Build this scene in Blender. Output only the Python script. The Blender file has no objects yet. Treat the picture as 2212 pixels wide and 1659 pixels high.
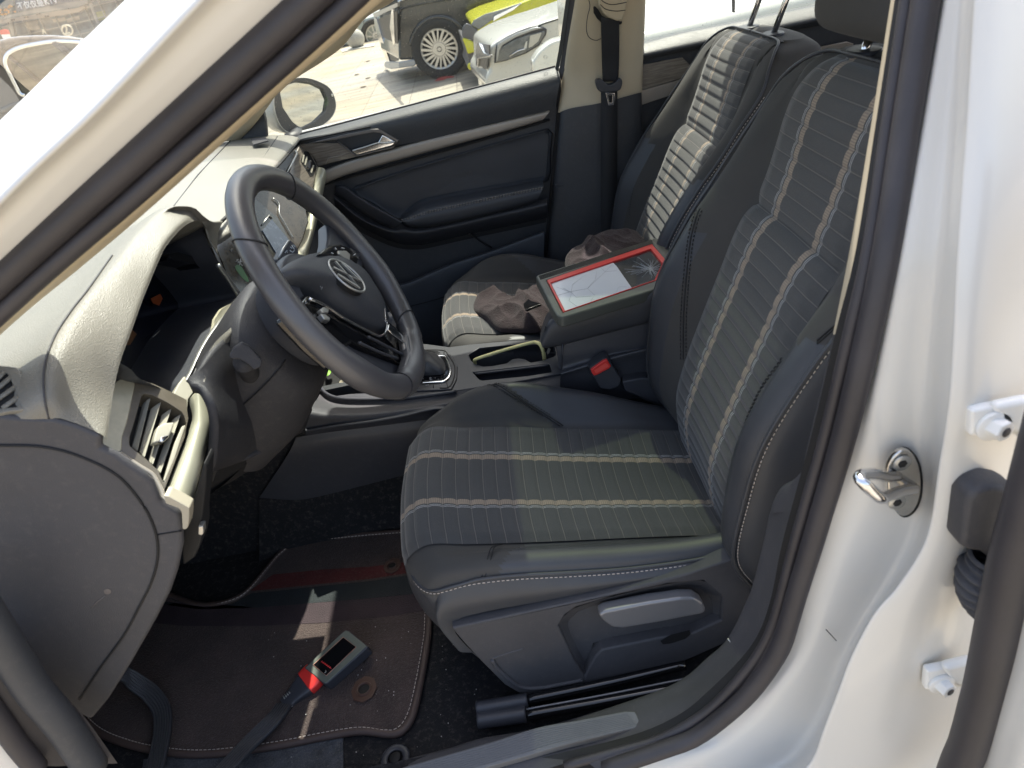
import bpy, bmesh, math, random
import numpy as np
from math import sin, cos, tan, pi, radians, sqrt
from mathutils import Vector, Matrix
from mathutils.geometry import tessellate_polygon
random.seed(7)
SC = bpy.context.scene
COL = SC.collection
# ---------------------------------------------------------------- camera model (calibrated from the photo)
CAM = np.array([.034, -.928, 1.061]); FPX = 1515.7
_p, _r, _y = [radians(a) for a in (32.23, 12.91, -2.65)]
_rt0 = np.array([cos(_y), -sin(_y), 0.]); _fh = np.array([sin(_y), cos(_y), 0.]); _z = np.array([0, 0, 1.])
CF = _fh*cos(_p)-_z*sin(_p); _up0 = _fh*sin(_p)+_z*cos(_p)
CR = cos(_r)*_rt0-sin(_r)*_up0; CU = sin(_r)*_rt0+cos(_r)*_up0
A = np.array
def ray(u, v): return CF+CR*(u-1106)/FPX+CU*(829.5-v)/FPX
def X(u, v, k): d = ray(u, v); return CAM+d*(k-CAM[0])/d[0]
def Y(u, v, k): d = ray(u, v); return CAM+d*(k-CAM[1])/d[1]
def Z(u, v, k): d = ray(u, v); return CAM+d*(k-CAM[2])/d[2]
def PN(u, v, o, n): d = ray(u, v); return CAM+d*(np.dot(A(o)-CAM, n)/np.dot(d, n))
def YS(u, v, y0, slope=.42, zk=.74):
    """point on the side surface of the body: upright below the belt, leaning in above it"""
    P = Y(u, v, y0)
    for i in range(12):
        yy = y0+(max(0, P[2]-zk)*slope)
        P = Y(u, v, .5*P[1]+.5*yy)
    return P
def LY(L, k): return [Y(a, b, k) for a, b in L]
def LZ(L, k): return [Z(a, b, k) for a, b in L]
def unit(v): v = A(v, float); return v/np.linalg.norm(v)
# ---------------------------------------------------------------- scene-object helpers
def thing(name, label, cat, loc=(0, 0, 0), group=None):
    o = bpy.data.objects.new(name, None); COL.objects.link(o); o.location = loc
    o.empty_display_size = .1; o['label'] = label; o['category'] = cat
    if group: o['group'] = group
    return o
def tag(o, label, cat, group=None):
    o['label'] = label; o['category'] = cat
    if group: o['group'] = group
    return o
def put(o, parent):
    COL.objects.link(o)
    if parent is not None:
        o.parent = parent
        if parent.type == 'EMPTY': o.matrix_parent_inverse = Matrix.Translation(parent.location).inverted()
    return o
def mesh(name, V, F, mats, parent=None, smooth=True, uv=None, fm=None):
    me = bpy.data.meshes.new(name)
    me.from_pydata([tuple(float(c) for c in v) for v in V], [], [tuple(int(i) for i in f) for f in F])
    if not isinstance(mats, (list, tuple)): mats = [mats]
    for m in mats: me.materials.append(m)
    if uv is not None:
        l = me.uv_layers.new(name='UVMap')
        vi = np.empty(len(me.loops), int); me.loops.foreach_get('vertex_index', vi)
        l.data.foreach_set('uv', np.asarray(uv, float)[vi].ravel())
    if fm is not None: me.polygons.foreach_set('material_index', fm)
    me.polygons.foreach_set('use_smooth', [smooth]*len(me.polygons))
    me.update()
    o = bpy.data.objects.new(name, me)
    return put(o, parent)
def mod_bevel(o, w, seg=2, ang=30):
    b = o.modifiers.new('bevel', 'BEVEL'); b.width = w; b.segments = seg; b.limit_method = 'ANGLE'; b.angle_limit = radians(ang)
    b.harden_normals = False
    return o
def solid(o, t, off=-1):
    s = o.modifiers.new('solid', 'SOLIDIFY'); s.thickness = t; s.offset = off; return o
# ---------------------------------------------------------------- curves
def crom(P, n, closed=False):
    P = np.asarray(P, float); N = len(P); out = []
    rng = N if closed else N-1
    for i in range(rng):
        if closed: a, b, c, d = P[(i-1) % N], P[i], P[(i+1) % N], P[(i+2) % N]
        else:
            b, c = P[i], P[i+1]; a = P[i-1] if i > 0 else 2*b-c; d = P[i+2] if i+2 < N else 2*c-b
        for k in range(n):
            t = k/n
            out.append(.5*((2*b)+(c-a)*t+(2*a-5*b+4*c-d)*t*t+(3*b-a-3*c+d)*t**3))
    if not closed: out.append(P[-1])
    return np.array(out)
def rs(P, k, sm=True, closed=False):
    """resample a control polyline to k points, equal arc length"""
    Q = crom(P, 10, closed) if sm else np.asarray(P, float)
    if closed: Q = np.vstack([Q, Q[:1]])
    L = np.concatenate([[0], np.cumsum(np.linalg.norm(np.diff(Q, axis=0), axis=1))])
    m = k+1 if closed else k
    t = np.linspace(0, L[-1], m)
    R = np.stack([np.interp(t, L, Q[:, j]) for j in range(Q.shape[1])], 1)
    return R[:-1] if closed else R
def loft(name, rows, mat, parent=None, rv=4, k=None, thick=0, closed_u=False, closed_v=False, sm=True, fm=None, off=-1, uvf=None, smooth=True):
    """rows: list of point lists, interpolated smoothly; k resamples every row"""
    if k: rows = [rs(r, k, closed=closed_u) for r in rows]
    R = np.array(rows, float)
    if rv > 1:
        R = np.stack([crom(R[:, j], rv, closed_v) for j in range(R.shape[1])], 1) if sm else \
            np.stack([rs_lin(R[:, j], rv) for j in range(R.shape[1])], 1)
    m, n = R.shape[:2]; V = R.reshape(-1, 3); F = []
    for i in range(m if closed_v else m-1):
        for j in range(n if closed_u else n-1):
            a = i*n+j; b = i*n+(j+1) % n; c = ((i+1) % m)*n+(j+1) % n; d = ((i+1) % m)*n+j
            F.append((a, b, c, d))
    du = np.concatenate([[0], np.cumsum(np.linalg.norm(np.diff(R.mean(0), axis=0), axis=1))])
    dv = np.concatenate([[0], np.cumsum(np.linalg.norm(np.diff(R.mean(1), axis=0), axis=1))])
    uv = np.stack(np.broadcast_arrays(du[None, :], dv[:, None]), 2).reshape(-1, 2)
    if uvf: uv = np.array([uvf(p) for p in V])
    fmi = None
    if fm:
        fmi = [fm(V[list(f)].mean(0)) for f in F]
    o = mesh(name, V, F, mat, parent, smooth, uv, fmi)
    if thick: solid(o, thick, off)
    return o
def rs_lin(P, n):
    out = []
    for i in range(len(P)-1):
        for k in range(n): out.append(P[i]+(P[i+1]-P[i])*k/n)
    out.append(P[-1]); return np.array(out)
def plate(name, pts, depth, mat, parent=None, bevel=0, seg=2, holes=(), smooth=False, holedepth=None):
    """outline polygon (3D, planar) given thickness along vector depth"""
    loops = [[Vector(p) for p in pts]]+[[Vector(p) for p in h] for h in holes]
    tri = tessellate_polygon(loops)
    V = [p for l in loops for p in l]; n = len(V); D = Vector(depth)
    F = [tuple(t) for t in tri]+[tuple(i+n for i in reversed(t)) for t in tri]
    s = 0
    for l in loops:
        m = len(l)
        for i in range(m): F.append((s+i, s+(i+1) % m, s+(i+1) % m+n, s+i+n))
        s += m
    o = mesh(name, V+[v+D for v in V], F, mat, parent, smooth)
    bm = bmesh.new(); bm.from_mesh(o.data); bmesh.ops.recalc_face_normals(bm, faces=bm.faces)
    bmesh.ops.dissolve_limit(bm, angle_limit=radians(1), verts=bm.verts, edges=bm.edges)
    bm.to_mesh(o.data); bm.free()
    if bevel:
        mod_bevel(o, bevel, seg)
        for p in o.data.polygons: p.use_smooth = True
        w = o.modifiers.new('wn', 'WEIGHTED_NORMAL'); w.keep_sharp = False
    return o
def frame_on(P, closed):
    """rotation minimising frames"""
    n = len(P); T = np.zeros_like(P)
    for i in range(n):
        if closed: T[i] = P[(i+1) % n]-P[i-1]
        else: T[i] = P[min(i+1, n-1)]-P[max(i-1, 0)]
        T[i] /= np.linalg.norm(T[i])+1e-12
    return T
def tube(name, P, r, mat, parent=None, n=10, closed=False, smp=None, flat=None, upv=(0, 0, 1), caps=True, sq=None):
    """swept tube; r number or list; flat=(w,h) for an elliptic/box section oriented by upv"""
    P = np.asarray(P, float)
    if smp: P = rs(P, smp, closed=closed)
    m = len(P); T = frame_on(P, closed); up = unit(upv)
    if np.isscalar(r) or r is None: rr = [r]*m
    else: rr = np.interp(np.linspace(0, 1, m), np.linspace(0, 1, len(r)), r)
    V = []; F = []
    if sq: sec = [(-1, -1), (1, -1), (1, 1), (-1, 1)]; n = 4
    else: sec = [(cos(2*pi*k/n), sin(2*pi*k/n)) for k in range(n)]
    for i in range(m):
        s = np.cross(T[i], up); s /= np.linalg.norm(s)+1e-9; w = np.cross(s, T[i])
        a, b = (rr[i], rr[i]) if flat is None else (flat[0]*(rr[i] or 1), flat[1]*(rr[i] or 1))
        for c, d in sec: V.append(P[i]+s*a*c+w*b*d)
    for i in range(m if closed else m-1):
        for k in range(n): F.append((i*n+k, i*n+(k+1) % n, ((i+1) % m)*n+(k+1) % n, ((i+1) % m)*n+k))
    if caps and not closed:
        F.append(tuple(range(n))[::-1]); F.append(tuple((m-1)*n+k for k in range(n)))
    o = mesh(name, V, F, mat, parent, not sq)
    return o
def join_raw(name, parts, mats, parent=None, smooth=True):
    """parts: list of (V,F[,matindex])"""
    VV = []; FF = []; MI = []
    for p in parts:
        s = len(VV); VV += list(p[0]); FF += [tuple(i+s for i in f) for f in p[1]]; MI += [p[2] if len(p) > 2 else 0]*len(p[1])
    return mesh(name, VV, FF, mats, parent, smooth, None, MI)
def boxraw(c, ax, ay, az):
    c, ax, ay, az = map(lambda q: A(q, float), (c, ax, ay, az)); V = []
    for i in (-1, 1):
        for j in (-1, 1):
            for k in (-1, 1): V.append(c+ax*i/2+ay*j/2+az*k/2)
    F = [(0, 1, 3, 2), (4, 6, 7, 5), (0, 4, 5, 1), (2, 3, 7, 6), (0, 2, 6, 4), (1, 5, 7, 3)]
    return V, F
def box(name, c, ax, ay, az, mat, parent=None, bevel=0):
    V, F = boxraw(c, ax, ay, az); o = mesh(name, V, F, mat, parent, False)
    if bevel: mod_bevel(o, bevel); [setattr(p, 'use_smooth', True) for p in o.data.polygons]
    return o
def cylraw(c, axis, r, h, n=24, r2=None):
    c = A(c, float); a = unit(axis); s = np.cross(a, (0, 0, 1.)) if abs(a[2]) < .9 else np.cross(a, (1., 0, 0)); s = unit(s); w = np.cross(a, s)
    r2 = r if r2 is None else r2; V = []
    for q, rr in ((0, r), (1, r2)):
        for k in range(n): V.append(c+a*h*q+s*rr*cos(2*pi*k/n)+w*rr*sin(2*pi*k/n))
    F = [(k, (k+1) % n, n+(k+1) % n, n+k) for k in range(n)]+[tuple(range(n))[::-1], tuple(range(n, 2*n))]
    return V, F
def cyl(name, c, axis, r, h, mat, parent=None, n=24, r2=None, bevel=0):
    V, F = cylraw(c, axis, r, h, n, r2); o = mesh(name, V, F, mat, parent, True)
    mod_bevel(o, bevel or min(r, h)*.08, 1); return o
def dome(name, ring, n, h, mat, parent=None, k=48, rings=8, pw=2.2, skirt=0, cen=None):
    """closed outline bulging by h along n"""
    R = rs(ring, k, closed=True); c = R.mean(0) if cen is None else A(cen); n = A(n, float); V = []; F = []
    if skirt: V += list(R-n*skirt)
    for i in range(rings):
        t = 1-i/rings
        V += list(c+(R-c)*t+n*h*(1-t**pw)**(1/1.6))
    V.append(c+n*h); m = len(V)//k
    for i in range(m-1):
        for j in range(k): F.append((i*k+j, i*k+(j+1) % k, (i+1)*k+(j+1) % k, (i+1)*k+j))
    for j in range(k): F.append(((m-1)*k+j, (m-1)*k+(j+1) % k, len(V)-1))
    return mesh(name, V, F, mat, parent, True)
def dashes(name, P, mat, parent, seg=.004, gap=.003, r=.0007, upv=(0, 1, 0), lift=None):
    """row of stitches along a path, one mesh"""
    Q = crom(P, 20); L = np.concatenate([[0], np.cumsum(np.linalg.norm(np.diff(Q, axis=0), axis=1))])
    parts = []; s = 0
    while s+seg < L[-1]:
        a = A([np.interp(s, L, Q[:, j]) for j in range(3)]); b = A([np.interp(s+seg, L, Q[:, j]) for j in range(3)])
        if lift is not None: a = a+A(lift); b = b+A(lift)
        parts.append(cylraw(a, b-a, r, np.linalg.norm(b-a), 5)); s += seg+gap
    return join_raw(name, parts, [mat], parent)
# ---------------------------------------------------------------- materials
def mat(name, col, rough=.5, metal=0, bump=0, bscale=900, var=0, vscale=6, spec=.5, coat=0, kind='noise', sheen=0, dirt=0, bdist=.001, trans=0, ior=1.45, alpha=1, aniso=0):
    m = bpy.data.materials.new(name); m.use_nodes = True; nt = m.node_tree; N = nt.nodes; L = nt.links
    b = N['Principled BSDF']; b.inputs['Base Color'].default_value = (*col, 1); b.inputs['Roughness'].default_value = rough
    b.inputs['Metallic'].default_value = metal; b.inputs['Specular IOR Level'].default_value = spec; b.inputs['Coat Weight'].default_value = coat
    b.inputs['Coat Roughness'].default_value = .05; b.inputs['Sheen Weight'].default_value = sheen; b.inputs['Sheen Roughness'].default_value = .4
    b.inputs['Transmission Weight'].default_value = trans; b.inputs['IOR'].default_value = ior
    tc = N.new('ShaderNodeTexCoord')
    if bump:
        if kind == 'noise':
            t = N.new('ShaderNodeTexNoise'); t.inputs['Scale'].default_value = bscale; t.inputs['Detail'].default_value = 2; o = t.outputs['Fac']
        else:
            t = N.new('ShaderNodeTexVoronoi'); t.inputs['Scale'].default_value = bscale; t.feature = 'SMOOTH_F1'; o = t.outputs['Distance']
        L.new(tc.outputs['Object'], t.inputs['Vector'])
        bp = N.new('ShaderNodeBump'); bp.inputs['Strength'].default_value = bump; bp.inputs['Distance'].default_value = bdist
        L.new(o, bp.inputs['Height']); L.new(bp.outputs['Normal'], b.inputs['Normal'])
    if var or dirt:
        t = N.new('ShaderNodeTexNoise'); t.inputs['Scale'].default_value = vscale; t.inputs['Detail'].default_value = 6; t.inputs['Roughness'].default_value = .65
        L.new(tc.outputs['Object'], t.inputs['Vector'])
        mr = N.new('ShaderNodeMapRange'); mr.inputs['From Min'].default_value = .3; mr.inputs['From Max'].default_value = .7
        mr.inputs['To Min'].default_value = 1-var; mr.inputs['To Max'].default_value = 1+var
        L.new(t.outputs['Fac'], mr.inputs['Value'])
        mx = N.new('ShaderNodeMix'); mx.data_type = 'RGBA'; mx.blend_type = 'MULTIPLY'; mx.inputs[0].default_value = 1
        mx.inputs[6].default_value = (*col, 1); L.new(mr.outputs['Result'], mx.inputs[7])
        src = mx.outputs[2]
        r2 = N.new('ShaderNodeMapRange'); r2.inputs['To Min'].default_value = max(0, rough-.08); r2.inputs['To Max'].default_value = min(1, rough+.1)
        L.new(t.outputs['Fac'], r2.inputs['Value']); L.new(r2.outputs['Result'], b.inputs['Roughness'])
        if dirt:
            t2 = N.new('ShaderNodeTexNoise'); t2.inputs['Scale'].default_value = vscale*14; t2.inputs['Detail'].default_value = 8; t2.inputs['Roughness'].default_value = .8
            L.new(tc.outputs['Object'], t2.inputs['Vector'])
            m3 = N.new('ShaderNodeMapRange'); m3.inputs['From Min'].default_value = .52; m3.inputs['From Max'].default_value = .8; m3.inputs['To Max'].default_value = dirt
            L.new(t2.outputs['Fac'], m3.inputs['Value'])
            m4 = N.new('ShaderNodeMix'); m4.data_type = 'RGBA'; m4.inputs[7].default_value = (.30, .27, .23, 1)
            L.new(m3.outputs['Result'], m4.inputs[0]); L.new(src, m4.inputs[6]); src = m4.outputs[2]
        L.new(src, b.inputs['Base Color'])
    return m
def glassmat(name, tint, refl=1.0, ior=1.5, rough=0.0, dust=0):
    """thin pane: lets light through tinted, reflects by fresnel"""
    m = bpy.data.materials.new(name); m.use_nodes = True; nt = m.node_tree; N = nt.nodes; L = nt.links
    N.remove(N['Principled BSDF']); out = N['Material Output']
    t = N.new('ShaderNodeBsdfTransparent'); t.inputs[0].default_value = (*tint, 1)
    g = N.new('ShaderNodeBsdfGlossy'); g.inputs['Roughness'].default_value = rough
    f = N.new('ShaderNodeFresnel'); f.inputs['IOR'].default_value = ior
    mm = N.new('ShaderNodeMath'); mm.operation = 'MULTIPLY'; mm.inputs[1].default_value = refl
    mx = N.new('ShaderNodeMixShader'); L.new(f.outputs[0], mm.inputs[0]); L.new(mm.outputs[0], mx.inputs[0]); L.new(t.outputs[0], mx.inputs[1]); L.new(g.outputs[0], mx.inputs[2])
    
    if dust:
        d = N.new('ShaderNodeBsdfDiffuse'); d.inputs[0].default_value = (.6, .58, .52, 1); tc = N.new('ShaderNodeTexCoord')
        nz = N.new('ShaderNodeTexNoise'); nz.inputs['Scale'].default_value = 4; nz.inputs['Detail'].default_value = 5; L.new(tc.outputs['Object'], nz.inputs['Vector'])
        n2 = N.new('ShaderNodeTexNoise'); n2.inputs['Scale'].default_value = 260; n2.inputs['Detail'].default_value = 2; L.new(tc.outputs['Object'], n2.inputs['Vector'])
        a = N.new('ShaderNodeMapRange'); a.inputs['To Min'].default_value = dust*.5; a.inputs['To Max'].default_value = dust*1.5; L.new(nz.outputs['Fac'], a.inputs['Value'])
        b2 = N.new('ShaderNodeMapRange'); b2.inputs['From Min'].default_value = .66; b2.inputs['From Max'].default_value = .74; b2.inputs['To Max'].default_value = .35; L.new(n2.outputs['Fac'], b2.inputs['Value'])
        ad = N.new('ShaderNodeMath'); ad.operation = 'ADD'; L.new(a.outputs[0], ad.inputs[0]); L.new(b2.outputs[0], ad.inputs[1])
        m3 = N.new('ShaderNodeMixShader'); L.new(ad.outputs[0], m3.inputs[0]); L.new(mx.outputs[0], m3.inputs[1]); L.new(d.outputs[0], m3.inputs[2]); L.new(m3.outputs[0], out.inputs['Surface'])
        return m
    L.new(mx.outputs[0], out.inputs['Surface']); return m
def insertmat(name, base, beige, white):
    """ribbed seat cloth with woven stripes; UV x = metres across, y = metres along"""
    m = bpy.data.materials.new(name); m.use_nodes = True; nt = m.node_tree; N = nt.nodes; L = nt.links
    b = N['Principled BSDF']; b.inputs['Roughness'].default_value = .85; b.inputs['Sheen Weight'].default_value = .25; b.inputs['Sheen Roughness'].default_value = .5
    b.inputs['Specular IOR Level'].default_value = .3
    uvn = N.new('ShaderNodeUVMap'); sp = N.new('ShaderNodeSeparateXYZ'); L.new(uvn.outputs[0], sp.inputs[0])
    def M(op, a, bb=None):
        n = N.new('ShaderNodeMath'); n.operation = op
        for i, q in enumerate((a, bb)):
            if q is None: continue
            if isinstance(q, (int, float)): n.inputs[i].default_value = q
            else: L.new(q, n.inputs[i])
        return n.outputs[0]
    ax = M('MULTIPLY', M('ABSOLUTE', sp.outputs[0]), 10)
    cr = N.new('ShaderNodeValToRGB'); cr.color_ramp.interpolation = 'CONSTANT'; e = cr.color_ramp.elements
    e[0].position = 0; e[0].color = (*base, 1); e[1].position = .535; e[1].color = (*beige, 1)
    for p, c in ((.655, base), (.69, white), (.702, base), (.722, white), (.734, base)):
        q = e.new(p); q.color = (*c, 1)
    L.new(ax, cr.inputs[0])
    # fine ribs in the beige band
    rib = M('FRACT', M('MULTIPLY', sp.outputs[1], 300)); ribm = M('ADD', M('MULTIPLY', M('GREATER_THAN', rib, .5), .3), .8)
    inb = M('MULTIPLY', M('GREATER_THAN', ax, .535), M('LESS_THAN', ax, .655))
    ribf = M('ADD', M('MULTIPLY', inb, M('SUBTRACT', ribm, 1)), 1)
    nz = N.new('ShaderNodeTexNoise'); nz.inputs['Scale'].default_value = 700; nz.inputs['Detail'].default_value = 3; tc = N.new('ShaderNodeTexCoord'); L.new(tc.outputs['Object'], nz.inputs['Vector'])
    nz2 = N.new('ShaderNodeTexNoise'); nz2.inputs['Scale'].default_value = 9; nz2.inputs['Detail'].default_value = 4; L.new(tc.outputs['Object'], nz2.inputs['Vector'])
    fac = M('MULTIPLY', M('MULTIPLY', M('ADD', M('MULTIPLY', nz.outputs['Fac'], .7), .65), M('ADD', M('MULTIPLY', nz2.outputs['Fac'], .4), .8)), ribf)
    # seam thread lines at every quilt line, with groove shade painted dark beside them
    q = M('ABSOLUTE', M('SUBTRACT', M('FRACT', M('DIVIDE', sp.outputs[1], .0235)), .5)); ln = M('LESS_THAN', q, .035)
    mx = N.new('ShaderNodeMix'); mx.data_type = 'RGBA'; mx.blend_type = 'MULTIPLY'; mx.inputs[0].default_value = 1
    L.new(cr.outputs[0], mx.inputs[6]); L.new(fac, mx.inputs[7])
    m2 = N.new('ShaderNodeMix'); m2.data_type = 'RGBA'; dk = M('MULTIPLY', M('LESS_THAN', q, .10), M('GREATER_THAN', q, .035)); m9 = N.new('ShaderNodeMix'); m9.data_type = 'RGBA'; m9.inputs[7].default_value = (.006, .006, .008, 1); L.new(M('MULTIPLY', dk, .20), m9.inputs[0]); L.new(mx.outputs[2], m9.inputs[6]); L.new(M('MULTIPLY', ln, .40), m2.inputs[0]); L.new(m9.outputs[2], m2.inputs[6]); m2.inputs[7].default_value = (.20, .18, .16, 1)
    L.new(m2.outputs[2], b.inputs['Base Color'])
    bp = N.new('ShaderNodeBump'); bp.inputs['Strength'].default_value = .5; bp.inputs['Distance'].default_value = .0006; L.new(nz.outputs['Fac'], bp.inputs['Height']); L.new(bp.outputs[0], b.inputs['Normal'])
    return m
M_ = {}
M_['leather'] = mat('leather', (.046, .048, .054), .42, bump=.25, bscale=1100, var=.15, kind='voronoi', bdist=.0006)
M_['cloth'] = mat('side_cloth', (.052, .050, .048), .85, bump=.5, bscale=900, var=.15, sheen=.06, bdist=.0006)
M_['insert'] = insertmat('striped_cloth', (.054, .054, .055), (.26, .205, .155), (.36, .36, .36))
M_['plastic'] = mat('dark_plastic', (.044, .047, .054), .5, bump=.3, bscale=1300, var=.12, dirt=.12, vscale=5, kind='voronoi', bdist=.0005)
M_['plastic_s'] = mat('smooth_dark_plastic', (.040, .042, .050), .42, var=.12, dirt=.1)
M_['plastic_g'] = mat('grey_plastic', (.060, .059, .064), .58, spec=.35, bump=.6, bscale=900, var=.12, dirt=.12, kind='voronoi', bdist=.0005)
M_['black'] = mat('matt_black', (.008, .008, .009), .7)
M_['gloss'] = mat('piano_black', (.006, .006, .007), .08, coat=.5)
M_['chrome'] = mat('chrome', (.75, .75, .76), .12, 1)
M_['satin'] = mat('satin_silver', (.46, .46, .44), .35, .8)
M_['dash'] = mat('grained_dash', (.178, .168, .144), .42, bump=.7, bscale=950, var=.06, kind='voronoi', bdist=.0009, vscale=4)
M_['cream'] = mat('beige_trim', (.50, .43, .31), .55, bump=.15, bscale=900, var=.04)
M_['ivory'] = mat('ivory_blade', (.50, .49, .38), .32, .3, var=.03)
M_['wood'] = None
M_['rim'] = mat('rim_leather', (.058, .057, .062), .36, spec=.9, bump=.25, bscale=900, var=.1, kind='voronoi', bdist=.0006)
M_['white'] = mat('white_paint', (.60, .59, .56), .3, coat=.35)
M_['rubber'] = mat('seal_rubber', (.036, .033, .037), .48, var=.2, bump=.1, bscale=500, vscale=12)
M_['carpet'] = mat('carpet', (.010, .010, .012), .95, bump=1, bscale=700, var=.3, dirt=.35, bdist=.002)
M_['silver'] = mat('silver_trim', (.33, .30, .265), .42, .3, var=.05)
M_['stitch'] = mat('pale_thread', (.55, .48, .42), .7)
M_['dstitch'] = mat('dark_thread', (.012, .012, .014), .7)
M_['belt'] = mat('belt_webbing', (.018, .019, .022), .7, bump=.6, bscale=600, bdist=.0008)
M_['win'] = glassmat('side_window_glass', (.68, .71, .66), .8, dust=.10)
M_['ws'] = glassmat('windshield_glass', (.88, .93, .89), .6)
M_['roofglass'] = glassmat('sunroof_glass', (.26, .29, .23), .6)
M_['red'] = mat('red_plastic', (.62, .035, .03), .38)
def woodmat():
    m = mat('brushed_grain_trim', (.2, .17, .14), .3, coat=.5); nt = m.node_tree; N = nt.nodes; L = nt.links; b = N['Principled BSDF']
    tc = N.new('ShaderNodeTexCoord'); mp = N.new('ShaderNodeMapping'); mp.inputs['Scale'].default_value = (4, 4, 55); mp.inputs['Rotation'].default_value = (0, .3, .2)
    w = N.new('ShaderNodeTexNoise'); w.inputs['Scale'].default_value = 5; w.inputs['Detail'].default_value = 7; w.inputs['Roughness'].default_value = .7
    cr = N.new('ShaderNodeValToRGB'); e = cr.color_ramp.elements; e[0].position = .35; e[0].color = (.11, .093, .078, 1); e[1].position = .7; e[1].color = (.27, .24, .20, 1)
    L.new(tc.outputs['Object'], mp.inputs[0]); L.new(mp.outputs[0], w.inputs['Vector']); L.new(w.outputs['Fac'], cr.inputs[0]); L.new(cr.outputs[0], b.inputs['Base Color'])
    return m
M_['wood'] = woodmat()
from mathutils.bvhtree import BVHTree
def drape(px, obj, lift=.001, n=0):
    'points of a line lying on the visible face of an object built in place'
    me = obj.data; T = BVHTree.FromPolygons([v.co for v in me.vertices], [tuple(q.vertices) for q in me.polygons]); out = []
    for a, b in (rs(px, n) if n else px):
        d = Vector(ray(a, b)).normalized(); h = T.ray_cast(Vector(CAM), d)
        if h[0] is None: continue
        out.append(A(h[0]-d*lift))
    return out
# ---------------------------------------------------------------- camera, light, world
cd = bpy.data.cameras.new('camera'); co = bpy.data.objects.new('camera', cd); COL.objects.link(co); SC.camera = co
cd.sensor_fit = 'HORIZONTAL'; cd.sensor_width = 36; cd.lens = 36*FPX/2212; cd.clip_start = .02; cd.clip_end = 600
Mx = Matrix.Identity(4)
for i in range(3): Mx[i][0] = CR[i]; Mx[i][1] = CU[i]; Mx[i][2] = -CF[i]; Mx[i][3] = CAM[i]
co.matrix_world = Mx
cd.dof.use_dof = True; cd.dof.focus_distance = 1.45; cd.dof.aperture_fstop = 9
ELEV, AZ = radians(60), radians(20)   # az measured from +Y towards +X
S = Vector((sin(AZ)*cos(ELEV), cos(AZ)*cos(ELEV), sin(ELEV)))
sl = bpy.data.lights.new('sun', 'SUN'); so = bpy.data.objects.new('sun', sl); COL.objects.link(so)
sl.energy = 3.6; sl.angle = radians(.53); sl.color = (1, .955, .87); so.rotation_euler = S.to_track_quat('Z', 'Y').to_euler()
W = bpy.data.worlds.new('World'); SC.world = W; W.use_nodes = True; nt = W.node_tree
sk = nt.nodes.new('ShaderNodeTexSky'); sk.sky_type = 'NISHITA'; sk.sun_disc = False; sk.sun_elevation = ELEV; sk.sun_rotation = AZ; sk.dust_density = 4.0; sk.ozone_density = .6
hs_ = nt.nodes.new('ShaderNodeHueSaturation'); hs_.inputs['Saturation'].default_value = .78
nt.links.new(sk.outputs[0], hs_.inputs['Color']); nt.links.new(hs_.outputs[0], nt.nodes['Background'].inputs[0]); nt.nodes['Background'].inputs[1].default_value = .15
SC.view_settings.view_transform = 'Standard'; SC.view_settings.look = 'None'; SC.view_settings.exposure = 1.62; SC.view_settings.gamma = 1
SC.render.engine = 'CYCLES'; SC.cycles.max_bounces = 12; SC.cycles.transparent_max_bounces = 16; SC.cycles.diffuse_bounces = 5; SC.cycles.caustics_reflective = False
SC.cycles.use_denoising = True
SC.cycles.sample_clamp_indirect = 6
CARROOT = thing('car', 'white car seen through its open driver door, dark striped seats inside', 'car', (.3, .36, -.27))
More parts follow.
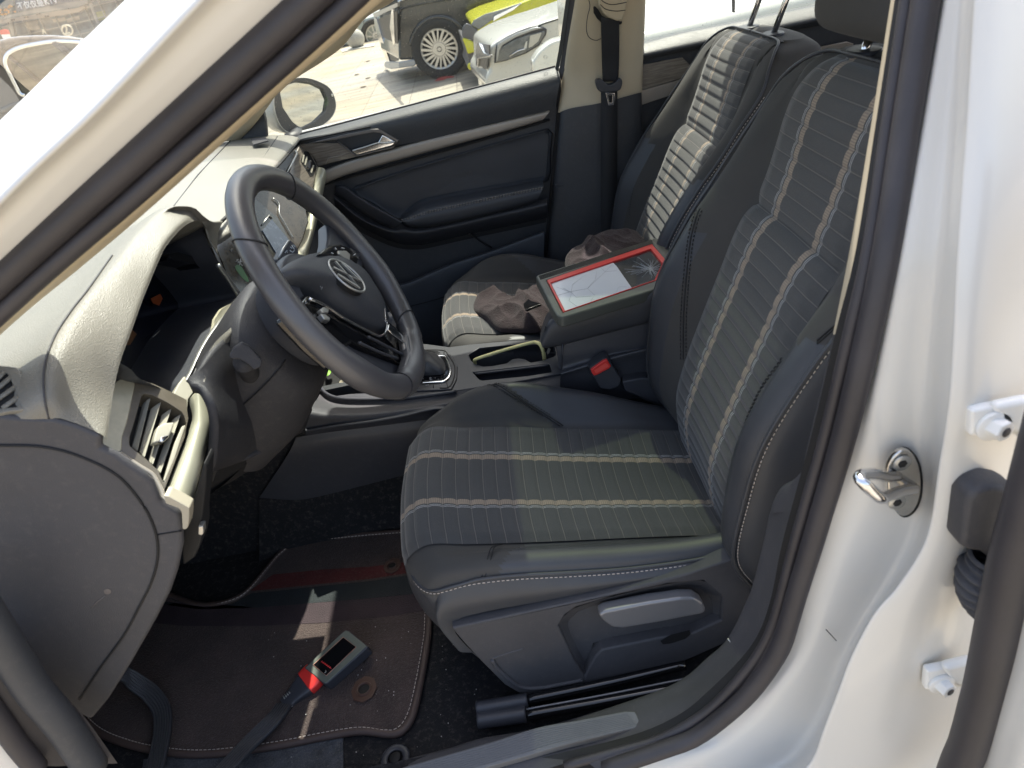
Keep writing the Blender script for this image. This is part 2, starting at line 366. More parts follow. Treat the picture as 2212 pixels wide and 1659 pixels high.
# ================================================================ SEATS
def make_seat(tf_c, tf_b, kind):
    """tf_c / tf_b: transforms of cushion and backrest space; returns part objects"""
    T = lambda L: [tf_c(A(p, float)) for p in L]
    TB = lambda L: [tf_b(A(p, float)) for p in L]
    st = lambda y, pr: [(x, y, z) for x, z in pr]
    K = 46
    mid = [(-.205, .12), (-.232, .18), (-.241, .25), (-.228, .300), (-.19, .321), (-.12, .300), (-.05, .281), (.03, .257), (.105, .236), (.19, .213), (.265, .193), (.32, .182)]
    edg = [(-.20, .12), (-.226, .18), (-.234, .25), (-.220, .300), (-.18, .322), (-.12, .306), (-.05, .291), (.03, .268), (.105, .247), (.19, .225), (.265, .203), (.32, .19)]
    farC = [(-.185, .12), (-.212, .18), (-.222, .245), (-.212, .292), (-.167, .319), (-.115, .345), (-.06, .352), (.0, .342), (.07, .313), (.14, .284), (.22, .243), (.30, .205)]
    farO = [(-.165, .12), (-.185, .18), (-.193, .24), (-.183, .275), (-.15, .296), (-.105, .315), (-.05, .322), (.0, .315), (.07, .29), (.14, .262), (.22, .225), (.30, .19)]
    farD = [(x+.005, min(z, .16)) for x, z in farO]
    nrI = [(-.195, .12), (-.220, .18), (-.229, .25), (-.216, .298), (-.178, .318), (-.12, .303), (-.05, .287), (.03, .270), (.105, .255), (.19, .237), (.265, .22), (.32, .21)]
    nrC = [(-.175, .12), (-.20, .18), (-.212, .245), (-.205, .288), (-.172, .316), (-.12, .315), (-.05, .306), (.03, .291), (.105, .277), (.19, .266), (.265, .262), (.32, .255)]
    nrS = [(-.145, .12), (-.166, .18), (-.180, .245), (-.178, .272), (-.152, .296), (-.105, .297), (-.05, .290), (.03, .274), (.105, .261), (.19, .253), (.265, .253), (.32, .25)]
    rows = [st(.232, farD), st(.228, farO), st(.20, farC), st(.172, [((a[0]+b[0])/2, (a[1]+b[1])/2-.002) for a, b in zip(farC, edg)]), st(.146, edg), st(.06, [(x-.004, z-.004) for x, z in mid]), st(-.06, [(x-.004, z-.004) for x, z in mid]),
            st(-.152, [(x, z-.001) for x, z in nrI]), st(-.185, nrC), st(-.208, [(.4*a[0]+.6*b[0], .4*a[1]+.6*b[1]+.008) for a, b in zip(nrC, nrS)]), st(-.217, nrS)]
    def fm(p, inv=None):
        q = p-tf_c(A([0., 0, 0])); y = q[1]
        if q[2] < .276 and q[0] < -.15: return 0
        if abs(y) < .14: return 1
        lim = -.075 if y > 0 else -.055
        if y > 0: return 0 if q[0] > -.06+(.22-y)*1.6 else 1
        return 0 if q[0] > lim+(y+.18)*.6 else 1
    seat = loft('front_seat', [T(r) for r in rows], [M_['leather'], M_['cloth']], CARROOT, rv=6, k=K*2, fm=fm)
    # skirt under the stitch line
    sk_t = T(st(-.219, nrS[1:])); low = [(-.150, .15), (-.163, .19), (-.165, .215), (-.152, .232), (-.105, .237), (-.05, .236), (.03, .235), (.105, .235), (.19, .235), (.265, .235), (.32, .235)]
    mdl = [((a[0]+b[0])/2-.012, (a[1]+b[1])/2) for a, b in zip(nrS[1:], low)]
    fr = [st(-.217, nrS[1:]), st(-.229, mdl), st(-.226, low)]
    loft('seat_skirt', [T(r) for r in fr], M_['leather'], seat, rv=5, k=60)
    # front skirt under the lip
    frs = [[(-.178, -.217, .262), (-.185, -.217, .20), (-.168, -.226, .19)]]
    if kind == 'driver':
        P = T([(x-.0005, -.2195, z-.001) for x, z in nrS[2:-1]])
        front = [(-.2255, -.11, .281), (-.2205, -.145, .283), (-.2105, -.178, .284), (-.197, -.199, .284), (-.178, -.214, .287), (-.155, -.2195, .2935), (-.13, -.2195, .2965)]
        dashes('white_stitching', T(front)+T([(x-.0005, -.2195, z-.001) for x, z in nrS[5:-1]]), M_['stitch'], seat, lift=(-.001, -.0025, -.003))
        tube('piping', T(front+[(x, -.2185, z+.0005) for x, z in nrS[5:-1]]), .0028, M_['leather'], seat, n=8, smp=80)
        # diagonal seam on the far bolster
        for dx in (0, .006):
            tube('seam', T([(-.070+dx, .222, .337), (-.055+dx, .205, .3535), (-.03+dx, .187, .338), (.0+dx, .170, .3165), (.035+dx, .156, .286), (.055+dx, .149, .267)]), .0012, M_['dstitch'], seat, n=6, smp=20)
        for dx in (-.004, .010):
            dashes('stitching', T([(-.070+dx, .222, .338), (-.055+dx, .205, .3545), (-.03+dx, .187, .340), (.0+dx, .170, .3185), (.035+dx, .156, .288)]), M_['dstitch'], seat, r=.0009, seg=.003)
        for dx in (0, .005):
            tube('seam', T([(-.075+dx, -.158, .298), (-.085+dx, -.18, .316), (-.095+dx, -.205, .309), (-.105+dx, -.2175, .298)]), .001, M_['dstitch'], seat, n=6, smp=16)
    # striped insert with quilting
    def insert(name, cols, par, start, N=210, rm=8, uo=(0, 1)):
        R = np.array([rs(c, N) for c in cols]); R = np.stack([crom(R[:, j], rm) for j in range(N)], 1)
        L = np.concatenate([[0], np.cumsum(np.linalg.norm(np.diff(R[R.shape[0]//2], axis=0), axis=1))])+start
        yl = R[:, :, 1]-YC
        dT = np.gradient(R, axis=1); dS = np.gradient(R, axis=0); nn = np.cross(dS, dT); nn /= np.linalg.norm(nn, axis=2)[..., None]+1e-9
        if nn[R.shape[0]//2, N//2] @ (CAM-R[R.shape[0]//2, N//2]) < 0: nn = -nn
        fr = np.abs((L/.0235) % 1-.5)*.0235   # distance from the seam
        g = .0023*(1-np.exp(-(fr/.0035)**2)) - .0005
        ew = np.clip((np.minimum(np.arange(R.shape[0]), np.arange(R.shape[0])[::-1]))/3., 0, 1)
        R = R+nn*(g[None, :, None]*ew[:, None, None]+.003*ew[:, None, None])
        m, n = R.shape[:2]; V = R.reshape(-1, 3); F = [(i*n+j, i*n+j+1, (i+1)*n+j+1, (i+1)*n+j) for i in range(m-1) for j in range(n-1)]
        uv = np.stack([(yl+uo[0])*uo[1], np.broadcast_to(L[None, :], yl.shape)], 2).reshape(-1, 2)
        return mesh(name, V, F, M_['insert'], par, True, uv)
    YC = tf_c(A([0., 0, 0]))[1]
    def up(L, d):
        L = [(L[2][0]*.55+L[3][0]*.45, L[2][1]*.55+L[3][1]*.45)]+list(L[3:])
        return [L[0]]+[(x-d*.3, z+d) for x, z in L]
    insert('seat_insert', [T(st(.148, up(edg, .002))), T(st(.10, up([((a[0]+b[0])/2, (a[1]+b[1])/2) for a, b in zip(mid, edg)], .002))), T(st(.0, up(mid, .002))), T(st(-.10, up([((a[0]+b[0])/2, (a[1]+b[1])/2) for a, b in zip(mid, nrI)], .003))), T(st(-.152, up(nrI, .002)))], seat, 0)
    # ---- backrest: closed rings by height
    tab = [(.15, .292, .00, .17, .222, .40), (.20, .287, .006, .195, .235, .41), (.28, .28, .035, .205, .245, .42), (.39, .318, .066, .212, .252, .45),
           (.485, .358, .084, .215, .254, .485), (.58, .404, .072, .212, .252, .525), (.64, .436, .055, .208, .250, .553), (.69, .456, .036, .203, .244, .575),
           (.755, .476, .012, .185, .228, .60), (.795, .492, .002, .168, .208, .612), (.82, .512, .0, .145, .18, .615), (.833, .54, .0, .115, .14, .605)]
    rings = []
    for z, fx, c, yc, yo, bx in tab:
        q = lambda x, y, dz=0: (x, y, z+dz)
        half = [(fx, 0), (fx, .06), (fx-.004, .13), (fx-c*.35, .155), (fx-c*.85, yc-.02), (fx-c, yc), (fx-c*.75, yo-.012), (fx-c*.3+.012, yo), (.5*fx+.5*bx, yo+.002), (bx-.015, yo-.012), (bx, yo-.05), (bx+.006, 0)]
        wn_ = 1.085 if kind == 'driver' else 1.0
        ring = half+[(x, -y*wn_) for x, y in half[-2:0:-1]]
        rings.append([tf_b(A([x, y, z+ (x-fx)*.0])) for x, y in ring])
    cl = lambda p: p
    def fmb(p):
        q = p; z = q[2]; y = q[1]-YC
        lim = .575-(.035 if abs(y) > .2 else 0)
        dz = tf_b(A([.3, 0, .2]))[2]-.2
        return 0 if (z-dz < .60-.35*max(0, .235-abs(y))*1.2 and abs(y) > .175) else 1
    br = loft('backrest', rings, [M_['leather'], M_['cloth']], seat, rv=6, k=110, closed_u=True, fm=fmb)
    
    # cap
    lastr = rs(rings[-1], 110, closed=True); c = lastr.mean(0)+A([0, 0, .004])
    V = list(lastr)+list(c+(lastr-c)*.6+A([0, 0, .003]))+[c+A([0, 0, .004])]; n = 110
    F = [(j, (j+1) % n, n+(j+1) % n, n+j) for j in range(n)]+[(n+j, n+(j+1) % n, 2*n) for j in range(n)]
    mesh('backrest_top', V, F, M_['cloth'], seat)
    prof = lambda dz0, dz1: [(z, fx) for z, fx, *_ in tab if dz0 <= z <= dz1]
    def col(y, zs, lift, edge=0):
        zz = [t[0] for t in tab]; xx = [t[1] for t in tab]
        out = []
        for z, l in zip(zs, lift):
            w = 1
            out.append((np.interp(z, zz, xx)-l-edge*.5, y*w, z))
        return out
    NE = .158 if kind == 'driver' else .138; UO = (.006, .0625/.069) if kind == 'driver' else (0, 1)
    zs = [.19, .24, .30, .38, .46, .53, .58, .615, .632]; lf = [.004, .005, .006, .008, .008, .010, .013, .012, -.001]
    lo = [TB(col(y, zs, lf, e)) for y, e in ((.138, .005), (.08, .003), (0, 0), (-.08, .003), (-NE, .005))]
    insert('back_insert', lo, seat, 0.006, 190, uo=UO)
    zs = [.634, .65, .68, .72, .755, .785, .805, .822, .831]; lf = [.0, .004, .004, .004, .004, .004, .004, .004, .001]
    hi = [TB([(p[0], p[1]*f, p[2]) for p, f in zip(col(y, zs, lf, e), [1, 1, 1, 1, 1, .98, .93, .86, .8])]) for y, e in ((.138, .004), (.08, .002), (0, 0), (-.08, .002), (-NE, .004))]
    insert('back_insert', hi, seat, 0.0, 90, uo=UO)
    # seams on the backrest bolsters
    for s in (1, -1):
        b1 = []
        for z, fx, c, yc, yo, bx in tab[1:8]:
            b1.append((fx-c*.80-.003, s*(yo-.012)*(1.085 if s < 0 and kind == 'driver' else 1), z))
        tube('piping', TB([(x-.001, y+s*.003, z) for x, y, z in b1]+[(.472, s*.226*(1.06 if s < 0 and kind == 'driver' else 1), .755), (.492, s*.204, .795), (.512, s*.176, .82), (.532, s*.14, .834), (.53, s*.07, .838), (.53, 0, .839)]), .0028, M_['leather'], seat, n=8, smp=90)
        # inner double seam
        a1 = [(.30, s*.150, .25), (.293, s*.157, .33), (.295, s*.168, .42), (.318, s*.177, .50), (.345, s*.184, .55)]
        for d in ((0, .007) if kind != 'driver' or s < 0 else ()):
            dashes('stitching', TB([(x-.004-d*.5, y+s*d, z) for x, y, z in a1]), M_['dstitch'], seat, r=.001)
        if s < 0 or kind != 'driver':
            dashes('white_stitching', TB([(x+.006, y-s*.0-(.003 if s < 0 else -.003), z) for x, y, z in b1]+[(.48, s*.2305, .755)]), M_['stitch'], seat)
    if kind == 'driver':
        sm1 = [(1476, 776), (1476, 700), (1479, 640), (1486, 560), (1493, 510), (1505, 466), (1513, 450)]
        tube('seam', drape(sm1, br, .0005, 40), .0014, M_['dstitch'], seat, n=6)
        for d in (-6, 6): dashes('stitching', drape([(a+d, b) for a, b in sm1], br, .0008, 40), M_['dstitch'], seat, r=.0011)
        sm2 = [(1765, 735), (1780, 722), (1800, 705), (1822, 690)]
        for d in (0, 7): 
            q_ = drape([(a, b+d) for a, b in sm2], br, .0008, 12)
            if len(q_) > 3: tube('seam', q_, .0012, M_['dstitch'], seat, n=6)
    # headrest posts, sockets
    for s in (1, -1):
        base = tf_b(A([.549, s*.07, .835])); ax = unit(tf_b(A([.60, s*.07, .98]))-base)
        so_ = [base+A([.0, 0, .006])+A([cos(a)*.021, sin(a)*.030, 0]) for a in np.linspace(0, 2*pi, 24, endpoint=False)]
        plate('post_socket', so_, (0, 0, -.010), M_['plastic_s'], seat, bevel=.003)
        tube('headrest_post', [base+ax*-.02, base+ax*(.03 if kind == 'driver' else .2)], .006, M_['chrome'], seat, n=14)
    hb = .018 if kind == 'driver' else .19
    base = tf_b(A([.549, 0, .835])); ax = unit(tf_b(A([.60, 0, .98]))-base); fw = A([-1, 0, .3]); fw = unit(fw-ax*(fw@ax))
    c0 = base+ax*hb
    rr = []
    for h, wy, dx in ((0, .085, .03), (.006, .13, .05), (.03, .148, .062), (.09, .15, .064), (.14, .125, .05), (.165, .09, .035), (.172, .04, .015)):
        rr.append([c0+ax*h+A([0, 1, 0])*wy*np.sign(cos(a))*abs(cos(a))**.6+fw*(dx*np.sign(sin(a))*abs(sin(a))**.7+.018) for a in np.linspace(0, 2*pi, 36, endpoint=False)])
    rr = [[rr[0][0]*0+np.mean(rr[0], axis=0)]*36]+rr
    loft('headrest', rr, M_['cloth'], seat, rv=4, closed_u=True)
    return seat
drv = make_seat(lambda p: p, lambda p: p, 'driver')
drv['label'] = 'driver seat nearest the open door, dark striped cloth and leather'
_a = radians(4.5)
def tfb2(p):
    q = p+A([.055, .72, -.035]); o = A([.345, .72, .165]); d = q-o
    return o+A([d[0]*cos(_a)+d[2]*sin(_a), d[1], -d[0]*sin(_a)+d[2]*cos(_a)])
psg = make_seat(lambda p: p+A([.055, .72, -.035]), tfb2, 'passenger')
psg['label'] = 'passenger seat on the far side of the console'
# ---- side shield of the driver seat
SY = -.238
out = [(975, 1357), (1100, 1330), (1290, 1290), (1400, 1262), (1500, 1236), (1560, 1215), (1640, 1190), (1720, 1165), (1740, 1240), (1700, 1310), (1660, 1350), (1600, 1375), (1500, 1420), (1400, 1462), (1300, 1490), (1230, 1505), (1180, 1510), (1130, 1503), (1090, 1480), (1040, 1430), (1000, 1387)]
rec = [(1207, 1352), (1222, 1328), (1245, 1312), (1330, 1287), (1440, 1262), (1520, 1255), (1560, 1290), (1558, 1340), (1500, 1367), (1430, 1377), (1300, 1404), (1284, 1420), (1263, 1462), (1240, 1425)]
sh = plate('side_shield', LY(out, SY), (0, .03, 0), M_['plastic_g'], drv, bevel=.007, seg=4, holes=[LY(rec, SY)])
plate('shield_recess', [p+A([0, .018, 0]) for p in LY(rs(rec, 40, closed=True), SY)], (0, .01, 0), M_['plastic_g'], drv)
# sloping pocket faces inside the recess
ca = A(rec, float).mean(0)
r1 = LY(rs(rec, 60, closed=True), SY+.004); r2 = [Y(*(ca+(A(q)-ca)*.86), SY+.020) for q in rs(rec, 60, closed=True)]
loft('recess_wall', [r1, r2], M_['plastic_g'], drv, rv=1, closed_u=True)
em = [(1063, 1424), (1075, 1418), (1130, 1401)]
em2 = [(1063, 1424), (1075, 1443), (1105, 1470), (1125, 1483), (1160, 1486), (1220, 1476), (1258, 1468)]
tube('shield_ridge', LY(em2, SY-.0005), .0035, M_['plastic_g'], drv, smp=40, n=10)
tube('shield_ridge', LY(em, SY+.0005), .002, M_['plastic_g'], drv, smp=20, n=8)
slot = [(1427, 1385), (1450, 1372), (1490, 1362), (1492, 1370), (1480, 1380), (1450, 1390), (1432, 1392)]
plate('lever_slot', LY(slot, SY-.0015), (0, .001, 0), M_['black'], drv)
lev = [(1293, 1330), (1305, 1322), (1340, 1315), (1400, 1303), (1470, 1293), (1500, 1293), (1517, 1303), (1526, 1320), (1518, 1327), (1470, 1336), (1420, 1346), (1345, 1358), (1322, 1356), (1306, 1345)]
M_['levergrey'] = mat('lever_grey', (.20, .20, .21), .28, .4, var=.05)
plate('height_lever', LY(rs(lev, 80, sm=False, closed=True), SY-.014), (0, .02, 0), M_['levergrey'], drv, bevel=.006, seg=4)
# rear hinge cover beside the backrest
# ---- seat rails
rail = lambda L, r, m, z: tube('seat_rail', LZ(L, z), r, m, drv, n=12, smp=20)
rail([(1030, 1530), (1140, 1512)], .011, M_['plastic_s'], .045)
rail([(1033, 1556), (1137, 1541)], .014, M_['plastic_s'], .035)
rail([(1137, 1512), (1300, 1478), (1480, 1436)], .008, M_['gloss'], .045)
rail([(1137, 1545), (1300, 1516), (1480, 1482)], .010, M_['gloss'], .035)
rail([(1137, 1532), (1300, 1502), (1480, 1466)], .0016, M_['levergrey'], .047)  # highlight along the glossy rail, painted as a thin pale tube
# ================================================================ BODY OPENING (near side)
def curveYS(L, y0, n=None, sl=.42):
    P = [YS(a, b, y0, sl) for a, b in L]
    return rs(P, n) if n else P
# --- inner curves in picture order: from the front-low corner round the sill up the rear post
groove_px = [(1270, 1653), (1403, 1613), (1475, 1588), (1575, 1515), (1635, 1440), (1675, 1360), (1708, 1250), (1751, 1106), (1791, 970), (1835, 793), (1888, 553), (1930, 270), (1971, 0), (2010, -260)]
outer_px = [(1340, 1672), (1475, 1621), (1541, 1590), (1608, 1533), (1658, 1480), (1708, 1406), (1741, 1293), (1775, 1190), (1800, 1106), (1841, 970), (1875, 840), (1938, 553), (1985, 280), (2031, 0), (2075, -260)]
inner_px = [(1170, 1655), (1370, 1606), (1475, 1560), (1541, 1506), (1608, 1440), (1648, 1383), (1675, 1306), (1695, 1206), (1722, 1106), (1768, 940), (1821, 720), (1863, 553), (1908, 270), (1950, 0), (1990, -260)]
# full loop continues outside the picture: front leg of the opening
def lowfront(y0):  # world points in front of the visible sill
    return []
gi = curveYS(inner_px, -.395); gg = curveYS(groove_px, -.412); go = curveYS(outer_px, -.425)
# front legs (left lower corner of the picture) and the A pillar
fl_in = [(250, 1659), (173, 1553), (100, 1480), (50, 1410), (0, 1335), (-70, 1225)]
fl_gr = [(117, 1659), (60, 1555), (0, 1445), (-70, 1330)]
fl_out = [(80, 1659), (40, 1612), (0, 1556), (-70, 1460)]
SEAL = M_['rubber']
# bottom sill in world: straight between the two ends
def sill_join(a, b, n=4): return [A(a)+(A(b)-A(a))*t for t in np.linspace(0, 1, n+2)[1:-1]]
fi = curveYS(fl_in, -.395); fg = curveYS(fl_gr, -.412); fo = curveYS(fl_out, -.425)
# A pillar legs (near); measured on the leaning side surface
ap_gr = curveYS([(-260, 830), (0, 640), (330, 330), (560, 130), (700, 10), (900, -160)], -.30, sl=.0)
ap_in = curveYS([(-260, 875), (0, 692), (160, 553), (400, 330), (600, 160), (748, 30), (960, -150)], -.285, sl=.0)
ap_o = curveYS([(-300, 810), (0, 575), (190, 410), (400, 222), (633, 0), (800, -150)], -.315, sl=.0)
def closing(a, b, bend): return [A(a)*.5+A(b)*.5+A(bend)]
# seal tubes
r0 = .0115
tube('door_seal', (A(rs(gg, 70))+A(rs(go, 70)))/2, .0112, SEAL, CARROOT, n=14, flat=(1., 1.), upv=(0, 1, 0))
tube('door_seal_lip', (A(rs(gi, 70))+A(rs(gg, 70)))/2, .0062, SEAL, CARROOT, n=14, upv=(0, 1, 0))
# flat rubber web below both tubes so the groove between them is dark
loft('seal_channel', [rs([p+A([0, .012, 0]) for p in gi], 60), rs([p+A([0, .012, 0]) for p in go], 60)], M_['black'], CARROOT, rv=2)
loft('seal_body', [rs([p+A([0, .004, 0]) for p in gg], 60), rs([A(p)*.5+A(q)*.5+A([0, -.006, 0]) for p, q in zip(rs(gg, 60), rs(go, 60))], 60), rs(go, 60)], SEAL, CARROOT, rv=3)
# front-low seal
tube('door_seal', rs(fo, 20), .012, SEAL, CARROOT, n=12, upv=(0, 1, 0)); tube('door_seal_lip', [a*.6+b*.4 for a, b in zip(rs(fi, 20), rs(fg, 20))], .019, M_['plastic'], CARROOT, n=12, upv=(0, 1, 0))
loft('seal_channel', [rs([p+A([0, .006, 0]) for p in fi], 20), rs([p+A([0, .002, 0]) for p in fg], 20), rs([p+A([0, .004, 0]) for p in fo], 20)], SEAL, CARROOT, rv=2)
loft('wing_flange', [rs(fo, 20), [p+A([-.025, -.012, -.006]) for p in rs(fo, 20)], [p+A([-.09, -.02, -.02]) for p in rs(fo, 20)]], M_['white'], CARROOT, rv=3)
# --- sill trim and rear-post trim (dark)
tri_in = [(650, 1700), (803, 1659), (970, 1616), (1037, 1595), (1137, 1578), (1237, 1553), (1400, 1500), (1475, 1466), (1525, 1423), (1571, 1380), (1615, 1293), (1635, 1233), (1655, 1150), (1664, 1106), (1731, 1030)]
ti = LY(tri_in[:-1], -.318)
tm = [YS(a, b, -.345) for a, b in [(700, 1715), (860, 1675), (1010, 1637), (1090, 1618), (1190, 1598), (1290, 1568), (1425, 1520), (1500, 1482), (1550, 1440), (1595, 1390), (1635, 1310), (1655, 1245), (1677, 1160), (1690, 1106)]]
tl = [YS(a, b, -.385) for a, b in [(820, 1760), (970, 1720), (1120, 1680), (1200, 1655), (1290, 1630), (1370, 1606), (1475, 1560), (1541, 1506), (1590, 1460), (1640, 1398), (1675, 1306), (1695, 1206), (1710, 1150), (1722, 1106)]]
loft('sill_trim', [rs([p+A([0, .012, -.05]) for p in ti], 60), rs(ti, 60), rs([p+A([0, 0, .001]) for p in tm], 60), rs(tl, 60)], M_['plastic_g'], CARROOT, rv=5)
# split line between the sill trim and the post trim
tube('trim_gap', [YS(a, b, yy)+A([0, -.0015, .001]) for a, b, yy in [(1571, 1378, -.325), (1588, 1400, -.335), (1605, 1428, -.345), (1618, 1445, -.36)]], .0012, M_['satin'], CARROOT, n=6, smp=14)
# upright lower trim of the rear post
po_in = [(1664, 1106), (1675, 1073), (1695, 1046), (1731, 1033), (1742, 985), (1768, 873), (1790, 780), (1803, 722)]
po_a = [(1690, 1106), (1705, 1060), (1722, 1030), (1745, 1000), (1760, 940), (1785, 850), (1800, 785), (1811, 722)]
po_o = [(1722, 1106), (1735, 1060), (1745, 1025), (1757, 985), (1772, 925), (1792, 840), (1807, 780), (1822, 718)]
loft('rear_post_lower_trim', [[Y(a, b, -.322)+A([.04, .012, 0]) for a, b in po_in], [YS(a, b, -.322) for a, b in po_in], [YS(a, b, -.345) for a, b in po_a], [YS(a, b, -.387) for a, b in po_o]], M_['plastic_g'], CARROOT, rv=4, k=50)
cr_l = [(1803, 719), (1836, 553), (1882, 290), (1928, 0), (1970, -260)]; cr_r = [(1821, 726), (1860, 553), (1905, 280), (1951, 0), (1992, -260)]
loft('rear_post_cream_trim', [[YS(a, b, -.345)+A([.04, .012, 0]) for a, b in cr_l], [YS(a, b, -.345) for a, b in cr_l], [YS(a*.5+c*.5, b*.5+d*.5, -.37) for (a, b), (c, d) in zip(cr_l, cr_r)], [YS(a, b, -.39) for a, b in cr_r]], M_['cream'], CARROOT, rv=4, k=40)
# ribbed sill plate
def sillpt(u, v): 
    return YS(u, v, -.352)+A([0, -.0, .004])
pl = [(795, 1684), (900, 1648), (1060, 1602), (1163, 1570), (1260, 1553), (1357, 1534), (1372, 1536), (1384, 1562), (1380, 1571), (1290, 1592), (1200, 1614), (1120, 1638), (1000, 1672), (880, 1700)]
plc = LY(pl, -.352)
def onz(u, v): # sill plane: slightly inclined
    o = YS(1200, 1590, -.35); n = unit(A([-.10, -.28, 1.])); return PN(u, v, o+A([0, 0, .006]), n)
p0 = [onz(*q) for q in rs(pl, 50, closed=True)]
plate('sill_plate', p0, (0, 0, -.012), mat('sill_plate_grey', (.11, .112, .118), .45, var=.1, dirt=.2), CARROOT, bevel=.002)
nrib = 9
ra = rs([(790, 1686), (900, 1651), (1060, 1606), (1163, 1575), (1260, 1558), (1354, 1539)], 30); rb = rs([(870, 1700), (1000, 1668), (1120, 1634), (1200, 1609), (1290, 1587), (1376, 1567)], 30)
PRT = []
for k in range(nrib):
    t = (k+.5)/nrib; L = [onz(*(a*(1-t)+b*t))+A([0, 0, .0012]) for a, b in zip(ra, rb)]
    V = []; F = []
    for p in L: V += [p+A([0, -.0016, -.002]), p+A([0, 0, .0006]), p+A([0, .0016, -.002])]
    for i in range(len(L)-1):
        for j in (0, 1): F.append((3*i+j, 3*i+j+1, 3*i+4+j, 3*i+3+j))
    PRT.append((V, F))
join_raw('sill_plate_ribs', PRT, [bpy.data.materials['sill_plate_grey']], CARROOT)
# --- white jamb panels
W_ = M_['white']
j0 = outer_px
def JY(L, y0): return [YS(a, b, y0, .42) for a, b in L]
# rows from the seal outwards
row_a = JY([(1340, 1668), (1475, 1619), (1541, 1588), (1608, 1531), (1658, 1478), (1708, 1404), (1741, 1291), (1775, 1188), (1800, 1104), (1841, 968), (1875, 838), (1938, 551), (1985, 280), (2031, 0), (2075, -260)], -.415)
row_b = JY([(1400, 1700), (1520, 1640), (1590, 1605), (1650, 1550), (1700, 1480), (1745, 1410), (1790, 1300), (1830, 1190), (1860, 1110), (1885, 970), (1903, 840), (1952, 551), (1998, 280), (2043, 0), (2088, -260)], -.428)
row_d = JY([(1500, 1735), (1600, 1690), (1685, 1650), (1735, 1600), (1780, 1530), (1812, 1450), (1862, 1350), (1912, 1268), (1972, 1150), (1996, 1000), (2003, 840), (2030, 551), (2056, 280), (2082, 0), (2112, -260)], -.440)
row_e = JY([(1560, 1760), (1640, 1715), (1720, 1668), (1765, 1610), (1812, 1500), (1840, 1420), (1888, 1332), (1939, 1268), (2000, 1160), (2026, 1000), (2046, 840), (2060, 551), (2080, 280), (2098, 0), (2120, -260)], -.478)
row_f = JY([(1590, 1770), (1670, 1722), (1760, 1660), (1790, 1580), (1830, 1470), (1856, 1408), (1900, 1322), (1950, 1262), (2008, 1160), (2035, 1000), (2058, 840), (2074, 551), (2094, 280), (2112, 0), (2135, -260)], -.490)
row_g = JY([(1750, 1790), (1830, 1730), (1890, 1680), (1930, 1590), (1960, 1480), (1990, 1410), (2010, 1330), (2040, 1262), (2080, 1160), (2100, 1000), (2120, 840), (2130, 551), (2150, 280), (2165, 0), (2180, -260)], -.492)
row_h = JY([(1920, 1800), (1990, 1750), (2020, 1690), (2040, 1600), (2062, 1490), (2085, 1410), (2105, 1330), (2130, 1262), (2150, 1160), (2175, 1000), (2200, 840), (2230, 551), (2250, 280), (2270, 0), (2280, -260)], -.470)
row_i = JY([(2000, 1810), (2060, 1750), (2110, 1690), (2130, 1600), (2150, 1490), (2170, 1410), (2185, 1330), (2200, 1262), (2230, 1160), (2260, 1000), (2290, 840), (2330, 551), (2350, 280), (2370, 0), (2390, -260)], -.44)
loft('door_jamb', [row_a, row_b, row_d, row_e, row_f, row_g, row_h, row_i], W_, CARROOT, rv=6, k=120)
# fine scratch on the jamb
tube('paint_scratch', [YS(a, b, -.4375)+A([0, -.0005, 0]) for a, b in [(1784, 1359), (1795, 1371), (1806, 1383)]], .0006, M_['rubber'], CARROOT, n=5)
# --- rear door edge: hinges, wiring boot, seal, skin
HW = mat('hinge_white', (.74, .74, .72), .35, var=.02)
def hinge(bx, ur, bolt, arm, y0):
    pp = [YS(a, b, y0) for a, b in bx]
    h = plate('rear_door_hinge', pp, (0, .010, 0), HW, CARROOT, bevel=.003, seg=3)
    plate('hinge_arm', [YS(a, b, y0-.004) for a, b in arm], (0, .012, 0), HW, h, bevel=.005, seg=3)
    c = YS(*bolt, y0)
    cyl('hinge_washer', c, (0, -1, 0), .0135, .004, HW, h); 
    d = unit(A([.25, -1, .05])); V, F = cylraw(c, d, .0095, .013, 6, .0088); o = mesh('hinge_bolt', V, F, HW, h, False); mod_bevel(o, .0012)
    cyl('bolt_socket', c+d*.0132, d, .0042, .0004, M_['plastic_g'], h, n=12)
hinge([(2100, 888), (2212, 868), (2250, 862), (2250, 935), (2200, 940), (2096, 944)], 0, (2142, 917), [(2150, 880), (2212, 867), (2330, 850), (2330, 1000), (2260, 985), (2212, 955), (2180, 930), (2160, 925)], -.502)
hinge([(2003, 1451), (2105, 1432), (2118, 1440), (2100, 1480), (2055, 1492), (1999, 1492)], 0, (2031, 1474), [(2040, 1446), (2105, 1430), (2118, 1436), (2108, 1513), (2080, 1488), (2060, 1480)], -.502)
# wiring boot
wb = [(2077, 1176), (2090, 1085), (2108, 1060), (2145, 1050), (2190, 1058), (2212, 1070), (2215, 1120), (2200, 1230), (2160, 1228), (2122, 1195), (2096, 1192), (2080, 1184)]
bt = plate('wiring_boot', [YS(a, b, -.515) for a, b in wb], (0, .03, 0), M_['plastic_g'], CARROOT, bevel=.006, seg=3)
bl = [(2150, 1200), (2143, 1220), (2135, 1238), (2131, 1255), (2132, 1270), (2139, 1286), (2152, 1300), (2170, 1312), (2190, 1318)]
Q = rs([YS(a, b, -.512) for a, b in bl], 90); T_ = frame_on(Q, False); V = []; F = []
for i, q in enumerate(Q):
    r = (.0225 if i > 12 else .018)+.0036*sin(i*2*pi/8); s = unit(np.cross(T_[i], (0, 1., 0))); w = np.cross(s, T_[i])
    for k in range(18): V.append(q+s*r*cos(2*pi*k/18)+w*r*sin(2*pi*k/18))
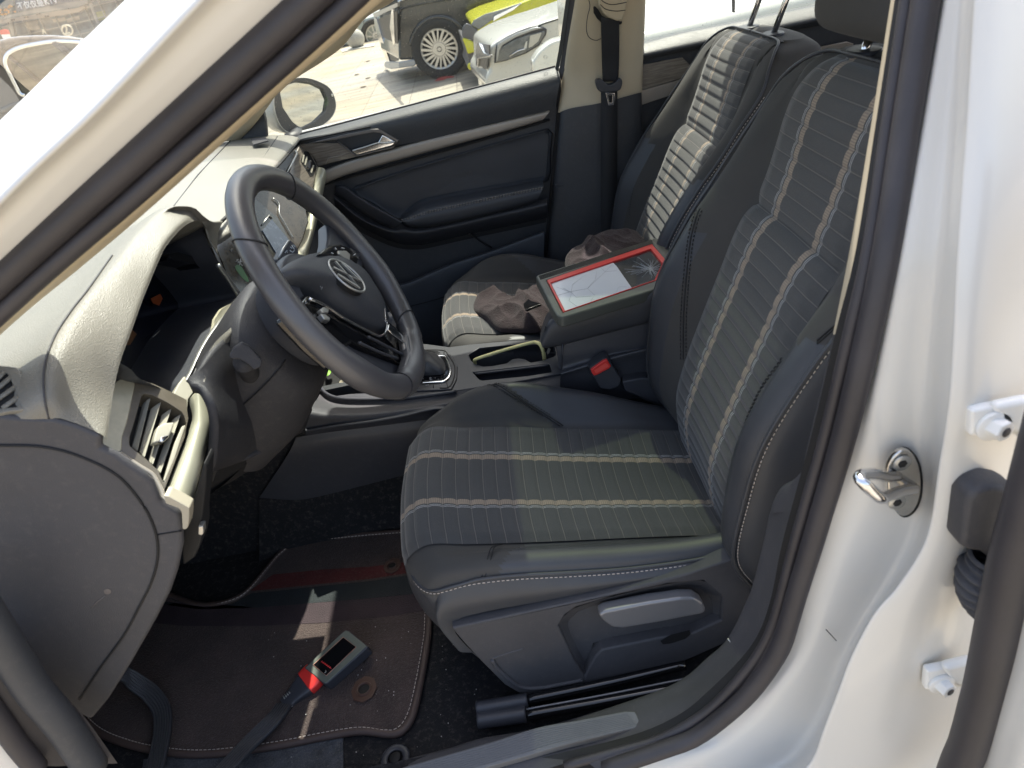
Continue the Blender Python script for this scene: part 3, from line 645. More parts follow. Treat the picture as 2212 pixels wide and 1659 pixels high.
for i in range(89):
    for k in range(18): F.append((i*18+k, i*18+(k+1) % 18, (i+1)*18+(k+1) % 18, (i+1)*18+k))
mesh('bellows', V, F, M_['plastic_g'], bt)
# rear door seal and skin at the right edge
rs_l = [(2010, 1760), (2040, 1659), (2068, 1610), (2088, 1540), (2108, 1473), (2141, 1293), (2165, 1183), (2190, 1106), (2232, 960), (2290, 760), (2350, 560), (2420, 300)]
rs_r = [(2060, 1760), (2101, 1659), (2120, 1600), (2138, 1540), (2160, 1450), (2185, 1350), (2212, 1248), (2245, 1130), (2285, 985), (2345, 780), (2410, 560), (2480, 300)]
tube('rear_door_seal', [YS(a*.5+c*.5, b*.5+d*.5, -.545) for (a, b), (c, d) in zip(rs(rs_l, 40), rs(rs_r, 40))], .0185, SEAL, CARROOT, n=16, upv=(0, 1, 0))
dk = [(2085, 1780), (2120, 1659), (2150, 1540), (2180, 1430), (2205, 1320), (2235, 1200), (2265, 1060), (2320, 800)]
loft('rear_door_skin', [[YS(a-8, b, -.552) for a, b in dk], [YS(a+40, b, -.575) for a, b in dk], [YS(a+130, b+10, -.60) for a, b in dk], [YS(a+400, b+60, -.62) for a, b in dk]], M_['white'], CARROOT, rv=4, k=40)
# --- striker
oc = YS(1955, 1045, -.4425)
pl_px = [(1918, 1040), (1916, 1020), (1924, 997), (1938, 980), (1952, 973), (1966, 976), (1977, 988), (1986, 1010), (1990, 1043), (1987, 1075), (1977, 1100), (1963, 1113), (1950, 1116), (1938, 1108), (1926, 1090), (1919, 1065)]
stk = plate('door_striker', [YS(a, b, -.447) for a, b in rs(pl_px, 48, closed=True)], (0, .006, 0), mat('striker_steel', (.62, .60, .56), .22, 1, var=.15, vscale=30), CARROOT, bevel=.0025, seg=3)
plate('striker_gasket', [YS(a+2+(a-1952)*.05, b+(b-1045)*.03, -.4425) for a, b in rs(pl_px, 48, closed=True)], (0, .004, 0), M_['black'], stk)
for q in ((1948, 1000), (1937, 1084)):
    c = YS(*q, -.448); cyl('striker_screw', c+A([0, .0005, 0]), (0, -1, 0), .0085, .0018, M_['satin'], stk); cyl('screw_socket', c+A([0, -.0014, 0]), (0, -1, 0), .0045, .0005, M_['black'], stk, n=6)
lp = [YS(1937, 1029, -.448), YS(1915, 1030, -.462), YS(1885, 1024, -.480), YS(1862, 1026, -.492), YS(1857, 1033, -.498), YS(1866, 1044, -.502), YS(1893, 1069, -.502), YS(1905, 1075, -.498), YS(1925, 1068, -.480), YS(1950, 1060, -.462), YS(1975, 1056, -.448)]
tube('striker_loop', lp, .0052, M_['chrome'], stk, n=14, smp=60)
# --- near A pillar: white outer, stepped flange, seal, inner trim (all seen very close, in front of the dash)
AP = lambda L, y0: [Y(a, b, y0) for a, b in L]
c1 = [(-320, 560), (0, 263), (140, 128), (273, 0), (440, -160)]
c2 = [(-330, 690), (-60, 400), (150, 208), (345, 0), (520, -170)]
c3 = [(-330, 790), (0, 432), (200, 240), (420, 10), (600, -170)]
c4 = [(-330, 820), (0, 462), (215, 262), (450, 20), (630, -160)]
c5 = [(-330, 850), (0, 520), (230, 300), (520, 30), (720, -160)]
c6 = [(-330, 880), (0, 585), (240, 360), (633, 3), (800, -150)]
loft('a_pillar_outer', [AP([(a+12, b+2) for a, b in c1], -.225), AP(c1, -.245), AP(c2, -.300), AP(c3, -.345), AP(c4, -.325), AP(c5, -.318), AP(c6, -.305)], W_, CARROOT, rv=5, k=40)
s1 = [(-330, 905), (0, 590), (240, 368), (633, 8), (800, -145)]
s2_ = [(-330, 945), (0, 625), (270, 390), (668, 24), (830, -130)]
s3 = [(-330, 965), (0, 655), (290, 400), (700, 30), (850, -120)]
s4 = [(-330, 985), (0, 672), (300, 415), (720, 38), (870, -110)]
s5 = [(-330, 1005), (0, 700), (160, 556), (315, 425), (737, 48), (890, -100)]
tube('door_seal', rs([(a+b)/2 for a, b in zip(rs(AP(c6, -.305), 20), rs(AP(s2_, -.302), 20))], 40), .0125, SEAL, CARROOT, n=14, upv=(0, 1, 0))
tube('door_seal_lip', rs([(a+b)/2 for a, b in zip(rs(AP(s3, -.300), 20), rs(AP(s5, -.298), 20))], 40), .0088, SEAL, CARROOT, n=14, upv=(0, 1, 0))
loft('seal_channel', [AP([(a, b-3) for a, b in c6], -.297), AP([(a, b) for a, b in s5], -.29)], M_['black'], CARROOT, rv=2, k=30)
loft('a_pillar_inner_trim', [AP([(-340, 1003), (0, 697), (160, 553), (315, 422), (745, 40), (900, -110)], -.292), AP([(-330, 1025), (0, 716), (170, 568), (335, 430), (790, 30), (960, -110)], -.278), AP([(-330, 1040), (0, 724), (180, 573), (345, 432), (820, 6), (1000, -130)], -.25)], M_['cream'], CARROOT, rv=4, k=40)
# ================================================================ ROOF, GLASS, FAR BODY (mostly for light and shade)
roof = []
RZ = 1.19
# roof skin with a sunroof opening
x0, x1, y0_, y1_ = -.222, 1.35, -.10, .82
sx0, sx1, sy0, sy1 = .14, .50, .04, .69
plate('roof_panel', [(x0, y0_, RZ), (x1, y0_, RZ), (x1, y1_, RZ), (x0, y1_, RZ)], (0, 0, .035), M_['cream'], CARROOT, holes=[[(sx0, sy0, RZ), (sx1, sy0, RZ), (sx1, sy1, RZ), (sx0, sy1, RZ)]])
plate('sunroof_glass', [(sx0-.01, sy0-.01, RZ+.037), (sx1+.01, sy0-.01, RZ+.037), (sx1+.01, sy1+.01, RZ+.037), (sx0-.01, sy1+.01, RZ+.037)], (0, 0, .0005), M_['roofglass'], CARROOT)
loft('roof_rail_far', [[(-.12, .82, RZ), (.6, .82, RZ), (1.35, .82, RZ)], [(-.12, .88, RZ-.02), (.6, .885, RZ-.02), (1.35, .88, RZ-.04)], [(-.10, .92, RZ-.06), (.6, .93, RZ-.06), (1.3, .92, RZ-.09)]], M_['cream'], CARROOT, rv=4, k=12, thick=.03)
# rear window shelf / rear body shell
plate('rear_bulkhead', [(1.45, -.35, -.1), (1.45, 1.07, -.1), (1.45, 1.07, .72), (1.45, -.35, .72)], (.02, 0, 0), M_['plastic'], CARROOT)
# windscreen (raked sheet) and the far front corner
ws = [[(-1.12, -.26, .80), (-1.16, .1, .80), (-1.17, .36, .80), (-1.16, .62, .80), (-1.12, .98, .80)], [(-.175, -.10, 1.185), (-.175, .15, 1.2), (-.175, .36, 1.205), (-.175, .57, 1.2), (-.175, .82, 1.185)]]
loft('windscreen', ws, M_['ws'], CARROOT, rv=6, k=12)
# bonnet beyond the glass
loft('bonnet', [[(-1.12, -.40, .72), (-1.17, .36, .755), (-1.12, 1.12, .72)], [(-1.6, -.40, .66), (-1.65, .36, .70), (-1.6, 1.12, .66)], [(-2.1, -.33, .50), (-2.2, .36, .54), (-2.1, 1.05, .50)]], W_, CARROOT, rv=5, k=16)
# floor pan
FL = M_['carpet']
def fz(x): return 0 if x > -.92 else (-.92-x)*.9
xs = [-1.05, -.95, -.85, -.75, -.65, -.55, -.4, -.2, .1, .5, 1.0, 1.4]
loft('floor_carpet', [[(x, y, fz(x)*.9) for x in xs] for y in (-.34, -.1, .1, .3)], FL, CARROOT, rv=3, k=50)
loft('floor_carpet', [[(x, y, fz(x)*.9) for x in xs] for y in (.50, .7, .85, 1.06)], FL, CARROOT, rv=3, k=50)
# wall between floor and sill trim
plate('sill_inner_wall', [(-.9, -.335, -.02), (.4, -.335, -.02), (.4, -.325, .08), (-.9, -.325, .05)], (0, -.02, 0), FL, CARROOT)
# heel pad on the carpet and its fixing eyelet
hp = [(300, 1700), (300, 1640), (560, 1612), (740, 1590), (738, 1640), (738, 1700)]
def fibre():
    m = mat('grey_fibre_pad', (.06, .065, .075), .95, bump=1, bscale=260, var=.5, vscale=30, bdist=.004, dirt=.9); return m
plate('heel_pad', LZ([(300, 1720), (310, 1640), (560, 1612), (741, 1588), (741, 1720)], .004), (0, 0, -.003), fibre(), CARROOT)
# ================================================================ FLOOR MAT
def mz(P): return A([P[0], P[1], max(P[2], .010+fz(P[0]))])
mat_px = [(930, 1305), (924, 1375), (908, 1470), (890, 1545), (866, 1580), (835, 1584), (780, 1578), (700, 1590), (620, 1606), (520, 1621), (440, 1628), (370, 1625), (280, 1608), (200, 1572), (150, 1500), (170, 1400), (250, 1300), (330, 1288), (370, 1286), (400, 1298), (440, 1306), (485, 1301), (530, 1280), (575, 1230), (600, 1200), (635, 1175), (700, 1164), (780, 1155), (870, 1148), (960, 1140), (965, 1230)]
mat_w = [Z(a, b, .011) for a, b in rs(mat_px, 150, closed=True)]
matm = mat('mat_pile', (.058, .040, .036), .95, bump=1, bscale=380, var=.3, vscale=14, sheen=.1, bdist=.004, dirt=.38)
def matstripes(m):
    nt = m.node_tree; N = nt.nodes; L = nt.links; b = N['Principled BSDF']; lk = b.inputs['Base Color'].links[0]; src = lk.from_socket
    uvn = N.new('ShaderNodeTexCoord'); sp = N.new('ShaderNodeSeparateXYZ'); L.new(uvn.outputs['Object'], sp.inputs[0])
    # bands run across the mat along X, placed by Y
    k = N.new('ShaderNodeMath'); k.operation = 'MULTIPLY_ADD'; L.new(sp.outputs[0], k.inputs[0]); k.inputs[1].default_value = -.06; L.new(sp.outputs[1], k.inputs[2])
    cr = N.new('ShaderNodeValToRGB'); cr.color_ramp.interpolation = 'CONSTANT'; e = cr.color_ramp.elements
    e[0].position = 0; e[0].color = (1, 1, 1, 1); e[1].position = .5; e[1].color = (1.1, .6, 1.1, 1)
    return k, cr, src, b
mp = plate('floor_mat', mat_w, (0, 0, -.006), matm, None)
FM = thing('floor_mat', 'dark brown carpet mat with a red band in the driver footwell', 'floor mat', (-.5, 0, .005))
mp.name = 'mat_pile'; mp.parent = FM; mp.matrix_parent_inverse = Matrix.Translation(FM.location).inverted()
M_['band_red'] = mat('mat_red_band', (.10, .020, .018), .95, bump=1, bscale=420, var=.25, vscale=14, bdist=.004, dirt=.3)
M_['band_grey'] = mat('mat_grey_band', (.022, .026, .028), .95, bump=1, bscale=420, var=.25, vscale=14, bdist=.0025)
M_['band_plum'] = mat('mat_plum_band', (.044, .030, .034), .95, bump=1, bscale=420, var=.25, vscale=14, bdist=.0025)
def band(name, L, m): plate(name, LZ(L, .0118), (0, 0, -.0005), m, FM)
band('red_band', [(541, 1275), (590, 1241), (700, 1230), (800, 1224), (880, 1214), (960, 1200), (960, 1225), (888, 1236), (800, 1250), (700, 1260), (600, 1271), (548, 1276)], M_['band_red'])
band('grey_band', [(545, 1281), (600, 1276), (700, 1265), (800, 1255), (890, 1241), (960, 1230), (960, 1270), (900, 1282), (800, 1292), (700, 1300), (560, 1312), (430, 1316), (350, 1305), (345, 1298), (400, 1306), (445, 1312), (500, 1305)], M_['band_grey'])
band('plum_band', [(400, 1300), (560, 1312.5), (700, 1300.5), (800, 1292.5), (900, 1282.5), (920, 1281), (918, 1318), (850, 1330), (700, 1345), (560, 1352), (400, 1352), (330, 1345), (335, 1308)], M_['band_plum'])
trimp = [mat_w[i] for i in range(150)]
M_['matedge'] = mat('mat_edging', (.075, .052, .045), .6, bump=.4, bscale=600, var=.2)
tube('mat_edging', [p+A([0, 0, -.002]) for p in trimp], .0065, M_['matedge'], FM, n=10, closed=True, smp=200)
cen = A(mat_w).mean(0)
dashes('edge_stitching', [p+(cen-p)*.022+A([0, 0, .003]) for p in trimp]+[trimp[0]+(cen-trimp[0])*.022+A([0, 0, .003])], M_['stitch'], FM, r=.0007, seg=.005, gap=.003)
M_['eyelet'] = mat('brown_eyelet', (.075, .040, .030), .35, var=.1)
for c, s in (((787, 1490), .84), ((848, 1223), .68)):
    o = Z(*c, .013)
    oc_ = [o+A([cos(a)*.028, sin(a)*.031, 0])*s for a in np.linspace(0, 2*pi, 8, endpoint=False)]
    ho = [o+A([cos(a)*.012, sin(a)*.012, 0])*s for a in np.linspace(0, 2*pi, 20, endpoint=False)]
    e = plate('fixing_eyelet', oc_, (0, 0, .0025), M_['eyelet'], FM, bevel=.001, holes=[ho])
    tube('eyelet_ring', [o+A([cos(a)*.0145, sin(a)*.0145, .003])*A([s, s, 1]) for a in np.linspace(0, 2*pi, 24, endpoint=False)], .0022, M_['eyelet'], e, n=8, closed=True)
    plate('eyelet_hole', [o+A([cos(a)*.013, sin(a)*.013, .0005])*A([s, s, 1])+A([0, 0, .0004]) for a in np.linspace(0, 2*pi, 20, endpoint=False)], (0, 0, -.001), M_['black'], e)
# carpet fixing clip near the sill
o = Z(855, 1640, .006)
tube('carpet_clip', [o+A([cos(a)*.018, sin(a)*.018, .003]) for a in np.linspace(0, 2*pi, 24, endpoint=False)], .006, M_['plastic_s'], CARROOT, n=8, closed=True, flat=(1, .4))
cyl('carpet_clip_pin', o, (0, 0, 1), .009, .006, M_['black'], CARROOT)
# ================================================================ DASHBOARD
DA = M_['dash']
def XP(L, k): return [X(a, b, k) for a, b in L]
edge = [(218, 936, -.425), (230, 853, -.42), (247, 773, -.415), (273, 703, -.41), (300, 630, -.41), (333, 553, -.41), (350, 520, -.41), (383, 483, -.41), (410, 467, -.41), (430, 470, -.41), (441, 490, -.41), (452, 520, -.41), (470, 548, -.41)]
row0 = [X(*e) for e in edge]
crease = [(107, 923, .745), (97, 860, .772), (97, 795, .79), (118, 730, .802), (155, 672, .81), (192, 625, .815), (243, 553, .822), (295, 495, .828), (345, 452, .830), (385, 447, .828), (420, 452, .815), (447, 478, .790), (479, 476, .765)]
row1 = [Z(*c) for c in crease]; row0[0] = Y(218, 938, -.328); row1[0] = Y(107, 906, -.328)
mid = [a*.5+b*.5+A([0, 0, .006]) for a, b in zip(row0, row1)]
lip = [p+A([.002, 0, -.008]) for p in row0]; inn = [p+A([-.045, .0, -.010]) for p in row0]
row2 = [p+A([-.05, 0, -.015]) for p in row1]; row3 = [p+A([-.14, 0, -.035]) for p in row1]
dash = loft('dashboard', [lip, row0, mid, row1, row2, row3], DA, CARROOT, rv=5, k=70)
tube('hood_seam', [p+A([0, 0, .001]) for p in row1[:7]], .0011, M_['plastic_g'], dash, n=6, smp=60)
# end-face upper roll (kept in shade) joining the lit top
# main pad
ped = 0 #[Y(218, 938, -.325), X(480, 476, -.41), X(592, 364, -.425), Y(645, 301, .985)]
ys = [-.322, -.27, -.15, 0, .11, .165, .3, .45, .6, .8, 1.0]
def ex(y): return np.interp(y, [-.34, -.27, .10, .165, .55, 1.0], [-.52, -.56, -.56, -.415, -.43, -.458])
def ez(y): return np.interp(y, [-.34, -.2, .10, .22, .55, 1.0], [.752, .757, .75, .752, .745, .722])
rows = []
for dx, dz in ((0.001, -.012), (0, 0), (-.05, .016), (-.16, .028), (-.30, .034), (-.5, .032), (-.72, .02)):
    rows.append([A([ex(y)+dx, y, ez(y)+dz-(.0 if y > -.3 else .004)]) for y in ys])
loft('dash_pad', rows, DA, dash, rv=4, k=60)
for a, b in (((-.52, .22, 0), (-.62, .98, 0)), ((-.64, .0, 0), (-.80, .98, 0)), ((-.46, .62, 0), (-.5, .98, 0))):
    L = []
    for t in np.linspace(0, 1, 24):
        x = a[0]+(b[0]-a[0])*t; y = a[1]+(b[1]-a[1])*t; dx = x-ex(y); L.append((x, y, ez(y)+np.interp(-dx, [0, .05, .16, .30, .5, .72], [0, .016, .028, .034, .032, .02])+.0009))
    tube('pad_seam', L, .0013, M_['plastic_g'], dash, n=6)
tube('dash_edge_gap', [X(478, 479, -.412), X(535, 424, -.417), X(592, 367, -.425), X(622, 334, -.44), Y(645, 303, .98)], .0028, M_['black'], dash, n=6, smp=30)
# small speaker/vent rectangle at the far corner of the pad
plate('far_pad_vent', [Z(a, b, .757) for a, b in [(543, 303), (575, 300), (580, 306), (548, 315)]], (0, 0, .003), M_['plastic_g'], dash)
# defroster vent at the near end
dv = [(-45, 786), (0, 789), (30, 792), (42, 800), (58, 850), (60, 872), (50, 884), (20, 888), (-40, 890)]
dn = unit(A([.15, -.45, 1])); d0 = Z(30, 845, .772)
onD = lambda a, b, h=0: PN(a, b, d0+dn*h, dn)
DV = plate('defroster_vent', [onD(a, b, .010) for a, b in rs(dv, 50, closed=True)], -dn*.02, DA, dash, bevel=.003, holes=[[onD(a, b, .010) for a, b in [(-40, 802), (2, 803), (16, 806), (42, 866), (38, 878), (0, 881), (-38, 883)]]])
plate('vent_cavity', [onD(a, b, .0075) for a, b in [(-40, 800), (12, 802), (44, 868), (38, 882), (-38, 884)]], -dn*.002, M_['black'], DV)
for q in [((-10, 822), (10, 803)), ((-10, 843), (24, 815)), ((-10, 866), (33, 836)), ((5, 882), (40, 857))]:
    a, b = onD(*q[0], .009), onD(*q[1], .009); tube('vent_slat', [a, b], 1, M_['dash'], DV, n=8, flat=(.003, .0018), upv=dn)
# ---- end panel (fuse cover) facing the open door
ep = [(-80, 872), (0, 899), (50, 903), (117, 906), (167, 920), (218, 942), (216, 968), (251, 984), (268, 998), (305, 1023), (329, 1045), (343, 1081), (353, 1090), (363, 1095), (386, 1109), (391, 1122), (393, 1150), (394, 1180), (383, 1233), (367, 1280), (333, 1346), (283, 1433), (233, 1513), (197, 1556), (140, 1530), (90, 1470), (30, 1395), (0, 1335), (-80, 1230)]
EP = plate('dash_end_panel', [Y(a, b, -.33) for a, b in ep], (0, .010, 0), M_['plastic_g'], dash, bevel=.006, seg=4)
gv = [(-60, 960), (0, 962), (90, 965), (170, 985), (253, 1027), (307, 1088), (333, 1140), (341, 1182), (338, 1220), (325, 1262), (300, 1312), (267, 1373), (217, 1442), (172, 1510)]
tube('cover_gap', [Y(a, b, -.3305) for a, b in gv], .0016, M_['black'], EP, n=6, smp=120)
tube('cover_gap', [Y(a, b, -.3305) for a, b in [(341, 1155), (365, 1151), (392, 1147)]], .0009, M_['black'], EP, n=6, smp=10)
sc = mat('scuff', (.12, .105, .10), .7)
dome('scuff_mark', [Y(232+8*cos(a), 1278+6*sin(a), -.3305) for a in np.linspace(0, 2*pi, 10, endpoint=False)], (0, -1, 0), .0004, sc, EP, k=16, rings=3)
tube('scuff_mark', [Y(a, b, -.3303) for a, b in [(226, 1288), (210, 1300), (198, 1312)]], .0006, sc, EP, n=5)
# ---- plane of the outer vent
vc = Y(350, 950, -.235); vn = unit(A([.75, -.33, .57]))
vp = lambda a, b, h=0: PN(a, b, vc+vn*h, vn)
zz = lambda L: [(207.4+a*.2430, 806.5+b*.2430) for a, b in L]
VF = [(20, 655), (60, 600), (105, 400), (140, 150), (165, 80), (215, 40), (270, 30), (400, 55), (520, 95), (650, 155), (760, 210), (808, 235), (812, 330), (822, 400), (806, 470), (790, 560), (600, 1060), (560, 1000), (490, 905), (400, 855), (300, 800), (215, 735), (180, 712), (60, 678)]
op = [(405, 200), (430, 178), (500, 190), (640, 262), (760, 340), (782, 375), (803, 440), (795, 490), (720, 720), (620, 955), (600, 968), (580, 930), (560, 870), (440, 755), (310, 655), (295, 630), (300, 560), (345, 420)]
silverw = mat('brushed_gold_trim', (.46, .43, .32), .35, .3, var=.12, vscale=60)
VT = plate('air_vent', [vp(*q) for q in zz(VF)], -vn*.05, mat('taupe_gloss', (.115, .10, .078), .3, coat=.3, var=.2, vscale=25, dirt=.25), dash, bevel=.004, seg=3, holes=[[vp(*q) for q in zz(op)]])
sp_ = [(60, 640), (100, 420), (148, 150), (170, 85), (220, 50), (290, 45), (330, 48), (345, 90), (330, 180), (280, 420), (235, 560), (212, 698)]
plate('vent_side_panel', [vp(*q, .002) for q in zz(rs(sp_, 60, closed=True).tolist())], -vn*.004, silverw, VT, bevel=.001)
plate('vent_trim_edge', [vp(*q, .010) for q in zz([(22, 648), (60, 634), (212, 690), (205, 722), (60, 682), (25, 668)])], -vn*.014, mat('bright_satin', (.62, .62, .6), .3, .5), VT, bevel=.002)
tube('vent_lower_bead', [vp(*q, .001) for q in zz([(205, 712), (300, 775), (400, 840), (490, 895), (530, 950), (580, 1050), (608, 1150)])], .0032, M_['silver'], VT, n=8, smp=40)
plate('vent_cavity', [vp(*q, -.035) for q in zz(op)], -vn*.002, M_['black'], VT)
loft('vent_throat', [[vp(*q, -.001) for q in zz(op)], [vp(*q, -.036) for q in zz(op)]], M_['black'], VT, rv=1, closed_u=True, smooth=False)
slatm = mat('vent_slat_grey', (.42, .40, .33), .42, var=.06)
for L in ([(487, 212), (452, 235), (415, 275), (322, 650), (350, 672), (370, 688)], [(580, 252), (540, 275), (490, 312), (388, 700), (412, 728), (434, 745)], [(672, 310), (640, 330), (588, 365), (470, 770), (488, 792), (508, 810)], [(755, 362), (720, 380), (680, 412), (533, 845), (552, 866), (575, 885)]):
    L = zz(L); o = plate('vent_slat', [vp(*L[0], -.006), vp(*L[1], -.009), vp(*L[2], -.016), vp(*L[3], -.016), vp(*L[4], -.010), vp(*L[5], -.006)], -vn*.003, slatm, VT, bevel=.001)
plate('vent_slat', [vp(*q, -.004) for q in zz([(800, 455), (765, 470), (700, 620), (600, 950), (612, 965), (700, 760)])], -vn*.004, slatm, VT, bevel=.001)
plate('vent_knob', [vp(*q, .003) for q in zz([(548, 470), (610, 440), (700, 430), (680, 500), (650, 560), (600, 600), (508, 620), (520, 560)])], -vn*.012, slatm, VT, bevel=.002)
plate('knob_chrome', [vp(*q, .006) for q in zz([(575, 560), (640, 545), (655, 560), (600, 610), (560, 605)])], -vn*.006, M_['chrome'], VT, bevel=.002)
# ---- pale blade trim, near piece
bl_l = zz([(818, 240), (848, 330), (856, 400), (845, 450), (800, 590), (700, 850), (610, 1082)])
bl_m = zz([(875, 178), (882, 300), (880, 430), (862, 500), (820, 640), (730, 880), (650, 1100)])
bl_r = zz([(962, 190), (985, 245), (1012, 400), (1002, 515), (960, 700), (895, 960), (828, 1198)])
BL = loft('blade_trim', [[vp(*q, -.01) for q in bl_l], [vp(*q, .002) for q in bl_m], [vp(*((A(a)+A(b))/2), .006) for a, b in zip(bl_m, bl_r)], [vp(*q, -.004) for q in bl_r], [vp(q[0]+3, q[1]+2, -.03) for q in bl_r]], M_['ivory'], dash, rv=5, k=40)
plate('blade_end_cap', [Y(*q, -.337) for q in zz(rs([(600, 1090), (640, 1095), (760, 1160), (830, 1200), (828, 1300), (818, 1370), (795, 1392), (768, 1385), (764, 1300), (760, 1235), (735, 1200), (620, 1158)], 50, sm=False, closed=True).tolist())], (0, .016, 0), mat('cap_cream', (.33, .30, .235), .4), BL, bevel=.004, seg=3)
# wedge where blade, cluster frame and vent frame meet
plate('vent_corner_wedge', [vp(a, b, -.004) for a, b in [(405, 885), (397, 872), (372, 855), (385, 830), (398, 812), (402, 815), (414, 840), (418, 848), (407, 862)]], -vn*.02, slatm, VT, bevel=.002)
# side trim under the end cap (black storage frame, switch)
plate('knee_side_trim', [Y(a, b, -.30) for a, b in [(395, 1146), (412, 1105), (425, 1060), (440, 1000), (447, 1010), (444, 1060), (437, 1120), (438, 1150), (432, 1180), (420, 1205), (395, 1222), (392, 1180)]], (0, .03, 0), M_['black'], dash, bevel=.004)
plate('bonnet_release', [Y(a, b, -.31) for a, b in [(428, 1138), (439, 1137), (440, 1152), (436, 1157), (428, 1155)]], (0, .01, 0), M_['satin'], dash, bevel=.001)
# ---- instrument cluster recess
cb = [(245, 775), (290, 803), (300, 818), (345, 838), (395, 868), (399, 830), (425, 790), (455, 725), (478, 690), (512, 648), (520, 640), (505, 612), (480, 575), (460, 548), (440, 500), (441, 490), (430, 470), (410, 467), (383, 483), (350, 520), (333, 553), (300, 630), (273, 703), (247, 773)]
front = [X(a, b, -.418) for a, b in cb]
cen_ = A(front).mean(0)
back = [A([-.53, cen_[1]+(p[1]-cen_[1])*.86+.02, cen_[2]+(p[2]-cen_[2])*.80-.01]) for p in front]
CL = loft('cluster_binnacle', [front, [a*.5+b*.5 for a, b in zip(front, back)], back], M_['plastic_s'], dash, rv=2, k=90, closed_u=True)
gl = rs(back, 60, closed=True)
plate('instrument_glass', [p+A([.012, 0, 0]) for p in gl], (-.004, 0, 0), mat('instrument_glass', (.005, .006, .012), .06, coat=.3), CL)
hz = mat('amber_dial', (.25, .05, .01), .5)
def bk(u, v, k=-.512): return X(u, v, k)
plate('dial_marking', [bk(a, b) for a, b in [(325, 645), (345, 635), (350, 645), (343, 660), (330, 655)]], (.001, 0, 0), hz, CL)
plate('dial_marking', [bk(a, b) for a, b in [(262, 715), (282, 710), (294, 722), (280, 745), (258, 748)]], (.001, 0, 0), mat('amber_dial_dim', (.10, .04, .012), .5), CL)
tube('dial_scale', [bk(a, b) for a, b in [(330, 728), (345, 715), (362, 700), (375, 690)]], .0006, M_['satin'], CL, n=5)
# visor of the cluster (curved lower lens) and the shiny frame strip
plate('cluster_hood_edge', [X(a, b, -.45) for a, b in [(345, 553), (385, 545), (440, 560), (470, 590), (460, 600), (420, 570), (370, 560)]], (-.03, 0, 0), M_['gloss'], CL)
fr = [(394, 868), (396, 838), (415, 800), (432, 762), (450, 730), (472, 700), (500, 668), (517, 645), (514, 636), (505, 622), (488, 596), (470, 572)]
tube('cluster_frame', [X(a, b, -.414) for a, b in fr], 1, M_['satin'], dash, n=8, smp=70, flat=(.0042, .0028))
tube('cluster_frame_rim', [X(a+6, b+5, -.410) for a, b in fr[:8]], 1, M_['gloss'], dash, n=8, smp=60, flat=(.006, .005))
plate('cluster_lower_cream', [X(a, b, -.4175) for a, b in [(464, 690), (478, 668), (512, 648), (500, 668), (455, 728), (462, 705)]], (-.004, 0, 0), silverw, dash)
loft('cluster_frame_face', [[X(a, b, -.412) for a, b in fr[:8]], [X(a+12, b+14, -.425) for a, b in fr[:8]]], M_['gloss'], dash, rv=3, k=30)
# ---- knee panel
kp = [[(412, 832, -.205), (431, 783, -.18), (460, 744, -.14), (490, 716, -.09), (520, 690, -.05), (560, 680, 0)],
      [(418, 846, -.215), (440, 815, -.19), (475, 790, -.15), (510, 775, -.1), (550, 770, -.05), (600, 790, .02)],
      [(430, 850, -.225), (450, 852, -.2), (490, 845, -.15), (530, 840, -.1), (580, 840, -.04), (650, 850, .06)],
      [(446, 880, -.235), (462, 895, -.21), (500, 893, -.16), (545, 885, -.1), (600, 875, -.03), (662, 884, .07)],
      [(452, 920, -.238), (470, 935, -.21), (510, 925, -.16), (550, 905, -.1), (600, 885, -.02), (660, 888, .07)],
      [(448, 992, -.24), (468, 985, -.21), (510, 965, -.16), (555, 945, -.1), (600, 932, -.03), (650, 915, .05)],
      [(440, 1012, -.235), (470, 1000, -.19), (520, 985, -.14), (560, 960, -.08), (605, 942, -.01), (645, 925, .06)]]
M_['colp'] = mat('column_plastic', (.029, .029, .033), .6, spec=.35, bump=.6, bscale=800, var=.12, dirt=.12, kind='voronoi', bdist=.0006)
KP = loft('knee_panel', [[Y(*q) for q in r] for r in kp], M_['colp'], dash, rv=5, k=50, thick=.01)
loft('knee_lit_crescent', [[Y(*q)+A([.006, -.004, .004]) for q in [(419, 848, -.21), (433, 793, -.18), (459, 745, -.14), (494, 712, -.10)]], [Y(*q)+A([.009, -.006, .007]) for q in [(432, 842, -.207), (446, 800, -.175), (470, 762, -.137), (497, 725, -.10)]], [Y(*q)+A([.004, -.003, .002]) for q in [(436, 851, -.205), (456, 822, -.17), (482, 786, -.135), (498, 742, -.10)]]], DA, KP, rv=4, k=40)  # sunlit crescent of the knee panel, its light put in as paler material
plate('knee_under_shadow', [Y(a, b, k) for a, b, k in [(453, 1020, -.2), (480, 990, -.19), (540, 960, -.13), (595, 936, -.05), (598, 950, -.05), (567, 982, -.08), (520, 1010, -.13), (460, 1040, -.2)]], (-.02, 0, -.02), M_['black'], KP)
tube('knee_grip', [Y(a, b, k) for a, b, k in [(470, 1005, -.19), (530, 985, -.14), (575, 965, -.09), (597, 946, -.05), (594, 936, -.05)]], .006, M_['plastic_s'], KP, n=8, smp=24)
# dark space below the dash
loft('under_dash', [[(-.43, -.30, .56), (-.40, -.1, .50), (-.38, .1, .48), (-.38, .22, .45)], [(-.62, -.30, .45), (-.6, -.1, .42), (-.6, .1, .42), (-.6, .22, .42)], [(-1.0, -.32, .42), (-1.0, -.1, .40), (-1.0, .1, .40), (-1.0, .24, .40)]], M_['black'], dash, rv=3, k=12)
plate('firewall', [(-1.0, -.34, 0), (-1.0, 1.06, 0), (-1.0, 1.06, .75), (-1.0, -.34, .75)], (-.02, 0, 0), M_['carpet'], CARROOT)
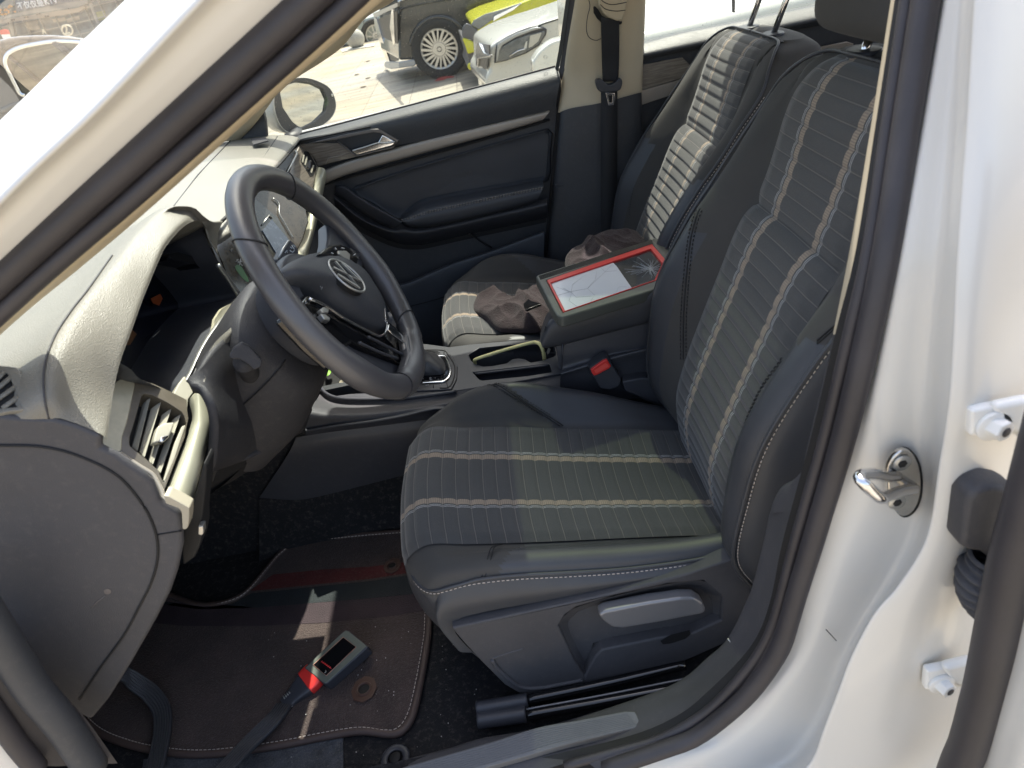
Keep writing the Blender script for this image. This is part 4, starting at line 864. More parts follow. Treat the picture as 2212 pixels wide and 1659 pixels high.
# dash body below the pad, far side
loft('glovebox', [[(-.50, .55, .74), (-.51, .8, .735), (-.52, 1.0, .715)], [(-.50, .56, .66), (-.51, .8, .655), (-.52, 1.0, .64)], [(-.48, .56, .58), (-.49, .8, .57), (-.50, 1.0, .56)], [(-.45, .56, .45), (-.46, .8, .44), (-.48, 1.0, .44)], [(-.58, .56, .34), (-.58, .8, .34), (-.58, 1.0, .34)]], M_['plastic'], dash, rv=4, k=20)
# ---- far side dash face : band, vent, wood strip, blade
fp0 = Y(660, 400, .93)
FN = unit(A([.80, -.25, .42]))
fq = lambda a, b, h=0: PN(a, b, Y(675, 380, .955)+FN*h, FN)
q2 = lambda L: [(403+a*.382, 288+b*.382) for a, b in L]
FS = plate('far_dash_trim', [fq(*q) for q in q2([(640, 62), (660, 72), (700, 100), (745, 190), (735, 215), (712, 330), (690, 400), (640, 380), (560, 300), (575, 240), (600, 150)])], -FN*.03, M_['wood'], dash, bevel=.003)
plate('far_vent_cavity', [fq(*q, .001) for q in q2([(668, 100), (690, 105), (735, 185), (718, 240), (700, 245), (645, 155)])], -FN*.002, M_['black'], FS)
for q in ([(662, 120), (668, 122), (660, 165), (654, 160)], [(680, 130), (686, 133), (674, 180), (668, 175)], [(700, 150), (706, 155), (690, 205), (683, 196)], [(716, 178), (722, 182), (708, 225), (702, 218)]):
    plate('far_vent_slat', [fq(*k, .003) for k in q2(q)], -FN*.004, slatm, FS)
plate('far_vent_knob', [fq(*k, .006) for k in q2([(692, 150), (704, 158), (698, 200), (684, 190)])], -FN*.004, M_['chrome'], FS)
plate('far_dash_face', [fq(*k, -.004) for k in q2([(470, 240), (630, 75), (655, 62), (620, 110), (560, 215), (540, 260), (480, 330), (440, 300)])], -FN*.02, mat('grey_smoked_panel', (.10, .10, .10), .25, var=.1), dash)
plate('far_silver_edge', [fq(*k, .002) for k in q2([(620, 90), (628, 100), (632, 122), (585, 200), (565, 235), (556, 240), (600, 150), (622, 115)])], -FN*.01, M_['satin'], dash, bevel=.002)
fb_l = [(688, 361, .975), (681, 385, .96), (672, 425, .91), (664, 470, .84), (657, 505, .77), (645, 537, .70), (632, 562, .62), (620, 590, .52)]
fb_m = [(698, 368, .965), (690, 400, .95), (682, 440, .90), (674, 478, .83), (667, 508, .76), (652, 548, .69), (638, 572, .61), (628, 600, .51)]
fb_r = [(705, 377, .968), (697, 412, .955), (688, 455, .90), (680, 487, .83), (673, 512, .76), (660, 553, .69), (646, 580, .61), (638, 606, .51)]
loft('blade_trim', [[Y(a-3, b-2, k+.02) for a, b, k in fb_l], [Y(*q) for q in fb_l], [Y(*q)+A([.004, 0, .004]) for q in fb_m], [Y(*q) for q in fb_r], [Y(*q)+A([-.01, .01, -.02]) for q in fb_r]], M_['ivory'], dash, rv=4, k=40)
# ---- infotainment stack
IN = unit(A([.86, -.22, .40])); i0 = Y(560, 520, .38)
ip = lambda a, b, h=0: PN(a, b, i0+IN*h, IN)
dusty = mat('dusty_gloss_panel', (.045, .036, .028), .22, coat=.3, var=.5, vscale=40, dirt=.55)
IS = plate('infotainment_panel', [ip(*q) for q in [(448, 520), (470, 500), (520, 450), (548, 404), (575, 392), (600, 400), (640, 425), (662, 450), (668, 480), (655, 520), (642, 545), (625, 600), (600, 640), (560, 660), (528, 650), (500, 612), (470, 570)]], -IN*.03, dusty, dash, bevel=.004)
plate('touch_screen', [ip(*q, .0015) for q in [(459, 512), (545, 425), (600, 470), (625, 520), (560, 600), (522, 636), (490, 590)]], -IN*.002, mat('screen_dark', (.03, .03, .028), .12, coat=.5, var=.4, vscale=60, dirt=.4), IS)
plate('climate_display', [ip(*q, .004) for q in [(567, 498), (587, 474), (622, 515), (632, 545), (605, 560)]], -IN*.003, mat('blue_grey_display', (.075, .09, .12), .25, var=.15, dirt=.2, vscale=60), IS)
tube('panel_crease', [ip(*q, .003) for q in [(590, 428), (603, 440), (604, 462), (618, 487), (634, 515)]], .0012, M_['satin'], IS, n=5, smp=20)
tube('panel_crease', [ip(*q, .003) for q in [(566, 486), (582, 465), (588, 472)]], .0016, M_['satin'], IS, n=5)
iconm = mat('icon_white', (.6, .62, .62), .5)
redm = mat('dusty_red_reflection', (.12, .03, .025), .3, dirt=.3, vscale=80); grm = mat('dusty_green_reflection', (.05, .17, .06), .4, dirt=.4, vscale=80)
def polyl(name, pts, r, m, par): return tube(name, pts, r, m, par, n=5)
polyl('screen_icon', [ip(*q, .0025) for q in [(475, 514), (478, 516), (476, 520), (473, 517), (475, 514)]], .0012, iconm, IS)
polyl('screen_icon', [ip(*q, .0025) for q in [(501, 543), (498, 540), (501, 538)]], .0010, iconm, IS)
for q in ([(510, 560), (524, 574)], [(513, 568), (526, 563)], [(520, 558), (517, 573)], [(509, 566), (514, 560)]): polyl('screen_icon', [ip(*k, .0025) for k in q], .0011, iconm, IS)
plate('screen_reflection', [ip(*q, .002) for q in rs([(508, 576), (518, 572), (530, 590), (538, 608), (530, 606), (515, 590)], 24, closed=True)], -IN*.001, grm, IS)  # green reflection on the glass, painted as a flat patch
# ---- stalks
SN = unit(A([.8, -.45, .35])); s0_ = Y(622, 548, .07)
spn = lambda a, b, h=0: PN(a, b, s0_+SN*h, SN)
WS = plate('wiper_stalk', [spn(*q) for q in rs([(600, 560), (608, 545), (621, 519), (632, 522), (643, 537), (645, 548), (638, 566), (622, 580), (606, 572)], 40, closed=True)], -SN*.02, M_['plastic_s'], dash, bevel=.003, seg=3)
tube('stalk_edge', [spn(*q, .002) for q in [(602, 557), (612, 538), (624, 520)]], .0018, M_['satin'], WS, n=6)
for q in ([(627, 533), (631, 537)], [(630, 530), (636, 539)], [(626, 541), (632, 545), (636, 541)], [(634, 529), (638, 534)], [(616, 546), (620, 541), (621, 546)], [(618, 556), (622, 553), (625, 557), (621, 561), (618, 556)]):
    polyl('stalk_icon', [spn(*k, .0008) for k in q], .0008, iconm, WS)
# ================================================================ STEERING
t_ = radians(24.3); WN = A([cos(t_), 0, sin(t_)]); WU = A([-sin(t_), 0, cos(t_)]); WR = A([0, 1., 0])
WC = A([-.197, -.022, .714])-WN*.0149
def wl(a, b, h=0): return WC+WR*a+WU*b+WN*h
def wp(u, v, h=0): return PN(u, v, WC+WN*h, WN)
# column shroud
def ring(off, hw, top, bot, cx=-.012, n=40, pw=.8):
    out = []
    for k in range(n):
        a = 2*pi*k/n; ca, sa = cos(a), sin(a); x = hw*np.sign(ca)*abs(ca)**pw; y = (top if sa > 0 else bot)*abs(sa)**pw
        out.append(wl(cx+x, y, off))
    return out
SHR = loft('column_shroud', [ring(-.086, .062, .052, -.072, pw=1), ring(-.090, .078, .060, -.084, pw=.95), ring(-.105, .096, .068, -.095), ring(-.14, .104, .062, -.112), ring(-.19, .105, .048, -.135), ring(-.27, .105, .03, -.15)], M_['colp'], CARROOT, rv=4, closed_u=True, k=64)
loft('shroud_collar', [ring(-.09, .067, .058, -.076, pw=1), ring(-.07, .073, .062, -.083, pw=1), ring(-.045, .083, .070, -.092, pw=1), ring(-.028, .080, .068, -.090, pw=1), ring(-.022, .06, .05, -.07, pw=1)], M_['plastic_s'], SHR, rv=4, closed_u=True, k=64)
# split line
tube('shroud_split', [p+unit(p-wl(-.012, 0, -.15))*.0012 for p in [wl(-.012-.079, -.018, -.091), wl(-.012-.0965, -.02, -.105), wl(-.012-.1045, -.024, -.14), wl(-.012-.1055, -.028, -.19)]], .0009, M_['black'], SHR, n=5, smp=20)
# indicator stalk, pointing at the camera
rt_ = Y(545, 815, -.108)
Q = [Y(547, 822, -.10), Y(540, 806, -.13), Y(531, 790, -.155), Y(527, 782, -.17)]
cyl('stalk_boot', Y(545, 817, -.117), (.1, 1, -.1), .031, .012, M_['plastic_s'], SHR, r2=.033)
cyl('stalk_socket', Y(546, 818, -.1185), (.1, 1, -.1), .0245, .004, M_['black'], SHR)
STK = tube('indicator_stalk', Q, [.017, .0135, .012, .013], M_['colp'], SHR, n=16, smp=20)
hd = [(494, 771), (504, 752), (522, 740), (541, 750), (566, 778), (565, 792), (549, 800), (537, 788), (518, 776), (500, 776)]
hn = unit(A([.35, -.85, .3])); h0 = Y(530, 770, -.185)
plate('stalk_head', [PN(a, b, h0, hn) for a, b in hd], -hn*.022, M_['colp'], STK, bevel=.004, seg=3)
# wheel
NR = 120
SW = None
V = []; F = []
n = 20
for i in range(NR):
    a = 2*pi*i/NR
    thumb = .0025*(math.exp(-((a-radians(205))/.22)**2)+math.exp(-((a-radians(-25 % 360))/.22)**2))
    for k in range(n):
        b = 2*pi*k/n; rr = .168+(.0178+thumb)*cos(b)-(.0035 if abs(sin(a)+1) < .08 else 0); V.append(wl(rr*cos(a), rr*sin(a), (.0158+thumb)*sin(b)))
for i in range(NR):
    for k in range(n): F.append((i*n+k, i*n+(k+1) % n, ((i+1) % NR)*n+(k+1) % n, ((i+1) % NR)*n+k))
SW = mesh('steering_wheel', V, F, M_['rim'], CARROOT)
for a in (radians(47), radians(133), radians(235), radians(305)):
    tube('rim_seam', [wl((.168+.0184*cos(b))*cos(a+.06*sin(b)), (.168+.0184*cos(b))*sin(a+.06*sin(b)), .0164*sin(b)) for b in np.linspace(0, 2*pi, 24, endpoint=False)], .0011, M_['dstitch'], SW, n=5, closed=True)
# spokes
def spoke(name, pts, h0_, h1, m, bev=.005): return plate(name, [wl(a, b, h1) for a, b in pts], -WN*(h1-h0_), m, SW, bevel=bev, seg=3)
spoke('spoke', [(.07, .03), (.11, .034), (.158, .045), (.162, .0), (.157, -.04), (.11, -.035), (.07, -.05)], -.03, -.006, M_['plastic_s'])
spoke('spoke', [(-.07, .03), (-.11, .034), (-.158, .045), (-.162, .0), (-.157, -.04), (-.11, -.045), (-.07, -.06)], -.03, -.012, M_['gloss'])
plate('lower_spoke', [wp(a, b, -.012) for a, b in [(668, 652), (696, 663), (736, 686), (776, 706), (812, 724), (832, 720), (838, 692), (852, 704), (869, 721), (900, 752), (904, 775), (890, 785), (869, 784), (829, 769), (776, 748), (736, 724), (700, 700), (672, 676)]], -WN*.016, M_['gloss'], SW, bevel=.003)
plate('spoke_back', [wp(a, b, -.020) for a, b in [(650, 650), (690, 675), (736, 712), (776, 738), (829, 760), (880, 778), (880, 800), (850, 822), (800, 815), (730, 775), (660, 700)]], -WN*.010, M_['plastic_s'], SW, bevel=.003)
spoke('lower_spoke_rim_pad', [(.046, -.135), (.06, -.153), (.02, -.162), (-.02, -.162), (-.055, -.156), (-.046, -.140), (0, -.146)], -.012, .006, M_['rim'], .004)
# airbag pad, unprojected on a plane a little behind the emblem
pad = [(608, 590), (617, 573), (653, 555), (684, 547), (725, 550), (765, 577), (785, 593), (804, 622), (823, 653), (832, 682), (832, 711), (823, 719), (784, 704), (737, 677), (689, 641), (655, 622), (625, 606)]
padp = [wp(a, b, -.020) for a, b in pad]
PD = dome('airbag_cover', padp, WN, .0315, M_['plastic'], SW, k=80, rings=18, pw=2.4, skirt=.03, cen=wl(.005, -.01, -.020))
# chrome line under the pad
cl_ = [(668, 646), (690, 655), (712, 668), (745, 690), (790, 714), (815, 726), (829, 722), (834, 708), (833, 690), (829, 672)]
tube('chrome_line', [wp(a, b, -.009) for a, b in cl_], 1, M_['chrome'], SW, n=8, smp=60, flat=(.0022, .003), upv=WN)
for L in ([(692, 668), (700, 662), (712, 667), (710, 676), (700, 676)], [(693, 678), (703, 678), (714, 686), (713, 693), (702, 690)]):
    plate('switch_chrome', [wp(a, b, -.004) for a, b in L], -WN*.008, M_['satin'], SW, bevel=.0015)
plate('button_pod', [wp(a, b, .002) for a, b in [(688, 549), (700, 538), (712, 529), (735, 527), (760, 536), (780, 548), (776, 562), (768, 577), (740, 562), (718, 552)]], -WN*.02, M_['gloss'], SW, bevel=.002)
plate('button', [wp(a, b, .004) for a, b in [(731, 541), (748, 541), (757, 549), (756, 562), (748, 560), (733, 548)]], -WN*.004, M_['satin'], SW, bevel=.001)
for q in ([(716, 546), (720, 548)], [(724, 535), (727, 539)], [(764, 551), (768, 548)], [(738, 535), (744, 537)]): polyl('button_mark', [wp(*k, .0028) for k in q], .0007, iconm, SW)
plate('spoke_chrome', [wp(a, b, -.001) for a, b in [(831, 664), (836, 672), (842, 686), (838, 694), (833, 690)]], -WN*.004, M_['chrome'], SW, bevel=.001)
plate('spoke_chrome', [wp(a, b, .001) for a, b in [(840, 700), (848, 703), (872, 726), (885, 742), (882, 748), (872, 738), (850, 722), (838, 710)]], -WN*.004, M_['chrome'], SW, bevel=.0015)
plate('spoke_switch', [wp(a, b, .001) for a, b in [(872, 740), (884, 741), (896, 752), (895, 764), (885, 762), (875, 752)]], -WN*.006, M_['silver'], SW, bevel=.002)
for L in ([(795, 728), (812, 736), (835, 748), (870, 766)], [(775, 740), (800, 752), (830, 765), (858, 774)]): tube('spoke_crease', [wp(*q, -.006) for q in L], .0022, M_['plastic_s'], SW, n=6, smp=20)
# emblem: ring and the two stacked letters
EO = .0035
EC = A([-.19817, -.01248, .71006])+WN*.001; EN = unit(A([.8256, .0349, .5632])); EX = unit(np.cross(WU, EN)); EX = EX if EX[1] > 0 else -EX; EU = np.cross(EN, EX); EU = EU if EU[2] > 0 else -EU
em0 = [EC+EX*.0305*cos(a)+EU*.0305*sin(a) for a in np.linspace(0, 2*pi, 48, endpoint=False)]
plate('emblem_back', em0, -EN*.008, M_['black'], PD)
tube('emblem_ring', em0, .0016, M_['satin'], PD, n=8, closed=True)
def stroke(L, w=.0024, name='emblem_letter'): return tube(name, [EC+EX*a*.86+EU*b*.86+EN*.0012 for a, b in L], 1, M_['satin'], PD, sq=True, flat=(w*.9, .0014), upv=EN)
stroke([(-.013, .026), (0, .003), (.013, .026)]); stroke([(-.0255, .016), (-.0135, -.024), (0, -.002), (.0135, -.024), (.0255, .016)])
# tiny moulded marks on the pad
txt = mat('moulded_mark', (.10, .10, .10), .5)
for q in ([(692, 618), (695, 624)], [(696, 620), (694, 626)]): polyl('moulded_mark', [wp(*k, .0085) for k in q], .0006, txt, PD)
for i in range(3): polyl('moulded_mark', [wp(800+i*3, 634+i*1, .001), wp(802+i*3, 644+i*1, .001)], .0008, txt, PD)
# ================================================================ PASSENGER DOOR (far side)
PD_ = M_['plastic']; DY = 1.04
door_leather = mat('door_leather', (.042, .047, .057), .45, bump=.2, bscale=1100, var=.12, kind='voronoi', bdist=.0006)
pad_m = mat('soft_grained_pad', (.040, .043, .048), .45, bump=.6, bscale=520, var=.1, kind='voronoi', bdist=.001)
def YY(L): return [Y(a, b, k) for a, b, k in L]
PDR = loft('passenger_door', [[q+A([0, .043, -.003]) for q in YY([(630, 299, 1.07), (653, 290, 1.07), (737, 268, 1.07), (900, 225, 1.07), (1050, 185, 1.07), (1200, 145, 1.07)])], YY([(630, 299, 1.07), (653, 290, 1.07), (737, 268, 1.07), (900, 225, 1.07), (1050, 185, 1.07), (1200, 145, 1.07)]),
    YY([(630, 301, 1.05), (653, 292, 1.05), (737, 271, 1.05), (900, 228, 1.05), (1050, 188, 1.05), (1203, 148, 1.05)]),
    YY([(638, 302, 1.02), (662, 295, 1.02), (740, 280, 1.02), (905, 243, 1.02), (1055, 206, 1.02), (1210, 166, 1.02)]),
    YY([(645, 304, 1.012), (680, 298, 1.012), (760, 290, 1.012), (910, 265, 1.012), (1060, 230, 1.012), (1206, 195, 1.012)]),
    YY([(650, 312, 1.02), (690, 318, 1.02), (780, 322, 1.02), (915, 304, 1.02), (1065, 266, 1.02), (1200, 236, 1.02)])], pad_m, CARROOT, rv=5, k=50)
tube('window_seal', [q+A([0, .004, .001]) for q in YY([(630, 299, 1.07), (653, 290, 1.07), (737, 268, 1.07), (900, 225, 1.07), (1050, 185, 1.07), (1200, 145, 1.07)])], .003, M_['rubber'], PDR, n=8)
tube('pad_shadow_gap', YY([(646, 306, 1.012), (668, 301, 1.012), (705, 293, 1.012), (748, 284, 1.012), (800, 274, 1.012)]), .002, M_['black'], PDR, n=6)
# main panel behind everything
plate('door_card', [Y(a, b, DY+.006) for a, b in [(600, 315), (700, 300), (900, 290), (1200, 210), (1212, 240), (1200, 400), (1180, 560), (1170, 700), (900, 760), (700, 760), (560, 600)]], (0, .03, 0), PD_, PDR)
SV = M_['silver']
loft('door_trim_strip', [YY([(640, 395, 1.03), (737, 352, 1.03), (853, 319, 1.03), (970, 289, 1.03), (1070, 265, 1.03), (1186, 236, 1.03)]), YY([(640, 400, 1.018), (737, 356, 1.018), (853, 322, 1.018), (970, 292, 1.018), (1070, 268, 1.018), (1187, 241, 1.018)]),
    YY([(640, 420, 1.012), (737, 369, 1.0165), (873, 330, 1.0165), (985, 300, 1.0165), (1075, 279, 1.0165), (1181, 249, 1.0165)]),
    YY([(640, 432, 1.02), (737, 381, 1.02), (903, 333, 1.02), (1000, 307, 1.02), (1080, 286, 1.02), (1173, 259, 1.02)]), YY([(640, 433, 1.04), (737, 382, 1.04), (903, 334, 1.04), (1000, 308, 1.04), (1080, 287, 1.04), (1173, 260, 1.04)])], SV, PDR, rv=3, k=40)
c3q = lambda L: [(604.8+a*.1432, 259.2+b*.1432) for a, b in L]
WD = plate('door_wood_trim', [Y(*q, 1.016) for q in c3q([(290, 375), (440, 350), (820, 298), (860, 330), (1050, 480), (1165, 556), (900, 620), (710, 664), (570, 715), (540, 620), (470, 520), (370, 440)])], (0, .02, 0), M_['wood'], PDR, bevel=.002)
tube('trim_fold', [Y(*q, 1.0155) for q in c3q([(1050, 490), (900, 540), (730, 575), (700, 640), (690, 668)])], .0012, SV, WD, n=5)
hol = [(850, 300), (1100, 245), (1400, 190), (1500, 195), (1560, 220), (1742, 325), (1728, 365), (1690, 400), (1400, 470), (1170, 533), (1080, 480)]
bez = [(430, 350), (700, 285), (1000, 215), (1380, 140), (1470, 135), (1540, 160), (1790, 310), (1785, 330), (1745, 365), (1715, 425), (1400, 500), (1165, 556), (1050, 485), (850, 315), (820, 300), (600, 335)]
BZ = plate('handle_bezel', [Y(*q, 1.008) for q in c3q(bez)], (0, .03, 0), mat('bezel_grey', (.16, .15, .145), .35, .4), PDR, bevel=.0015, holes=[[Y(*q, 1.008) for q in c3q(hol)]])
plate('handle_well', [Y(*q, 1.034) for q in c3q(hol)], (0, .004, 0), PD_, BZ)
plate('door_handle', [Y(*q, 1.004) for q in c3q([(1085, 468), (1100, 455), (1460, 350), (1490, 320), (1540, 228), (1600, 250), (1738, 328), (1725, 362), (1690, 392), (1400, 468), (1165, 532), (1140, 515), (1110, 490)])], (0, .012, 0), M_['chrome'], BZ, bevel=.003, seg=3)
tube('handle_highlight', [Y(*q, 1.0) for q in c3q([(1090, 466), (1280, 410), (1465, 352), (1600, 350), (1735, 330)])], .0022, M_['satin'], BZ, n=8, smp=30)
r2q = lambda L: [(737+a/3, b/3) for a, b in L]
# shadow line + leather insert
tube('panel_gap', [Y(*q, 1.036) for q in r2q([(-250, 1245), (0, 1160), (500, 1022), (1000, 880), (1350, 775)])], .0035, M_['black'], PDR, n=6, smp=40)
ins = [(90, 1228), (350, 1130), (600, 1052), (1000, 935), (1290, 853), (1335, 852), (1345, 880), (1335, 1000), (1322, 1165), (1200, 1185), (900, 1240), (600, 1310), (500, 1340), (400, 1400), (360, 1410), (230, 1325)]
loft('door_insert', [[Y(*q, 1.036) for q in r2q(rs(ins, 60, closed=True))], [Y(*((A(q)-A((737+800/3, 1130/3)))*.975+A((737+800/3, 1130/3))), 1.042) for q in r2q(rs(ins, 60, closed=True))], [Y(*((A(q)-A((737+800/3, 1130/3)))*.1+A((737+800/3, 1130/3))), 1.044) for q in r2q(rs(ins, 60, closed=True))]], door_leather, PDR, rv=3, closed_u=True)
tube('insert_edge', [Y(*q, 1.036) for q in r2q([(90, 1228), (350, 1130), (600, 1052), (1000, 935), (1290, 853), (1335, 852), (1345, 880), (1335, 1000), (1322, 1165)])], .0022, PD_, PDR, n=8, smp=60)
# armrest
ar_t = [(385, 1420), (470, 1350), (560, 1310), (800, 1262), (1050, 1215), (1310, 1168)]
ar_s = [(392, 1428), (450, 1412), (560, 1375), (800, 1322), (1050, 1268), (1310, 1216)]
ar_l = [(400, 1436), (440, 1462), (560, 1462), (800, 1420), (1050, 1362), (1270, 1300)]
AR = loft('armrest', [[Y(*q, 1.035) for q in r2q([(x, y-25) for x, y in ar_t])], [Y(*q, 1.02) for q in r2q(ar_t)], [Y(*((A(a)+A(b))/2), .985) for a, b in zip(r2q(ar_t), r2q(ar_s))], [Y(*q, .968) for q in r2q(ar_s)], [Y(*((A(a)+A(b))/2), .962) for a, b in zip(r2q(ar_s), r2q(ar_l))], [Y(*q, .972) for q in r2q(ar_l)], [Y(*q, 1.03) for q in r2q([(x, y+12) for x, y in ar_l])]], door_leather, PDR, rv=4, k=50)
for d in (-4, 6): dashes('stitching', [Y(q[0], q[1]+d/3, .967)+A([0, -.001, 0]) for q in r2q(ar_s)], mat('grey_thread', (.20, .19, .18), .7), AR, r=.0013, seg=.005)
# pull grip running forward-up from the armrest
gt = [(724, 402, 1.03), (745, 404, 1.0), (768, 420, .99), (800, 440, .985), (830, 457, .98), (866, 477, .972)]
gb = [(722, 418, 1.035), (742, 428, 1.01), (762, 443, 1.0), (792, 463, .995), (822, 480, .99), (850, 492, .985)]
loft('pull_grip', [[Y(a, b-2, k+.03) for a, b, k in gt], YY(gt), [Y(a, b+6, k-.005) for a, b, k in gt], YY(gb), [Y(a, b+2, k+.03) for a, b, k in gb]], M_['plastic_s'], PDR, rv=4, k=30)
# light band under the armrest and dark scoop
bd_t = [(720, 420), (760, 452), (800, 478), (850, 492), (868, 484), (890, 492), (950, 484), (1040, 462), (1120, 444), (1182, 428)]
bd_b = [(722, 432), (765, 470), (800, 490), (845, 510), (880, 517), (920, 515), (1000, 497), (1080, 480), (1140, 467), (1180, 458)]
loft('armrest_base', [[Y(a, b, 1.01) for a, b in bd_t], [Y(a/2+c/2, b/2+d/2, .998) for (a, b), (c, d) in zip(bd_t, bd_b)], [Y(a, b, 1.012) for a, b in bd_b], [Y(a+2, b+12, 1.045) for a, b in bd_b]], M_['plastic_s'], PDR, rv=4, k=40)
loft('door_scoop', [[Y(a, b+10, 1.045) for a, b in bd_b], [Y(a, b+22, 1.045) for a, b in bd_b]], M_['black'], PDR, rv=2, k=30)
# lower pocket
pk_t = [(700, 640), (780, 632), (846, 618), (882, 610), (976, 570), (1060, 543), (1175, 500)]
pk_m = [(700, 652), (780, 644), (850, 628), (890, 620), (980, 582), (1064, 553), (1175, 512)]
pk_l = [(700, 720), (790, 705), (870, 685), (900, 672), (985, 650), (1070, 620), (1175, 585)]
loft('door_pocket', [[Y(a, b-2, 1.03) for a, b in pk_t], [Y(a, b, .985) for a, b in pk_t], [Y(a, b, .975) for a, b in pk_m], [Y(a, b, .985) for a, b in pk_l], [Y(a, b+90, .995) for a, b in pk_l]], mat('door_bin_plastic', (.055, .062, .076), .5, var=.1), PDR, rv=4, k=40)
tube('pocket_line', [Y(a, b, .978) for a, b in [(860, 668), (900, 658), (945, 646), (1000, 628), (1040, 612)]], .0012, M_['black'], PDR, n=5)
tube('recess_edge', [Y(*q, 1.038) for q in r2q([(640, 1500), (740, 1495), (830, 1512), (900, 1560), (975, 1605)])], .003, M_['black'], PDR, n=6, smp=20)
# small chrome lock pin / window glass of this door
wl1 = [YS(a, b, 1.075, 0) for a, b in [(500, 325), (630, 298), (900, 227), (1200, 145), (1260, 128)]]
def tumble(P, dz, k=-.42): return A([P[0], P[1]+k*dz, P[2]+dz])
def glasspane(name, base, dz, m, par):
    return loft(name, [base]+[[tumble(p, dz*t) for p in base] for t in (.5, 1.)], m, par, rv=3, k=20)
glasspane('passenger_window', wl1, .42, M_['win'], PDR)
# window etch marks (ring mark and two lines of tiny print)
ek = mat('etch_grey', (.35, .37, .36), .6)
def gp(u, v):
    P = Y(u, v, 1.07)
    for i in range(12): P = Y(u, v, .5*P[1]+.5*(1.0735-max(0, P[2]-.74)*.42))
    return P
ETC = tube('window_etching', [gp(1178+4*cos(a), 123+4.2*sin(a)) for a in np.linspace(0, 2*pi, 16, endpoint=False)], .0006, ek, PDR, n=5, closed=True)
for q in ([(1175, 121), (1177, 126), (1178, 123), (1180, 126), (1182, 121)],): polyl('etch_line', [gp(*k) for k in q], .0005, ek, ETC)
for r_ in range(3):
    for i in range(6-r_): polyl('etch_line', [gp(1169+i*3.3+r_*2, 132+r_*3.2-i*.5), gp(1171+i*3.3+r_*2, 131.7+r_*3.2-i*.5)], .0005, ek, ETC)
# dark window-frame strip at the rear of this window
def yb(L, y0=1.03, sl=-.42):
    out = []
    for a, b in L:
        P = Y(a, b, y0)
        for i in range(14): P = Y(a, b, .5*P[1]+.5*(y0+max(0, P[2]-.72)*sl))
        out.append(P)
    return out
loft('window_frame_strip', [yb([(1226, -40), (1222, 0), (1208, 100), (1199, 150)], 1.06), yb([(1233, -40), (1230, 0), (1216, 105), (1206, 155)], 1.04)], M_['black'], PDR, rv=2, k=16)
loft('window_frame_inner', [yb([(1233, -40), (1230, 0), (1216, 105), (1206, 158)], 1.042), yb([(1247, -40), (1243, 0), (1226, 120), (1213, 175)], 1.03)], M_['plastic_g'], PDR, rv=2, k=16)
plate('door_edge_gap', [Y(a, b, 1.034) for a, b in [(1206, 155), (1212, 175), (1211, 240), (1205, 320), (1192, 480), (1180, 600), (1172, 600), (1184, 470), (1196, 330), (1204, 240), (1204, 190)]], (0, .01, 0), M_['black'], PDR)
# ================================================================ FAR B PILLAR
bp_l = [(1258, -80), (1248, 0), (1232, 100), (1222, 170), (1212, 243)]
bp_m = [(1330, -80), (1325, 0), (1318, 100), (1312, 160), (1300, 224)]
bp_r = [(1392, -80), (1388, 0), (1385, 80), (1382, 140), (1379, 203)]
BP = loft('pillar_cream_trim', [[p+A([0, .04, 0]) for p in yb(bp_l)], yb(bp_l, 1.02), yb(bp_m, .99), yb(bp_r, 1.0), [p+A([0.02, .05, 0]) for p in yb(bp_r, 1.0)]], M_['cream'], CARROOT, rv=5, k=30)
bl_l = [(1212, 241), (1207, 300), (1199, 390), (1190, 480), (1180, 580), (1172, 680)]
bl_m = [(1300, 222), (1298, 300), (1290, 400), (1280, 480), (1275, 580), (1270, 680)]
bl_r = [(1379, 201), (1380, 300), (1375, 400), (1370, 480), (1365, 580), (1360, 680)]
loft('pillar_dark_trim', [[Y(a, b, 1.05) for a, b in bl_l], [Y(a, b, 1.015) for a, b in bl_l], [Y(a+25, b-8, 1.0) for a, b in bl_l], [Y(a, b, .985) for a, b in bl_m], [Y(a, b, .99) for a, b in bl_r], [Y(a+4, b, 1.04) for a, b in bl_r]], M_['plastic'], CARROOT, rv=5, k=30)
tube('pillar_step', [Y(a, b, 1.004) for a, b in [(1198, 398), (1215, 400), (1232, 392), (1240, 375), (1243, 340), (1246, 300)]], .003, M_['plastic'], CARROOT, n=8, smp=30)
# shoulder belt
r2 = lambda L: r2q(L)
def ybp(q, y0=.975, s=-.42): return yb([q], y0, s)[0]
BT = loft('seat_belt', [[ybp(q, .968) for q in r2([(1684, 110), (1686, 250), (1690, 400), (1694, 530)])], [ybp(q, .966) for q in r2([(1742, 120), (1745, 250), (1746, 400), (1744, 530)])], [ybp(q, .968) for q in r2([(1802, 110), (1803, 250), (1801, 400), (1796, 530)])]], M_['belt'], CARROOT, rv=3, k=24, thick=.0015)
loft('belt_lower_run', [[Y(*q, .97) for q in r2([(1684, 590), (1684, 800), (1684, 1200), (1688, 1659)])], [Y(*q, .97) for q in r2([(1790, 590), (1790, 800), (1788, 1200), (1784, 1659)])]], M_['belt'], BT, rv=2, k=24, thick=.0015)
gc = [(1668, -60), (1675, 0), (1678, 35), (1700, 85), (1740, 118), (1790, 136), (1822, 134), (1838, 90), (1848, 40), (1856, 0), (1858, -60)]
plate('belt_guide_cover', [ybp(q, .958) for q in r2(gc)], (0, .03, 0), M_['cream'], BT, bevel=.004, seg=3)
for L in ([(1680, -5), (1710, 18), (1760, 30), (1850, 15)], [(1679, 30), (1715, 60), (1780, 72), (1842, 66)]): tube('cover_line', [ybp(q, .957) for q in r2(L)], .0009, M_['plastic_g'], BT, n=5, smp=16)
